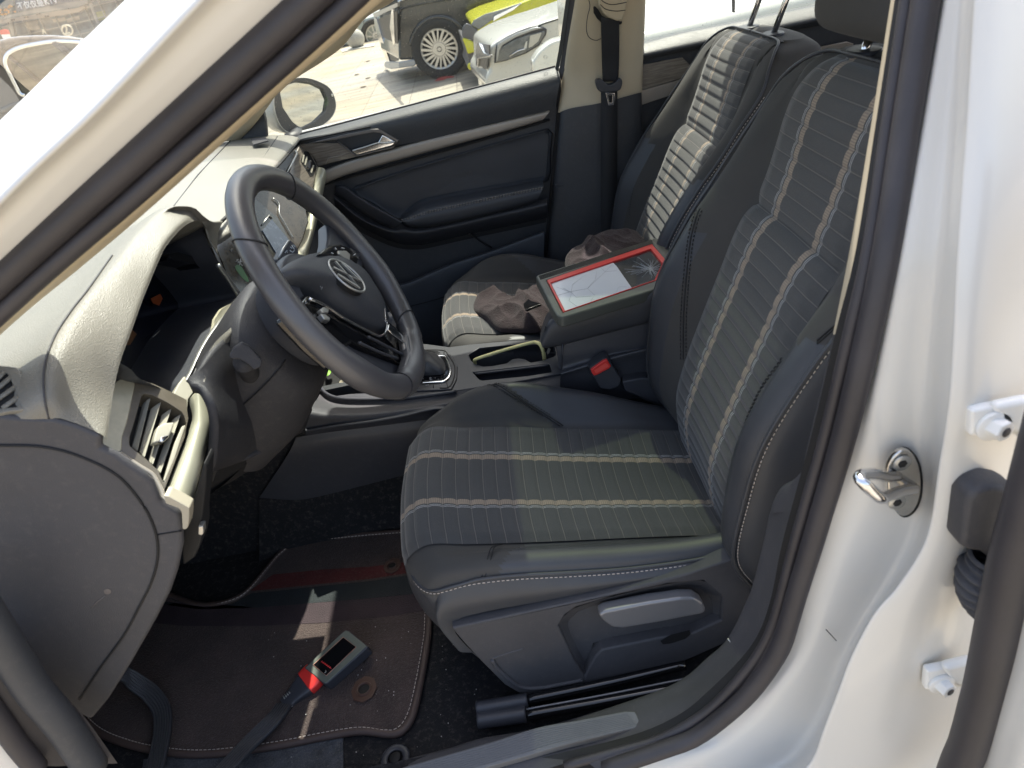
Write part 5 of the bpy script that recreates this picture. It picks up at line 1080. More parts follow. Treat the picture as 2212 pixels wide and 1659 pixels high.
plate('belt_slot', [ybp(q, .972) for q in r2([(1638, 46), (1648, 42), (1665, 60), (1690, 100), (1740, 135), (1822, 140), (1815, 158), (1760, 165), (1700, 160), (1660, 120), (1640, 85)])], (0, .01, 0), M_['black'], BT)
tube('recess_line', [ybp(q, .985) for q in r2([(1600, -20), (1612, 40), (1598, 100), (1590, 160), (1592, 210), (1610, 245), (1650, 262), (1684, 250)])], .001, M_['plastic_g'], BT, n=5, smp=30)
stp = [(1650, 530), (1662, 514), (1690, 514), (1705, 530), (1740, 548), (1780, 532), (1795, 512), (1812, 508), (1824, 530), (1816, 570), (1798, 590), (1740, 598), (1690, 600), (1664, 580)]
plate('belt_stopper', [ybp(q, .952) for q in r2(rs(stp, 50, closed=True))], (0, .02, 0), M_['plastic_s'], BT, bevel=.004, seg=3)
plate('belt_tongue', [ybp(q, .958) for q in r2([(1712, 600), (1776, 602), (1776, 625), (1768, 680), (1732, 686), (1722, 640)])], (0, .004, 0), M_['chrome'], BT, bevel=.001, holes=[[ybp(q, .958) for q in r2([(1730, 618), (1758, 618), (1756, 662), (1738, 666)])]])
# ================================================================ REAR DOOR (far side), rear seat
RD = loft('rear_door', [[q+A([0, .043, -.003]) for q in YY([(1370, 99, 1.07), (1474, 72, 1.07), (1600, 47, 1.07), (1708, 24, 1.07), (1850, -6, 1.07)])], YY([(1370, 99, 1.07), (1474, 72, 1.07), (1600, 47, 1.07), (1708, 24, 1.07), (1850, -6, 1.07)]), YY([(1370, 101, 1.05), (1474, 74, 1.05), (1600, 49, 1.05), (1708, 27, 1.05), (1850, -2, 1.05)]), YY([(1370, 122, 1.01), (1474, 100, 1.01), (1600, 74, 1.01), (1708, 52, 1.01), (1850, 22, 1.01)]), YY([(1370, 134, 1.02), (1474, 112, 1.02), (1600, 88, 1.02), (1708, 66, 1.02), (1850, 40, 1.02)])], pad_m, CARROOT, rv=5, k=30)
plate('rear_door_card', [Y(a, b, 1.045) for a, b in [(1360, 120), (1500, 90), (1700, 45), (1950, 0), (2000, 150), (1950, 420), (1360, 420)]], (0, .03, 0), M_['plastic'], RD)
plate('rear_wood_trim', [Y(a, b, 1.03) for a, b in [(1378, 142), (1430, 132), (1474, 124), (1500, 150), (1520, 158), (1474, 168), (1379, 196)]], (0, .01, 0), M_['wood'], RD)
plate('rear_silver_trim', [Y(a, b, 1.026) for a, b in [(1379, 197), (1440, 180), (1470, 172), (1560, 150), (1731, 110), (1831, 90), (1845, 95), (1840, 102), (1740, 128), (1560, 180), (1450, 206), (1378, 230)]], (0, .012, 0), M_['silver'], RD, bevel=.002)
w2 = [YS(a, b, 1.075, 0) for a, b in [(1360, 103), (1474, 72), (1600, 47), (1708, 24), (1850, -6)]]
glasspane('rear_window', w2, .40, M_['win'], RD)
# rear bench, seen as dark mass between the seats
RB = loft('rear_bench', [[(1.25, -.3, .86), (1.22, .36, .87), (1.25, 1.02, .86)], [(1.12, -.3, .80), (1.08, .36, .82), (1.12, 1.02, .80)], [(1.05, -.3, .50), (1.0, .36, .5), (1.05, 1.02, .50)], [(.95, -.3, .33), (.93, .36, .33), (.95, 1.02, .33)], [(.62, -.3, .36), (.60, .36, .36), (.62, 1.02, .36)], [(.60, -.3, .1), (.58, .36, .1), (.60, 1.02, .1)]], M_['cloth'], CARROOT, rv=5, k=20)
# ================================================================ FAR A PILLAR, SAIL PANEL, MIRROR
fa_o = [(905, -60), (847, 0), (786, 38), (739, 96), (695, 130), (640, 165), (599, 197), (567, 240), (540, 274), (513, 303)]
fa_i = [(840, -90), (780, -30), (715, 10), (660, 60), (600, 110), (550, 150), (500, 190), (460, 230), (430, 270), (405, 315)]
def fz_(a, b, k): return Y(a, b, k)
ks = np.linspace(.86, .985, 10)
FA = loft('far_pillar_trim', [[Y(a+3, b+2, k+.03) for (a, b), k in zip(fa_o, ks)], [Y(a, b, k) for (a, b), k in zip(fa_o, ks)], [Y((a+c)/2, (b+d)/2, k-.02) for (a, b), (c, d), k in zip(fa_o, fa_i, ks)], [Y(a, b, k) for (a, b), k in zip(fa_i, ks)]], M_['cream'], CARROOT, rv=5, k=50)
gr = [(478, 268), (498, 246), (525, 225), (548, 214), (560, 213), (557, 224), (540, 246), (520, 264), (500, 270)]
for i in range(9):
    t = i/8; a = A((483, 266))*(1-t)+A((528, 262))*t; b = A((532, 222))*(1-t)+A((560, 217))*t
    tube('tweeter_grille', [Y(*a, .943), Y(*b, .925)], .0011, M_['plastic_g'], FA, n=5)
tube('tweeter_outline', [Y(a, b, .936) for a, b in gr], .0009, mat('trim_line', (.62, .58, .48), .5), FA, n=5, closed=True, smp=40)
plate('mirror_sail', [Y(a, b, .99) for a, b in [(513, 304), (530, 282), (567, 233), (574, 262), (577, 298), (545, 303)]], (0, .02, 0), M_['plastic'], PDR, bevel=.003)
# wing mirror outside
MY = 1.19
hs = [(592, 210), (611, 187), (628, 171), (657, 167), (686, 174), (713, 190), (726, 219), (724, 242), (710, 262), (686, 277), (657, 286), (637, 289), (612, 280), (596, 250)]
mo = unit(A([.86, -.50, .02])); mc = Y(660, 228, MY)
mp_ = lambda a, b, h=0: PN(a, b, mc+mo*h, mo)
WMh = rs([mp_(*q) for q in hs], 60, closed=True); mcen = WMh.mean(0)
ms = mat('mirror_shell', (.045, .045, .05), .5, bump=.2, bscale=300)
WM = loft('wing_mirror', [WMh*.93+mcen*.07-mo*.004, WMh, WMh-mo*.015, [p-mo*.06+(mcen-p)*.12 for p in WMh], [p-mo*.10+(mcen-p)*.45 for p in WMh], [p-mo*.115+(mcen-p)*.97 for p in WMh]], W_, CARROOT, rv=4, closed_u=True)
plate('mirror_bezel', list(WMh), -mo*.012, ms, WM, bevel=.003, holes=[[mp_(*q) for q in [(606, 200), (618, 184), (643, 177), (675, 181), (698, 192), (708, 214), (704, 239), (681, 262), (651, 277), (632, 262), (612, 232)]]])
plate('mirror_glass', [mp_(*q, -.008) for q in [(602, 200), (618, 180), (643, 174), (675, 178), (702, 190), (712, 214), (708, 241), (683, 266), (651, 281), (628, 266), (608, 232)]], -mo*.003, mat('mirror_silver', (.55, .58, .58), .02, 1), WM)
tube('mirror_arm', [mp_(640, 284, -.04), Y(640, 300, 1.08), Y(620, 306, 1.06)], .022, ms, WM, n=10, smp=10)
cyl('mirror_blinker', mp_(717, 206, .001), mo, .004, .002, M_['satin'], WM)
# ================================================================ CENTRE CONSOLE
CZ = .288; P_ = M_['plastic_s']
d3 = lambda L: [(737+a/3, 553+b/3) for a, b in L]      # coordinates read in the 1280..2560 x 960..1920 crop
cz = lambda L, h=0: [Z(a, b, CZ+h) for a, b in L]
surf = [(480, 575), (560, 572), (700, 590), (840, 572), (1100, 552), (1290, 545), (1330, 590), (1400, 640), (1425, 760), (1200, 800), (900, 845), (740, 868), (480, 910), (0, 925), (-40, 905), (0, 880), (200, 878), (300, 880), (520, 862), (460, 600)]
cup = [(826, 640), (895, 596), (950, 590), (1100, 575), (1290, 572), (1380, 580), (1392, 640), (1378, 652), (1310, 675), (1230, 690), (1190, 668), (1150, 662), (1110, 668), (1070, 695), (980, 712), (920, 715), (865, 698), (840, 675)]
slot2 = [(850, 752), (870, 750), (1335, 698), (1352, 705), (1365, 752), (1200, 778), (915, 806), (895, 800)]
gearhole = [(430, 610), (520, 610), (668, 612), (700, 650), (745, 720), (735, 800), (700, 852), (430, 870)]
surf = [(430, 560), (560, 571), (700, 590), (840, 572), (1100, 550), (1300, 540), (1390, 590), (1432, 758), (1200, 802), (900, 848), (740, 872), (500, 912), (300, 925), (130, 935), (60, 930), (0, 922), (-30, 905), (60, 893), (300, 882), (430, 876)]
CO = plate('centre_console', cz(d3(surf)), (0, 0, -.02), P_, CARROOT, bevel=.004, seg=3, holes=[cz(d3(cup)), cz(d3(slot2))])
def well(name, L, dep, m, wallm=None):
    L = cz(d3(L), .0)
    w = loft(name, [[p+A([0, 0, -.002]) for p in L], [p+A([0, 0, -dep]) for p in L]], wallm or m, CO, rv=1, closed_u=True, smooth=False)
    plate(name+'_floor', [p+A([0, 0, -dep]) for p in L], (0, 0, -.002), m, CO)
well('cup_holder', cup, .075, M_['black'], M_['plastic_s'])
well('card_slot', slot2, .03, M_['black'], M_['plastic_s'])
tube('slot_rib', cz(d3([(868, 765), (1100, 738), (1345, 708)]), -.004), .0028, P_, CO, n=8, smp=16)
# divider wave in the cup holder
plate('cup_divider', cz(d3([(1075, 692), (1110, 670), (1150, 662), (1190, 668), (1230, 690), (1180, 700), (1120, 702)]), -.004), (0, 0, -.05), P_, CO, bevel=.002)
# side wall of the console and tunnel trim
side = [[(691, 832), (700, 858), (740, 862), (820, 862), (905, 857), (985, 844), (1050, 832), (1150, 815), (1218, 800)],
        [(700, 850), (712, 868), (745, 873), (820, 874), (905, 870), (985, 858), (1050, 846), (1150, 832), (1230, 822)]]
bigs = [(688, 848), (720, 866), (800, 872), (900, 866), (985, 851), (1060, 836), (1213, 806)]
m2 = [(670, 885), (720, 893), (800, 892), (900, 880), (985, 866), (1060, 852), (1230, 835)]
m3 = [(660, 925), (720, 915), (800, 905), (870, 893), (940, 878), (1020, 880), (1230, 870)]
m4 = [(640, 945), (700, 935), (780, 925), (860, 915), (940, 905), (1020, 900), (1230, 900)]
m5 = [(620, 985), (700, 968), (780, 960), (860, 948), (940, 935), (1020, 930), (1230, 930)]
m6 = [(560, 1075), (640, 1080), (700, 1070), (800, 1045), (900, 1020), (1000, 1000), (1230, 980)]
cs = [cz(bigs), [Y(a, b, .268) for a, b in m2], [Y(a, b, .262) for a, b in m3], [Y(a, b, .262) for a, b in m4]]
loft('console_side', [[p+A([0, .01, .0]) for p in cz(bigs)], [p+A([0, -.002, -.006]) for p in cz(bigs)], [Y(a, b, .270) for a, b in m2], [Y(a, b, .262) for a, b in m3]], M_['plastic_g'], CO, rv=4, k=50)
loft('console_rib', [[Y(a, b, .262) for a, b in m3], [Y(a, b+6, .252) for a, b in m3], [Y(a, b+14, .258) for a, b in m3], [Y(a, b, .262) for a, b in m4]], M_['plastic_s'], CO, rv=4, k=50)
loft('tunnel_trim', [[Y(a, b, .262) for a, b in m4], [Y(a, b, .256) for a, b in m5], [Y(a, b, .262) for a, b in m6]], M_['plastic_s'], CO, rv=4, k=50)
loft('tunnel_carpet', [[Y(a, b, .264) for a, b in m6], [Y(a, b+100, .245) for a, b in m6], [Y(a, b+230, .2) for a, b in m6]], M_['carpet'], CO, rv=4, k=40)
plate('tunnel_far_wall', [(-.95, .46, 0), (1.0, .46, 0), (1.0, .46, .27), (-.95, .46, .27)], (0, .02, 0), M_['plastic'], CO)
tube('console_piping', [Z(a, b, CZ+.002) for a, b in [(693, 838), (706, 851), (730, 860), (770, 863), (850, 862), (905, 857), (985, 846)]], .004, P_, CO, n=8, smp=40)
# open storage tray ahead of the gear lever
plate('tray_floor', [Z(a, b, .20) for a, b in [(690, 760), (900, 740), (905, 850), (760, 880), (700, 870)]], (0, 0, -.01), M_['black'], CO)
crm = mat('ribbed_cream_mat', (.55, .50, .38), .6, var=.05)
TR = plate('tray_mat', [Z(a, b, .215) for a, b in [(726, 838), (735, 822), (752, 812), (790, 826), (800, 846), (726, 848)]], (0, 0, -.004), crm, CO)
for i in range(7): tube('mat_rib', [Z(730+i*1.0, 844-i*4.2, .2155), Z(775+i*2, 846-i*3.6, .2155)], .0012, crm, TR, n=5)
plate('tray_grey_item', [Z(a, b, .222) for a, b in [(780, 848), (776, 832), (792, 828), (830, 848)]], (0, 0, -.01), M_['satin'], TR)
# gear gate
fr_ = [(430, 606), (525, 603), (680, 603), (712, 640), (752, 712), (747, 795), (712, 862), (600, 868), (430, 876)]
GP = plate('gear_surround', cz(d3(fr_), .004), (0, 0, -.006), M_['plastic_s'], CO, bevel=.002)
tube('surround_groove', cz(d3([(525, 609), (660, 612), (695, 645), (735, 715), (730, 790), (700, 850), (640, 856)]), .0045), .0014, M_['black'], GP, n=6, smp=40)
ch = [(620, 650), (655, 647), (678, 655), (705, 722), (700, 775), (672, 808), (640, 815), (520, 822)]
tube('chrome_frame', cz(d3(ch), .006), 1, mat('bright_chrome', (.9, .9, .9), .15, 1), GP, n=8, smp=40, flat=(.0032, .002))
plate('gear_plate', cz(d3([(430, 640), (615, 640), (650, 655), (672, 660), (698, 722), (692, 770), (668, 798), (430, 812)]), .005), (0, 0, -.001), M_['gloss'], GP)
for i, y in enumerate((626, 634, 619)): tube('gate_slit', cz(d3([(530+i*10, y-4), (640-i*5, y)]), .0046), .0008, M_['black'], GP, n=5)
for L in ([(596, 820), (598, 855)], [(683, 812), (690, 848)], [(665, 640), (668, 606)]): tube('button_split', cz(d3(L), .0046), .0008, M_['black'], GP, n=5)
iconm2 = mat('legend_grey', (.32, .32, .33), .5)
for q in ([(572, 790), (586, 788)], [(572, 796), (588, 797)], [(574, 802), (590, 803)], [(606, 792), (612, 790)], [(626, 800), (634, 798)], [(578, 786), (580, 806)], [(530, 794), (534, 796)], [(545, 838), (556, 835)], [(560, 836), (568, 834)], [(640, 832), (645, 830)]): polyl('gear_legend', cz(d3(q), .0062), .0007, iconm2, GP)
gb_ = Z(*d3([(590, 770)])[0], CZ+.005)
g0 = cz(d3(rs([(520, 652), (600, 650), (648, 662), (672, 700), (676, 740), (655, 766), (600, 772), (520, 775), (480, 760), (475, 670)], 40, closed=True)), .006); g0 = A(g0); gc_ = g0.mean(0)
bt_ = []
for i, (s, h) in enumerate(((1, 0), (.96, .012), (.80, .025), (.70, .035), (.55, .052), (.34, .075), (.26, .09))):
    bt_.append([gc_+A([-.012*i*.6, 0, 0])+(p-gc_)*(s+(.05*sin(5*2*pi*j/40+i*1.7) if 0 < i < 5 else 0))+A([0, 0, h]) for j, p in enumerate(g0)])
GB = loft('gear_gaiter', bt_, M_['leather'], GP, rv=3, closed_u=True)
kb = gc_+A([-.045, 0, .10])
loft('gear_knob', [[kb+A([cos(a)*.014, sin(a)*.014, -.02]) for a in np.linspace(0, 2*pi, 24, endpoint=False)], [kb+A([cos(a)*.022, sin(a)*.02, 0]) for a in np.linspace(0, 2*pi, 24, endpoint=False)], [kb+A([cos(a)*.026, sin(a)*.022, .025]) for a in np.linspace(0, 2*pi, 24, endpoint=False)], [kb+A([cos(a)*.018, sin(a)*.015, .042]) for a in np.linspace(0, 2*pi, 24, endpoint=False)], [kb+A([cos(a)*.002, sin(a)*.002, .046]) for a in np.linspace(0, 2*pi, 24, endpoint=False)]], M_['plastic_s'], GP, rv=3, closed_u=True)
# armrest box
ab_t = [(1290, 545), (1320, 470), (1360, 415), (1480, 385), (1700, 330), (1960, 240), (2212, 170)]
ab_n = [(1300, 580), (1340, 520), (1400, 480), (1500, 455), (1700, 400), (1950, 310), (2212, 230)]
ab_b = [(1310, 595), (1345, 590), (1390, 580), (1430, 572), (1700, 500), (1950, 435), (2212, 360)]
AB = loft('console_armrest', [[Y(*q, .44) for q in d3([(1290, 500), (1330, 380), (1400, 330), (1500, 300), (1700, 250), (1960, 160), (2212, 90)])], [Y(*q, .30) for q in d3([(1290, 530), (1325, 450), (1370, 400), (1490, 372), (1700, 318), (1960, 228), (2212, 155)])], [Y(*q, .272) for q in d3(ab_t)], [Y(*q, .262) for q in d3(ab_n)], [Y(*q, .266) for q in d3(ab_b)], [Y(*q, .29) for q in d3(ab_b)]], M_['leather'], CO, rv=5, k=50)
tube('armrest_piping', [Y(*q, .268) for q in d3([(1325, 455), (1320, 500), (1312, 540), (1306, 590)])], .0014, M_['dstitch'], AB, n=6)
loft('console_box_side', [[Y(*q, .275) for q in d3([(1395, 578), (1440, 566), (1700, 498), (1950, 433), (2212, 360)])], [Y(*q, .27) for q in d3([(1400, 640), (1440, 650), (1700, 600), (1950, 560), (2212, 480)])], [Y(*q, .268) for q in d3([(1410, 720), (1440, 725), (1700, 650), (1950, 600), (2212, 540)])], [Y(*q, .255) for q in d3([(1425, 765), (1450, 757), (1700, 680), (1950, 612), (2212, 560)])], [Y(*q, .262) for q in d3([(1420, 800), (1450, 790), (1700, 740), (1950, 700), (2212, 650)])], [Y(*q, .27) for q in d3([(1420, 960), (1450, 960), (1700, 940), (1950, 920), (2212, 900)])]], P_, CO, rv=5, k=40)
tube('box_corner', [Y(*q, .268) for q in d3([(1436, 570), (1430, 650), (1428, 750)])], .002, P_, CO, n=8)
plate('console_pin', [Y(*q, .33) for q in d3([(1342, 600), (1358, 604), (1348, 632), (1336, 640), (1334, 625)])], (0, .004, 0), M_['satin'], CO, bevel=.001)
# buckle (driver)
bk1 = [Y(*q, .235) for q in d3([(1612, 735), (1625, 725), (1700, 672), (1725, 664), (1745, 690), (1760, 712), (1740, 735), (1660, 780), (1638, 788), (1622, 770)])]
BK = plate('belt_buckle', [Y(*q, .235) for q in d3([(1608, 740), (1622, 722), (1700, 668), (1728, 660), (1752, 690), (1790, 760), (1820, 800), (1800, 850), (1740, 872), (1680, 865), (1650, 810), (1622, 770)])], (0, .03, 0), P_, CARROOT, bevel=.004, seg=3)
plate('buckle_button', [Y(*q, .231) for q in d3([(1618, 740), (1632, 728), (1700, 680), (1724, 672), (1740, 700), (1752, 714), (1738, 730), (1660, 772), (1640, 778), (1628, 765)])], (0, .01, 0), M_['red'], BK, bevel=.002, seg=3)
plate('buckle_slot', [Y(*q, .2305) for q in d3([(1640, 742), (1712, 694), (1728, 704), (1735, 716), (1660, 758), (1650, 760)])], (0, .001, 0), mat('buckle_bright_red', (.75, .09, .07), .35), BK)
plate('seat_hinge_cover', [Y(*q, .24) for q in d3([(1820, 815), (1950, 790), (2060, 800), (2120, 930), (2160, 1010), (1960, 930), (1840, 880)])], (0, .03, 0), P_, CARROOT, bevel=.004)
plate('seat_base_panel', [Y(*q, .245) for q in d3([(1930, 920), (2010, 850), (2060, 850), (2130, 960), (2110, 1000)])], (0, .03, 0), mat('grey_base', (.08, .085, .09), .5), CARROOT, bevel=.003)
# ================================================================ LOOSE THINGS
# tablet with red inner border lying on the armrest
e4 = lambda L: [((1600+a*.434)/1.736, (850+b*.434)/1.736) for a, b in L]
tb = e4([(945, 430), (962, 415), (1960, 100), (2000, 98), (2120, 200), (2150, 235), (2020, 500), (1960, 545), (1220, 770), (1170, 780), (1125, 765), (1095, 720)])
tn = unit(A([.13, .02, 1.])); tz = Y(1300, 640, .33)
tz = Z(1300, 640, .462)
tp = lambda a, b, h=0: PN(a, b, tz+tn*h, tn)
TB_ = thing('diagnostic_tablet', 'cracked tablet with red inner border lying on the centre armrest', 'tablet', tuple(tz-tn*.03))
rub = mat('tablet_rubber', (.075, .08, .07), .45, bump=.3, bscale=700, var=.1)
BF = [tp(*q) for q in tb]
rin = e4([(1040, 460), (1945, 148), (2085, 310), (1990, 458), (1180, 735)])
rin2 = e4([(1070, 483), (1935, 190), (2040, 320), (1975, 458), (1195, 727)])
tbody = plate('tablet_case', BF, -tn*.022, rub, TB_, bevel=.004, seg=3, holes=[[tp(*q) for q in rin]])
plate('tablet_back', [tp(*q, -.007) for q in tb], -tn*.016, rub, TB_, bevel=.003)
plate('red_border', [tp(*q, -.001) for q in rin], -tn*.005, M_['red'], TB_, bevel=.0008, holes=[[tp(*q, -.001) for q in rin2]])
loft('red_border_inner', [[tp(*q, -.001) for q in rin2], [tp(*((A(q)-A((1258, 635)))*.985+A((1258, 635))), -.0055) for q in rin2]], M_['red'], TB_, rv=1, closed_u=True, smooth=False)
scr = mat('cracked_dark_glass', (.05, .055, .06), .10, coat=.6, var=.3, vscale=60)
plate('tablet_screen', [tp(*q, -.0045) for q in rin2], -tn*.001, scr, TB_)
pap = e4([(1073, 487), (1600, 300), (1640, 340), (1775, 533), (1195, 727)])
plate('white_sheet', [tp(*q, -.0038) for q in pap], -tn*.0004, mat('white_screen_film', (.60, .63, .68), .3, coat=.3, var=.02), TB_)
crk = mat('crack_light', (.5, .52, .54), .3); crkd = mat('crack_grey', (.30, .31, .34), .3)
random.seed(3)
cx_, cy_ = 1935, 365
CR_ = []
parts = []
for i in range(70):
    a = random.uniform(0, 2*pi); L = random.uniform(40, 230)*(1.0 if abs(cos(a)) > .4 else .62); pts = []
    x, y = cx_+random.uniform(-12, 12), cy_+random.uniform(-10, 10)
    for k in range(7):
        pts.append((x, y)); a += random.uniform(-.16, .16); x += cos(a)*L/6; y += sin(a)*L/6*.7
    for p, q in zip(pts[:-1], pts[1:]):
        if not (1620 < q[0] < 2040 and 200+abs(q[0]-1935)*.0 < q[1] < 500): break
        if q[1] > 727-(q[0]-1195)*.345-14 or q[1] < 483-(q[0]-1070)*.34+16 or q[0]+ (q[1]-320)*.15 > 2030: break
        if q[0] < 1640+ (q[1]-340)*.7: break
        A3, B3 = [tp(*e4([z])[0], -.0040) for z in (p, q)]
        parts.append(cylraw(A3, B3-A3, .00022, np.linalg.norm(B3-A3), 4))
join_raw('screen_cracks', parts, [crk], TB_)
parts = []
for L in ([(1110, 600), (1250, 560), (1390, 535), (1540, 390), (1600, 330)], [(1180, 530), (1255, 570), (1290, 610), (1420, 600)], [(1390, 535), (1450, 590), (1420, 640)], [(1255, 570), (1230, 640), (1300, 690)], [(1480, 330), (1540, 390), (1640, 380)], [(1390, 535), (1460, 450), (1470, 380)], [(1120, 520), (1200, 550), (1255, 570)], [(1640, 560), (1660, 520), (1730, 520)], [(1250, 560), (1260, 500), (1340, 440)]):
    for p, q in zip(L[:-1], L[1:]):
        A3, B3 = [tp(*e4([z])[0], -.0036) for z in (p, q)]; parts.append(cylraw(A3, B3-A3, .00022, np.linalg.norm(B3-A3), 4))
join_raw('sheet_cracks', parts, [crkd], TB_)
for i in range(5): tube('case_groove', [tp(*e4([(970+i*3, 428+i*7)])[0], .0003), tp(*e4([(1940+i*4, 112+i*8)])[0], .0003)], .0007, M_['black'], TB_, n=5)
# fleece gloves / cloth on the passenger seat
fl = mat('brown_fleece', (.028, .018, .020), .95, bump=1, bscale=380, var=.3, vscale=60, sheen=.12, bdist=.003)
def psz(u, v, h=0): return Z(u, v, .30+h)
FLZ = .30
from mathutils import noise as mnoise
def fleece(name, label, outl, h, zb, cat='cloth', seed=0.):
    R = rs([Z(a, b, zb) for a, b in outl], 160, closed=True); c = R.mean(0); V = []; F = []; k = 160; rg = 44
    for i in range(rg+1):
        t = 1-i/rg
        for j, p in enumerate(R):
            q = c+(p-c)*t; env = (1-t**3.2)**.5
            v = Vector((q[0]*11+seed, q[1]*8+q[0]*4, seed))
            fold = (1-abs(mnoise.noise(v)*2.0))**2; f2 = (1-abs(mnoise.noise(v*2.3+Vector((3, 1, 2)))*2))**2
            fine = mnoise.noise(v*14)*.0012+mnoise.noise(v*40)*.0008
            hh = h*env*(.52+.42*fold+.12*f2)+fine*.6
            sh_ = .006*mnoise.noise(v*1.7)
            V.append(q+A([sh_*env, -sh_*env, hh]))
    for i in range(rg):
        for j in range(k): F.append((i*k+j, i*k+(j+1) % k, (i+1)*k+(j+1) % k, (i+1)*k+j))
    o = mesh(name, V, F, fl, None); return tag(o, label, cat, 'dark brown fleece cloths on the passenger side')
a5 = lambda L: e4(L)
fleece('fleece_cloth', 'dark brown fleece cloth lying folded on the passenger seat cushion', a5([(405, 740), (430, 640), (505, 572), (540, 572), (640, 640), (720, 655), (840, 705), (860, 650), (850, 610), (885, 580), (960, 590), (1000, 540), (1080, 560), (1180, 700), (1100, 790), (1040, 850), (960, 915), (700, 915), (620, 900), (520, 820)]), .045, .275, seed=4.1)
fleece('fleece_cloth', 'dark brown fleece tuck showing behind the tablet against the seat back', a5([(1195, 330), (1230, 262), (1300, 230), (1400, 180), (1620, 125), (1740, 100), (1850, 110), (1900, 200), (1700, 330), (1400, 430), (1260, 420)]), .055, .37, seed=9.3)
o = plate('cloth_tag', [Z(a, b, .335) for a, b in a5([(840, 690), (835, 665), (880, 622), (900, 640), (990, 665), (900, 700), (870, 715), (850, 712)])], (0, 0, -.006), M_['gloss'], None, bevel=.001)
tag(o, 'small black plastic clip lying on the fleece cloth on the passenger seat', 'clip')
# yellow wire bent in the cup holder
yw = d3([(868, 700), (866, 680), (885, 664), (1060, 608), (1230, 562), (1262, 560), (1290, 575), (1308, 615), (1318, 672)])
yp = [Z(yw[0][0], yw[0][1], CZ-.01)]+[Z(a, b, CZ+h) for (a, b), h in zip(yw[1:-1], (.0, .012, .02, .026, .028, .026, .014))]+[Z(yw[-1][0], yw[-1][1], CZ-.01)]
o = tube('yellow_rod', yp, 1, mat('pale_yellow_plastic', (.72, .66, .30), .4), None, n=12, smp=70, flat=(.0042, .0035)); tag(o, 'pale yellow bent plastic strip sticking out of the console cup holder', 'plastic strip')
# green leaf
o = dome('leaf', [Z(a, b, .225) for a, b in [(701, 797), (703, 790), (708, 796), (714, 793), (717, 798), (713, 808), (706, 812), (702, 806)]], (0, 0, 1), .004, mat('leaf_green', (.22, .48, .03), .5), None, k=24, rings=4)
tag(o, 'small bright green leaf in the dark tray below the steering wheel', 'leaf')
# diagnostic plug on the mat
f5 = lambda L: [((1000+a*.41)/1.736, (2200+b*.41)/1.736) for a, b in L]
pn = unit(A([-.05, -.22, 1.])); pz = Z(*f5([(640, 640)])[0], .045)
pp = lambda a, b, h=0: PN(a, b, pz+pn*h, pn)
PL = thing('diagnostic_plug', 'grey diagnostic plug with red collar lying on the floor mat', 'plug', tuple(pz-pn*.03))
cz_ = mat('plug_grey', (.11, .12, .10), .5, bump=.2, bscale=600, var=.1)
body = f5([(345, 745), (352, 730), (690, 415), (720, 395), (745, 398), (905, 525), (925, 545), (915, 565), (560, 880), (535, 890), (510, 880)])
plate('plug_housing', [pp(*q) for q in body], -pn*.026, M_['plastic_s'], PL, bevel=.002, seg=2)
plate('plug_face', [pp(*q, .001) for q in f5([(350, 742), (358, 732), (692, 420), (722, 400), (742, 402), (900, 530), (912, 545), (555, 872), (535, 882), (512, 872)])], -pn*.006, cz_, PL, bevel=.0015)
for i in range(4):
    h = -.007-i*.005; tube('housing_rib', [pp(*q, h)+A([.001, -.001, 0]) for q in f5([(535, 893), (560, 883), (918, 565), (930, 548)])], .0011, M_['plastic_s'], PL, n=6)
wn_ = f5([(425, 715), (700, 462), (818, 552), (545, 815)])
plate('plug_window', [pp(*q, .0015) for q in wn_], -pn*.001, M_['gloss'], PL)
tube('window_line', [pp(*q, .0018) for q in wn_], .0006, mat('copper_line', (.45, .22, .16), .4), PL, n=5, closed=True)
for i in range(6):
    a, b = f5([(500+i*15, 688+i*11)])[0]; c, d = f5([(514+i*15, 680+i*11)])[0]
    tube('red_lettering', [pp(*f5([(498+i*15, 690+i*11)])[0], .002), pp(*f5([(512+i*15, 678+i*11)])[0], .002)], .0009, mat('red_print', (.6, .03, .03), .5) if i == 0 else bpy.data.materials['red_print'], PL, n=5)
tube('red_lettering', [pp(*f5([(500, 684)])[0], .002), pp(*f5([(590, 748)])[0], .002)], .0007, bpy.data.materials['red_print'], PL, n=5)
tube('plug_symbol', [pp(*q, .002) for q in f5([(530, 790), (545, 775), (538, 765)])], .0008, M_['satin'], PL, n=5)
# red collar and strain relief
def sec(c, ax, side_, upn, w, h, n=24): return [A(c)+side_*w*np.sign(cos(t))*abs(cos(t))**.5+upn*h*np.sign(sin(t))*abs(sin(t))**.5 for t in np.linspace(0, 2*pi, n, endpoint=False)]
e0 = pp(*f5([(430, 815)])[0], -.012); e1 = pp(*f5([(165, 1080)])[0], -.016)
ax_ = unit(e1-e0); sd = unit(np.cross(pn, ax_)); L_ = np.linalg.norm(e1-e0)
loft('red_collar', [sec(e0+ax_*t, ax_, sd, pn, w, .0115) for t, w in ((-.004, .0225), (-.002, .0245), (.016, .0245), (.018, .0225))], M_['red'], PL, rv=2, closed_u=True)
loft('strain_relief', [sec(e0+ax_*L_*t, ax_, sd, pn, w, h) for t, w, h in ((.16, .022, .0105), (.3, .0225, .0105), (.5, .019, .009), (.7, .0155, .007), (.85, .0145, .006), (1.0, .014, .005), (1.02, .010, .003))], M_['plastic_s'], PL, rv=4, closed_u=True)
for t in (.72, .78, .84, .9): tube('relief_rib', [e0+ax_*L_*t+sd*-.004*1+pn*.0078, e0+ax_*L_*t-sd*.013+pn*.004], .0011, M_['satin'], PL, n=6)
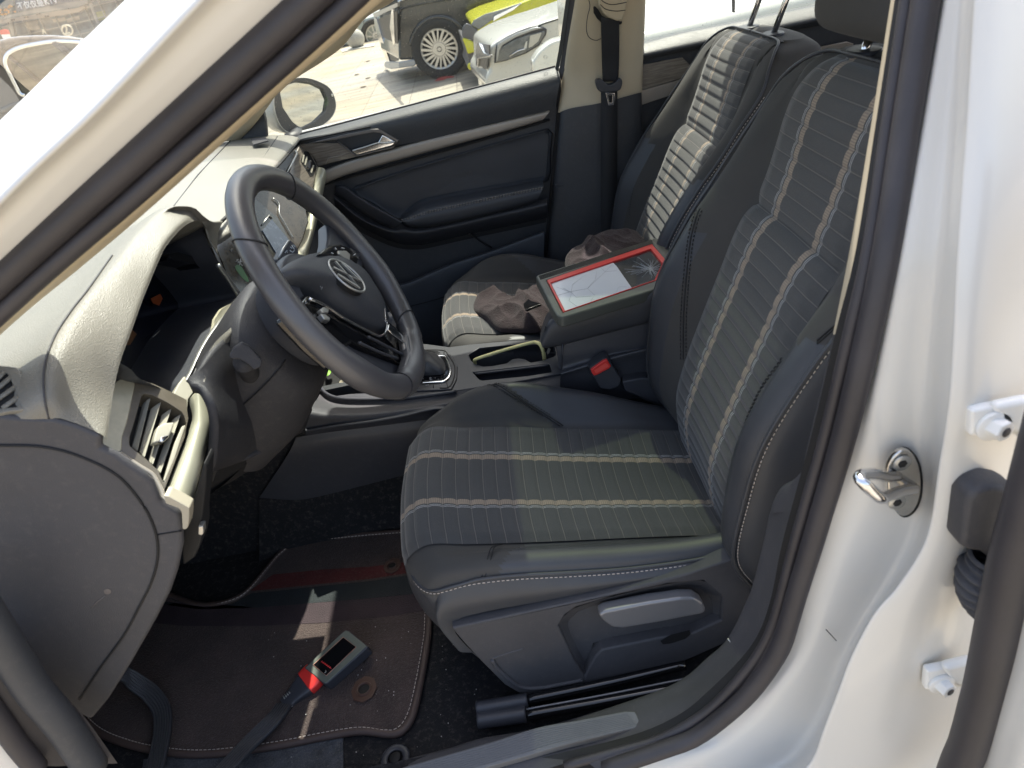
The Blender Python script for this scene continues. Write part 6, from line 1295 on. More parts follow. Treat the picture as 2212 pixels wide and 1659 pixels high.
# ribbed flat cable
cab = [e1, Z(590, 1555, .030), Z(540, 1605, .045), Z(485, 1665, .075), Z(430, 1740, .10)]
def ribcable(name, path, w, label, par=None, upv=(0, 0, 1)):
    Q = rs(path, 60); T = frame_on(Q, False); V = []; F = []; n = 57
    for i, q in enumerate(Q):
        s = unit(np.cross(T[i], A(upv, float))); u = np.cross(s, T[i])
        for j in range(n): V.append(q+s*w*(j/(n-1)*2-1)+u*(.0026+.0018*abs(sin(j/(n-1)*pi*7))))
        V.append(q+s*w-u*.002); V.append(q-s*w-u*.002)
    m = n+2
    for i in range(len(Q)-1):
        for j in range(m): F.append((i*m+j, i*m+(j+1) % m, (i+1)*m+(j+1) % m, (i+1)*m+j))
    return mesh(name, V, F, M_['plastic_s'], par)
ribcable('flat_cable', cab, .0165, None, PL)
o = ribcable('flat_cable', [Z(455, 1455, .10), Z(500, 1468, .06), Z(560, 1490, .03), Z(598, 1530, .02), Z(612, 1580, .03), Z(605, 1625, .03), Z(590, 1700, .03)][0:0]+[Z(262, 1452, .09), Z(290, 1472, .06), Z(325, 1498, .035), Z(348, 1530, .022), Z(352, 1570, .022), Z(345, 1615, .03), Z(330, 1680, .05)], .0155, None, None)
tag(o, 'black ribbed flat cable hanging from the dash end down onto the mat', 'cable')
# debris on passenger carpet
lit = mat('dry_debris', (.16, .10, .06), .8); parts = []; random.seed(5)
c0 = Z(925, 715, .02)
for i in range(40):
    p = c0+A([random.uniform(-.06, .05), random.uniform(-.08, .08), random.uniform(0, .02)]); d = unit(A([random.uniform(-1, 1), random.uniform(-1, 1), random.uniform(-.2, .2)]))
    parts.append(cylraw(p, d, .0008, random.uniform(.01, .04), 4))
o = join_raw('dry_grass', parts, [lit], None); o['kind'] = 'stuff'; tag(o, 'dry grass scraps on the dark passenger footwell carpet', 'debris')
# specks of lint on carpet and mat
parts = []
for i in range(60):
    u, v = random.uniform(560, 1020), random.uniform(1350, 1650)
    if i > 45: u, v = random.uniform(940, 1040), random.uniform(1350, 1640)
    p = Z(u, v, .0145 if u < 900 and v < 1570 else .0035); r = random.uniform(.0004, .0011); parts.append(cylraw(p, (0, 0, 1), r, r, 5))
o = join_raw('lint', parts, [mat('lint_white', (.5, .48, .45), .8)], None); o['kind'] = 'stuff'; tag(o, 'white lint specks scattered over the driver footwell', 'lint')
# ================================================================ GROUND AND EVERYTHING OUTSIDE
GZ = -.45
def tilemat():
    m = bpy.data.materials.new('stone_paving'); m.use_nodes = True; nt = m.node_tree; N = nt.nodes; L = nt.links; b = N['Principled BSDF']
    b.inputs['Roughness'].default_value = .55
    tc = N.new('ShaderNodeTexCoord'); mp = N.new('ShaderNodeMapping'); L.new(tc.outputs['Object'], mp.inputs[0]); mp.inputs['Location'].default_value = (.25, .3, 0)
    br = N.new('ShaderNodeTexBrick'); br.offset = .5; br.inputs['Scale'].default_value = 1; br.inputs['Brick Width'].default_value = 1.2; br.inputs['Row Height'].default_value = .6
    br.inputs['Mortar Size'].default_value = .004; br.inputs['Mortar Smooth'].default_value = .1; br.inputs['Bias'].default_value = 0
    br.inputs['Color1'].default_value = (.32, .295, .245, 1); br.inputs['Color2'].default_value = (.37, .345, .29, 1); br.inputs['Mortar'].default_value = (.13, .11, .09, 1)
    mp2 = N.new('ShaderNodeMapping'); mp2.inputs['Rotation'].default_value = (0, 0, pi/2); L.new(mp.outputs[0], mp2.inputs[0]); L.new(mp2.outputs[0], br.inputs['Vector'])
    mp3 = N.new('ShaderNodeMapping'); mp3.inputs['Scale'].default_value = (.7, 6, 1); mp3.inputs['Rotation'].default_value = (0, 0, .12); L.new(tc.outputs['Object'], mp3.inputs[0])
    n1 = N.new('ShaderNodeTexNoise'); n1.inputs['Scale'].default_value = 1.6; n1.inputs['Detail'].default_value = 7; n1.inputs['Roughness'].default_value = .65; n1.inputs['Distortion'].default_value = .4; L.new(mp3.outputs[0], n1.inputs['Vector'])
    cr = N.new('ShaderNodeValToRGB'); e = cr.color_ramp.elements; e[0].position = .36; e[0].color = (.52, .50, .50, 1); e[1].position = .56; e[1].color = (1.02, 1, .97, 1); L.new(n1.outputs['Fac'], cr.inputs[0])
    n2 = N.new('ShaderNodeTexNoise'); n2.inputs['Scale'].default_value = .6; n2.inputs['Detail'].default_value = 3; L.new(tc.outputs['Object'], n2.inputs['Vector'])
    c2 = N.new('ShaderNodeValToRGB'); e = c2.color_ramp.elements; e[0].position = .4; e[0].color = (1, 1, 1, 1); e[1].position = .65; e[1].color = (1.12, .98, .78, 1); L.new(n2.outputs['Fac'], c2.inputs[0])
    m1 = N.new('ShaderNodeMix'); m1.data_type = 'RGBA'; m1.blend_type = 'MULTIPLY'; m1.inputs[0].default_value = 1; L.new(br.outputs['Color'], m1.inputs[6]); L.new(cr.outputs[0], m1.inputs[7])
    m2 = N.new('ShaderNodeMix'); m2.data_type = 'RGBA'; m2.blend_type = 'MULTIPLY'; m2.inputs[0].default_value = 1; L.new(m1.outputs[2], m2.inputs[6]); L.new(c2.outputs[0], m2.inputs[7])
    L.new(m2.outputs[2], b.inputs['Base Color']); return m
gnd = mesh('pavement', [(-300, -300, GZ), (300, -300, GZ), (300, 300, GZ), (-300, 300, GZ)], [(0, 1, 2, 3)], tilemat(), None, False); gnd['kind'] = 'structure'
# exterior skin of the photographed car, far side
plate('outer_side_panel', [(-2.0, 1.115, -.2), (1.9, 1.115, -.2), (1.9, 1.115, .735), (.6, 1.115, .742), (-.45, 1.115, .715), (-1.1, 1.115, .70), (-2.0, 1.08, .60)], (0, -.025, 0), W_, CARROOT)
plate('near_wing', [(-2.0, -.47, -.2), (-.75, -.47, -.2), (-.70, -.47, .3), (-.72, -.44, .66), (-2.0, -.40, .60)], (0, .03, 0), W_, CARROOT)
g_ = lambda L: [(720+a*.2344, b*.2344) for a, b in L]
def flat(name, pts, off, m, par, th=.02, bev=.0): return plate(name, [p+A(off, float) for p in pts], (0, th, 0), m, par, bevel=bev)
glossb = mat('dark_car_paint', (.03, .032, .034), .2, coat=.8, var=.3, vscale=3, dirt=.4)
tyre = mat('tyre', (.035, .035, .035), .8, bump=.5, bscale=60, dirt=.25)
alloy = mat('alloy', (.62, .60, .56), .3, .7)
wpaint = mat('white_car_paint', (.62, .62, .57), .2, coat=.7)
ypaint = mat('yellow_car_paint', (.50, .50, .02), .25, coat=.6)
lamp = mat('headlamp_glass', (.16, .17, .17), .1, coat=.8, var=.35, vscale=9)
mesh_m = mat('grille_mesh', (.03, .03, .035), .4, bump=1, bscale=40, bdist=.01)
brightc = mat('car_chrome', (.8, .8, .82), .18, 1)
def wheel(c, ax, R, rr, par, nsp=20):
    c = A(c, float); ax = unit(ax); s = unit(np.cross(ax, (0, 0, 1.))); u = np.cross(s, ax); w = None
    prof = [(rr, .0), (rr+.02, -.012), (R-.05, -.02), (R-.012, -.006), (R, .03), (R, .20), (R-.03, .23), (rr, .2)]
    rings = [[c+ax*(-d)+(s*cos(t)+u*sin(t))*r for r, d in prof] for t in np.linspace(0, 2*pi, 48, endpoint=False)]
    w = loft('wheel', rings, tyre, par, rv=1, closed_v=True)
    mesh('brake_shadow', [c-ax*.08+(s*cos(t)+u*sin(t))*rr for t in np.linspace(0, 2*pi, 32, endpoint=False)], [tuple(range(32))], M_['black'], w)
    parts = []
    for k in range(nsp):
        t = 2*pi*k/nsp; a = c+ax*.002+(s*cos(t)+u*sin(t))*.09; b = c+ax*.004+(s*cos(t+.16)+u*sin(t+.16))*(rr-.01)
        d = unit(b-a); parts.append(boxraw((a+b)/2, (b-a), np.cross(d, ax)*(.022 if k % 2 else .032), ax*.02))
    n = 40
    rim = [[c+ax*dd+(s*cos(t)+u*sin(t))*r for r, dd in ((rr+.004, 0), (rr-.002, .012), (rr-.022, .006), (rr-.03, -.03))] for t in np.linspace(0, 2*pi, n, endpoint=False)]
    V = [p for q in rim for p in q]; F = [(i*4+j, i*4+j+1, ((i+1) % n)*4+j+1, ((i+1) % n)*4+j) for i in range(n) for j in range(3)]
    parts.append((V, F)); parts.append(cylraw(c-ax*.01, ax, .105, .025, 28, .085))
    join_raw('rim', parts, [alloy], w, False)
    tube('hub_mark', [c+ax*.016+(s*cos(t)+u*sin(t))*.03 for t in np.linspace(0, 2*pi, 20, endpoint=False)], .005, M_['plastic_s'], w, n=5, closed=True)
    return w
def extr(name, L, y, vec, m, par, bev=.05): return plate(name, [Y(a, b, y) for a, b in L], vec, m, par, bevel=bev, seg=3)
# ---- dark MPV
YM = 9.7
cpos = Y(949, 106, YM)
MP = thing('parked_van', 'dark dusty people carrier with multi-spoke silver wheel beyond the passenger window', 'van', (cpos[0]+1, YM+.9, GZ))
EV = A([-.42, 1.85, 0])
extr('body', g_([(598, -60), (594, 20), (600, 300), (607, 556), (760, 548), (766, 600), (900, 590), (1190, 505), (1700, 400), (1900, -420), (560, -420), (600, -150)]), YM+.03, EV, glossb, MP, .04)
flat('wheel_arch', [Y(*q, YM-.005) for q in g_([(975+248*cos(t), 440+262*sin(t)) for t in np.linspace(0, 2*pi, 36, endpoint=False)])], (0, 0, 0), M_['black'], MP, .03)
tube('arch_lip', [Y(*q, YM-.01) for q in g_([(975+262*cos(t), 440+285*sin(t)) for t in np.linspace(pi*1.02, 2*pi*.99, 26)])], .03, glossb, MP, n=8)
wheel(Y(949, 106, YM-.03), (0, -1, 0), .385, .255, MP)
vf = unit(np.cross(EV, (0, 0, 1.)));  o_ = Y(*g_([(600, 300)])[0], YM)
fp = lambda a, b, h=0: PN(*g_([(a, b)])[0], o_+vf*(-.02 if vf[0] > 0 else .02)+vf*h, vf)
if vf[0] > 0: vf = -vf
fp = lambda a, b, h=0: PN(*g_([(a, b)])[0], o_+vf*(.03+h), vf)
plate('grille', [fp(*q) for q in [(405, 180), (585, 100), (598, 560), (520, 575)]], vf*-.01, mesh_m, MP)
plate('chrome_side_strip', [fp(*q, .02) for q in [(375, 165), (398, 172), (470, 420), (522, 578), (500, 585), (440, 440), (380, 240)]], -vf*.03, brightc, MP)
plate('chrome_top_band', [fp(*q, .02) for q in [(362, 125), (430, 95), (590, 25), (592, 60), (540, 90), (440, 130), (378, 165)]], -vf*.03, mat('grey_chrome', (.35, .36, .38), .3, .8), MP)
plate('lamp_strip', [fp(*q, .015) for q in [(535, 90), (552, 85), (566, 400), (550, 415), (520, 250)]], -vf*.02, brightc, MP)
plate('bumper_lip_front', [fp(*q, .03) for q in [(466, 590), (478, 568), (606, 572), (606, 628), (530, 638), (476, 622)]], -vf*.04, mat('silver_plastic', (.42, .43, .45), .35, .3), MP, bevel=.01)
flat('bumper_lip', [Y(*q, YM-.03) for q in g_([(604, 572), (752, 548), (762, 600), (740, 612), (604, 630)])], (0, 0, 0), bpy.data.materials['silver_plastic'], MP, .06, .012)
tube('side_crease', [Y(*q, YM+.02) for q in g_([(610, 90), (700, 60), (900, 20), (1200, -30)])], .012, glossb, MP, n=6)
tube('bonnet_edge', [Y(*q, YM-.01) for q in g_([(598, 20), (640, -5), (760, -50)])], .02, brightc, MP, n=6)
# ---- yellow car
YY_ = 8.3
YC_ = thing('parked_car', 'bright yellow car nose between the dark van and the white hatchback', 'car', tuple(Y(*g_([(1600, 500)])[0], YY_+.8)*A([1, 1, 0])+A([0, 0, GZ])), 'cars parked beyond the passenger window')
EY = A([-.05, 1.1, .02])
extr('bonnet', g_([(1262, 232), (1290, 185), (1400, 130), (1560, 80), (1740, 20), (2100, -120), (2100, 100), (1700, 200), (1340, 300)]), YY_, EY, ypaint, YC_, .05)
extr('front_bumper', g_([(1190, 352), (1300, 385), (1340, 300), (2000, 150), (2000, 700), (1320, 700), (1312, 655), (1250, 648), (1232, 610), (1250, 560), (1236, 505)]), YY_+.02, EY*.9, mat('dark_bumper', (.09, .09, .10), .4), YC_, .03)
flat('headlamp', [Y(*q, YY_-.03) for q in g_([(1270, 232), (1292, 188), (1400, 130), (1560, 85), (1725, 28), (1742, 32), (1650, 92), (1560, 140), (1450, 195), (1385, 245), (1340, 272)])], (0, 0, 0), lamp, YC_, .04, .01)
flat('chrome_brow', [Y(*q, YY_-.05) for q in g_([(1480, 150), (1600, 95), (1735, 30), (1660, 95), (1540, 160), (1470, 200)])], (0, 0, 0), brightc, YC_, .02, .005)
flat('grille', [Y(*q, YY_-.03) for q in g_([(1184, 300), (1195, 245), (1228, 212), (1272, 234), (1335, 276), (1318, 340), (1304, 400), (1262, 362), (1190, 350)])], (0, 0, 0), mat('grille_grey', (.10, .10, .11), .35), YC_, .04, .015)
flat('bumper_insert', [Y(*q, YY_-.04) for q in g_([(1188, 354), (1215, 352), (1290, 385), (1306, 480), (1240, 500), (1222, 440)])], (0, 0, 0), ypaint, YC_, .05, .015)
flat('lower_lip', [Y(*q, YY_-.04) for q in g_([(1236, 590), (1262, 575), (1318, 590), (1318, 650), (1252, 646), (1236, 620)])], (0, 0, 0), ypaint, YC_, .05, .015)
# ---- white hatchback
YB = 6.2
HB = thing('parked_car', 'white hatchback with slanted headlamp seen through the passenger window', 'car', tuple(Y(*g_([(1800, 500)])[0], YB+.9)*A([1, 1, 0])+A([0, 0, GZ])), 'cars parked beyond the passenger window')
EB = A([-.12, 1.3, .0])
extr('body', g_([(1444, 425), (1500, 385), (1600, 325), (1700, 280), (1850, 228), (2000, 180), (2140, 138), (2400, 50), (2500, 900), (1480, 900), (1400, 790), (1405, 700), (1446, 645), (1440, 520)]), YB, EB, wpaint, HB, .045)
flat('headlamp', [Y(*q, YB-.02) for q in g_([(1482, 585), (1490, 500), (1505, 402), (1600, 340), (1700, 290), (1800, 252), (1860, 238), (1930, 245), (1970, 270), (1962, 320), (1900, 420), (1780, 492), (1600, 560)])], (0, 0, 0), M_['plastic_s'], HB, .04, .01)
flat('headlamp_lens', [Y(*q, YB-.035) for q in g_([(1496, 575), (1510, 490), (1560, 430), (1660, 370), (1800, 320), (1945, 285), (1950, 315), (1890, 410), (1775, 480), (1620, 545)])], (0, 0, 0), lamp, HB, .02, .005)
flat('lamp_brow', [Y(*q, YB-.04) for q in g_([(1508, 410), (1600, 350), (1705, 300), (1860, 250), (1930, 258), (1820, 290), (1680, 345), (1560, 415), (1530, 470), (1512, 560), (1500, 560)])], (0, 0, 0), mat('lamp_silver', (.38, .40, .41), .25, .5), HB, .02, .005)
flat('daylight_lamp', [Y(*q, YB-.045) for q in g_([(1775, 385), (1788, 380), (1782, 440), (1762, 462), (1755, 450)])], (0, 0, 0), wpaint, HB, .02)
tube('lamp_wing', [Y(*q, YB-.045) for q in g_([(1620, 520), (1700, 470), (1770, 450)])], .006, brightc, HB, n=6)
flat('lamp_reflector', [Y(*q, YB-.04) for q in g_([(1815, 330), (1920, 300), (1890, 380), (1830, 430), (1800, 440)])], (0, 0, 0), mat('reflector', (.5, .5, .46), .3, .4), HB, .015)
vb = unit(np.cross(EB, (0, 0, 1.))); vb = -vb if vb[0] > 0 else vb; ob = Y(*g_([(1442, 500)])[0], YB)
fb = lambda a, b, h=0: PN(*g_([(a, b)])[0], ob+vb*(.05+h), vb)
plate('grille_upper', [fb(*q) for q in [(1330, 392), (1438, 415), (1436, 520), (1345, 500), (1322, 440)]], -vb*.01, mesh_m, HB)
plate('grille_lower', [fb(*q) for q in [(1328, 542), (1424, 535), (1405, 635), (1330, 640), (1322, 600)]], -vb*.01, mesh_m, HB)
plate('grille_wing', [fb(*q, .03) for q in [(1310, 470), (1318, 420), (1335, 398), (1355, 430), (1385, 490), (1438, 512), (1438, 524), (1330, 540), (1325, 620), (1312, 600)]], -vb*.03, brightc, HB, bevel=.01)
plate('fog_chrome', [fb(*q, .02) for q in [(1328, 660), (1345, 655), (1358, 700), (1372, 790), (1345, 800), (1335, 740)]], -vb*.02, brightc, HB)
tube('bonnet_gap', [Y(*q, YB-.012) for q in g_([(1890, 240), (1950, 215), (2060, 180), (2140, 150)])], .006, M_['black'], HB, n=5)
tube('bumper_gap', [Y(*q, YB-.004) for q in g_([(1920, 400), (1960, 415), (2010, 425)])], .004, M_['plastic_g'], HB, n=5)
# ---- white car right beside (bonnet and wing close to the rear window)
YW = 2.15
WCR = thing('parked_car', 'white car parked close beside, its bonnet filling the rear side window', 'car', tuple(Y(1500, 100, YW+.9)*A([1, 1, 0])+A([0, 0, GZ])), 'cars parked beyond the passenger window')
EW = A([-.1, 1.5, .16])
wing = [(1365, 78), (1383, 74), (1500, 48), (1640, 14), (1900, -50), (1900, 300), (1365, 300)]
o = extr('body', wing, YW, EW, wpaint, WCR, .05)
lobe = [(1151, 146), (1150, 137), (1156, 124), (1168, 109), (1190, 92), (1215, 84), (1262, 80), (1262, 190), (1170, 180)]
plate('wing_lobe', [Y(a, b, YW-.1) for a, b in rs(lobe, 60, closed=True)], (0, .10, 0), wpaint, WCR, bevel=.03, seg=4)
tube('bonnet_gap', [Y(a, b, k) for a, b, k in [(1383, 81, YW+.02), (1440, 52, YW+.25), (1500, 21, YW+.5), (1545, -3, YW+.7)]], .003, mat('gap_grey', (.12, .12, .13), .6), WCR, n=5)
flat('headlamp_edge', [Y(a, b, YW-.01) for a, b in [(1151, 140), (1148, 148), (1150, 160), (1162, 160)]], (0, 0, 0), mat('gap_grey2', (.2, .2, .2), .4), WCR, .01)
flat('door_mirror_stem', [Y(a, b, YW-.3) for a, b in [(1582, -10), (1588, -10), (1588, 27), (1583, 27)]], (0, 0, 0), M_['plastic_g'], WCR, .01)
# ---- silver car and stone ball far left of the window view
YS_ = 17.5
SV_ = thing('parked_car', 'pale silver car far behind the stone ball bollard', 'car', tuple(Y(740, 60, YS_+.9)*A([1, 1, 0])+A([0, 0, GZ])))
spaint = mat('silver_car_paint', (.36, .40, .37), .3, .3, coat=.4)
extr('body', g_([(-300, 330), (0, 250), (200, 195), (375, 150), (440, 140), (430, 330), (420, 430), (330, 410), (150, 430), (0, 470), (-300, 540)]), YS_, A([.2, 1.5, .3]), spaint, SV_, .06)
flat('sill_shadow', [Y(*q, YS_-.02) for q in g_([(-300, 500), (0, 425), (150, 405), (320, 385), (320, 420), (0, 480), (-300, 560)])], (0, 0, 0), M_['plastic_g'], SV_, .05)
wheel(Y(*g_([(395, 330)])[0], YS_-.05), (0, -1, 0), .36, .24, SV_, 10)
tube('door_gap', [Y(*q, YS_-.03) for q in g_([(275, 170), (285, 260), (290, 380)])], .008, M_['plastic_g'], SV_, n=5)
bp_ = Z(*g_([(228, 440)])[0], GZ); rb_ = .20
seg = 32; V = []; F = []
for i in range(17):
    t = pi*i/16
    for k in range(seg): V.append(bp_+A([rb_*sin(t)*cos(2*pi*k/seg), rb_*sin(t)*sin(2*pi*k/seg), rb_*.92-rb_*cos(t)]))
for i in range(16):
    for k in range(seg): F.append((i*seg+k, i*seg+(k+1) % seg, (i+1)*seg+(k+1) % seg, (i+1)*seg+k))
BL_ = thing('stone_ball', 'grey granite ball bollard on the paving behind the dark van', 'bollard', tuple(bp_))
mesh('ball', V, F, mat('granite', (.40, .38, .34), .7, var=.12, vscale=30, bump=.3, bscale=120), BL_)
cyl('plinth', bp_, (0, 0, 1), .14, .02, bpy.data.materials['granite'], BL_)
o = plate('kerb_slab', [Z(*q, GZ+.02) for q in g_([(70, 455), (200, 425), (380, 400), (380, 420), (200, 448), (80, 478)])], (0, 0, -.02), mat('kerb_stone', (.52, .50, .44), .7), None); tag(o, 'pale stone kerb slab lying under the ball bollard', 'kerb')
# litter and leaves
o = dome('litter', [Z(*q, GZ+.003) for q in g_([(935, 748), (960, 725), (1000, 715), (1050, 708), (1110, 702), (1105, 715), (1050, 722), (1010, 738), (960, 745)])], (0, 0, 1), .02, mat('litter_red', (.35, .06, .05), .6), None, k=30, rings=5); tag(o, 'crumpled red wrapper lying on the paving outside', 'wrapper')
for q, w in (((215, 688), 'large dark leaf left of the van shadow on the paving'), ((275, 802), 'dark leaf lying nearest the passenger door on the paving'), ((318, 722), 'brown leaf at the tip of the van shadow'), ((318, 566), 'small brown leaf below the van bumper on paving')):
    c = Z(*g_([q])[0], GZ+.004); r = .045
    o = dome('leaf', [c+A([r*cos(t)*(1+.25*sin(3*t)), r*1.2*sin(t), 0]) for t in np.linspace(0, 2*pi, 12, endpoint=False)], (0, 0, 1), .01, mat('dead_leaf', (.06, .04, .025), .8), None, k=16, rings=3); tag(o, w, 'leaf', 'fallen leaves on the paving')
# ---- dark sedan at the far left, seen in front of the white pillar
h_ = lambda L: [(a*.2344, b*.2344) for a, b in L]
YD = 4.3
dp = mat('bronze_paint', (.085, .07, .06), .2, coat=.5)
DS = thing('parked_sedan', 'dark bronze sedan with chrome window frame left of the white pillar', 'car', tuple(Y(40, 150, YD+.9)*A([1, 1, 0])+A([0, 0, GZ])))
extr('body', h_([(-700, 560), (-300, 440), (0, 372), (60, 455), (200, 393), (480, 362), (740, 366), (1300, 430), (1400, 800), (1400, 1500), (-700, 1500)])[0:0]+h_([(-700, 560), (-200, 430), (0, 368), (100, 342), (200, 330), (300, 324), (480, 320), (650, 330), (760, 348), (1300, 430), (1400, 800), (1400, 1700), (-700, 1700)]), YD, A([-.9, 1.2, .015]), dp, DS, .05)
win = [(92, 520), (150, 478), (250, 440), (480, 392), (760, 395), (900, 420), (900, 500), (600, 860), (240, 872), (200, 850), (150, 760)]
flat('side_glass', [Y(*q, YD-.004) for q in h_(rs(win, 60, closed=True).tolist())], (0, 0, 0), mat('sedan_glass', (.055, .052, .036), .1, coat=.5, var=.6, vscale=5), DS, .01)
tube('chrome_window_frame', [Y(*q, YD-.012) for q in h_([(230, 882), (185, 862), (140, 780), (95, 690), (55, 610), (48, 540), (90, 480), (200, 432), (350, 400), (480, 382), (620, 380), (760, 390), (900, 415)])], 1, mat('bright_white_chrome', (.85, .85, .88), .15, 1), DS, n=10, smp=80, flat=(.014, .006), upv=(0, 1, 0))
tube('roof_gutter', [Y(*q, YD-.01) for q in h_([(10, 620), (14, 550), (60, 460), (200, 395), (480, 362), (740, 368)])], .006, M_['plastic_g'], DS, n=6, smp=60)
for L in ([(90, 532), (180, 600), (365, 762)], [(485, 395), (545, 440), (650, 530)], [(505, 392), (560, 425), (680, 500)]): tube('window_pillar', [Y(*q, YD-.014) for q in h_(L)], .012, M_['plastic_g'], DS, n=6)
tube('body_crease', [Y(*q, YD-.005) for q in h_([(0, 1030), (100, 985), (230, 940)])], .02, dp, DS, n=8)
# ---- building across the square
YF = 90.0
k_ = lambda L: [(a/4.608, b/4.608) for a, b in L]
BD = thing('glass_building', 'glass fronted building with white sign letters above a canopy', 'building', (-45, YF, GZ))
fac = mat('facade_glass', (.10, .135, .15), .45, var=.5, vscale=.9, spec=.3)
def fpt(a, b, dy=0): return Y(a/8., b/8., YF+dy*4)
plate('facade', [(-120, YF, GZ), (40, YF, GZ), (40, YF, 16), (-120, YF, 16)], (0, 1, 0), fac, BD)
metal = mat('mullion_metal', (.26, .26, .24), .5, .3)
x0 = fpt(0, 100)[0]; parts = []
for i in range(-20, 30):
    x = x0+i*1.75; parts.append(boxraw((x, YF-.2, 6), (.08, 0, 0), (0, .3, 0), (0, 0, 14)))
for z in (.6, 1.7, 2.9, 4.6, 6.4, 8.2): parts.append(boxraw((-40, YF-.18, z), (120, 0, 0), (0, .25, 0), (0, 0, .08)))
join_raw('mullions', parts, [metal], BD, False)
beige = mat('beige_panel', (.28, .25, .20), .7, var=.1, vscale=2)
for L in ([(405, 385), (640, 345), (655, 425), (440, 470)], [(455, 440), (665, 435), (690, 500), (490, 530)], [(900, 330), (1120, 290), (1140, 360), (930, 390)], [(1140, 330), (1360, 270), (1385, 340), (1165, 395)]):
    plate('blind_panel', [fpt(*q, -.03) for q in L], (0, .05, 0), beige, BD)
gy = mat('foliage_reflection', (.20, .23, .06), .3)
plate('foliage_reflection_panel', [fpt(*q, -.03) for q in [(1635, 215), (1805, 180), (1850, 320), (1700, 370)]], (0, .02, 0), gy, BD)  # mirrored foliage painted flat into the glass colour
can = mat('canopy_grey', (.22, .215, .21), .6, var=.08, vscale=2)
ca0 = fpt(0, 300, -1.5); 
plate('canopy', [fpt(*q, -1.6) for q in [(-300, 350), (0, 295), (420, 195), (1000, 80), (1300, 20), (1500, -20), (1515, 60), (1350, 120), (1000, 170), (500, 245), (0, 335), (-300, 400)]], (0, 1.5, 0), can, BD)
plate('canopy_soffit', [fpt(*q, -.9) for q in [(-300, 420), (0, 345), (700, 230), (1360, 130), (1440, 90), (1460, 130), (1360, 210), (900, 290), (160, 380), (-300, 470)]], (0, .7, 0), mat('soffit_pink_grey', (.30, .26, .235), .7), BD)
for q in ((450, 285), (800, 268), (220, 330), (650, 230)): 
    c = fpt(*q, -1.0); cyl('soffit_lamp', c, (0, 0, -1), .22, .15, M_['plastic_g'], BD, n=10)
col_ = mat('column_stone', (.34, .32, .30), .7)
for L in ([(150, 380), (210, 375), (260, 610), (200, 620)], [(1510, 0), (1550, -10), (1700, 400), (1665, 405)]): plate('column', [fpt(*q, -.6) for q in L], (0, .3, 0), col_, BD)
# sign lettering
wl_ = mat('sign_white', (.85, .85, .86), .5); og = mat('sign_orange', (.85, .33, .05), .5)
sb = plate('sign_board', [fpt(*q, -.12) for q in [(225, -120), (1520, -330), (1560, -60), (1330, 10), (420, 185), (300, 200)]], (0, .05, 0), mat('sign_backing', (.13, .15, .19), .4), BD)
def text(s, name, P0, P1, size, m, par, up=(0, 0, 1)):
    cu = bpy.data.curves.new(name, 'FONT'); cu.body = s; cu.size = size; cu.extrude = .02; cu.offset = .016
    o = bpy.data.objects.new(name+'_tmp', cu); COL.objects.link(o)
    dg = bpy.context.evaluated_depsgraph_get(); me = bpy.data.meshes.new_from_object(o.evaluated_get(dg)); bpy.data.objects.remove(o)
    xs = [v.co.x for v in me.vertices] or [0, 1]; w = max(xs)-min(xs)
    d = A(P1)-A(P0); L = np.linalg.norm(d); s_ = L/max(w, 1e-6); d = d/L; n = unit(np.cross(d, up)); u = np.cross(n, d)
    for v in me.vertices: q = A(P0)+d*((v.co.x-min(xs))*s_)+u*(v.co.y*s_)+n*v.co.z*s_; v.co = q
    me.materials.clear(); me.materials.append(m); me.update()
    o = bpy.data.objects.new(name, me); return put(o, par)
text('不仅仅是', 'sign_lettering', fpt(318, 155, -.25), fpt(770, 88, -.25), 1, wl_, BD)
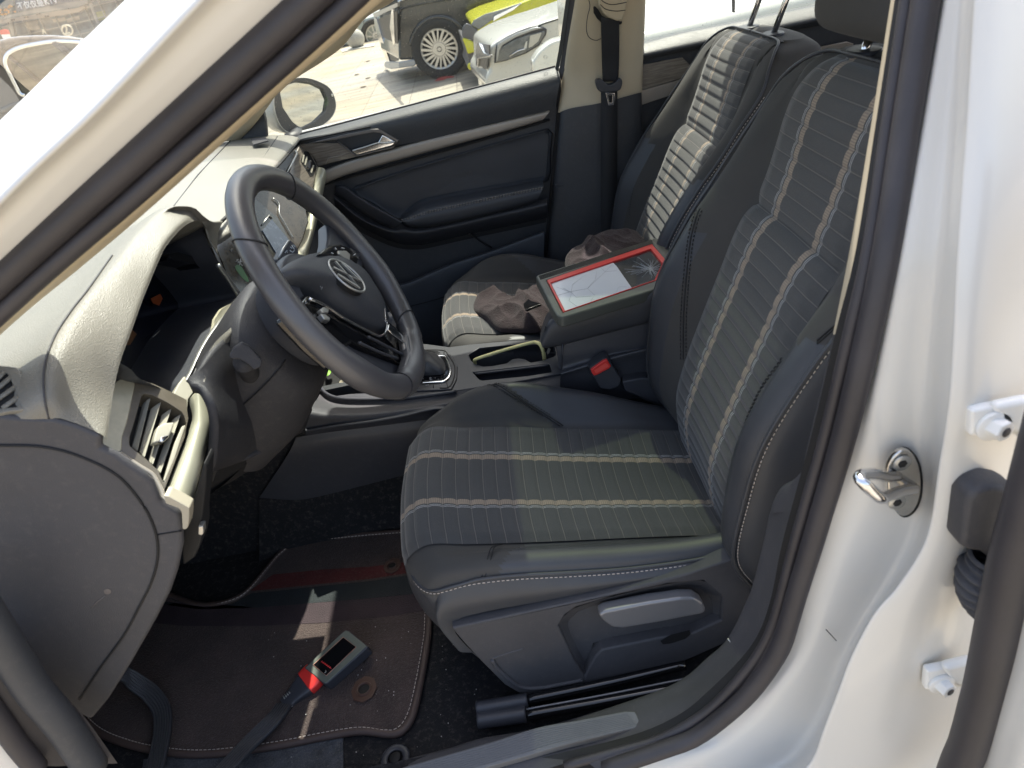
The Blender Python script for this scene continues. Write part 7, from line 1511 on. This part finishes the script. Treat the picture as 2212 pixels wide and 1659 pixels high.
text('KTV', 'sign_lettering', fpt(790, 82, -.25), fpt(1010, 48, -.25), 1, wl_, BD)
random.seed(11); parts = []
for i in range(34):
    a, b = random.uniform(-40, 245), random.uniform(60, 250)
    if b < 130-a*.25 or b > 270-a*.25: continue
    dx, dy = random.choice([(28, -6), (6, 26), (18, 16), (34, -8)]); p = fpt(a, b, -.25); q = fpt(a+dx, b+dy, -.25); d = q-p
    parts.append(boxraw((p+q)/2, d, unit(np.cross(d, (0, 1., 0)))*.13, (0, .08, 0)))
join_raw('orange_lettering', parts, [og], BD, False)
# free-standing letters in front of the entrance
cr2 = mat('letter_cream', (.62, .56, .44), .5)
YL = 75.0
def lp_(a, b): return Y(a/8., b/8., YL)
ST = thing('number_sign', 'round cream number 2 sign standing before the building', 'sign', tuple(lp_(1170, 640)))
tube('sign_ring', [lp_(1162+92*cos(t)+12*sin(t), 522+88*sin(t)+30*cos(t)*0) for t in np.linspace(0, 2*pi, 40, endpoint=False)], .07, cr2, ST, n=6, closed=True)
text('2', 'sign_number', lp_(1125, 592), lp_(1215, 575), 1, cr2, ST)
tube('sign_post', [lp_(1180, 610), lp_(1190, 700)], .08, cr2, ST, n=6)
SA = thing('letter_sign', 'cream letter A standing before the building left of the number', 'sign', tuple(lp_(770, 640)))
text('A', 'sign_letter', lp_(735, 590), lp_(808, 578), 1, cr2, SA)
text('出口', 'sign_small', lp_(930, 590), lp_(1020, 575), 1, cr2, SA) if False else None
RK = thing('notice_board', 'red and white notice at the left edge of the building entrance', 'notice', tuple(lp_(60, 640)))
plate('red_panel', [lp_(*q) for q in [(0, 520), (60, 505), (140, 520), (165, 590), (60, 600), (0, 590)]], (0, .1, 0), M_['red'], RK)
plate('white_panel', [lp_(*q) for q in [(20, 600), (160, 592), (190, 680), (60, 690)]], (0, .1, 0), wl_, RK)

plate('tunnel_wall', [(-1.0, .272, -.02), (.9, .272, -.02), (.9, .272, .24), (-1.0, .272, .30)], (0, .02, 0), M_['carpet'], CARROOT)
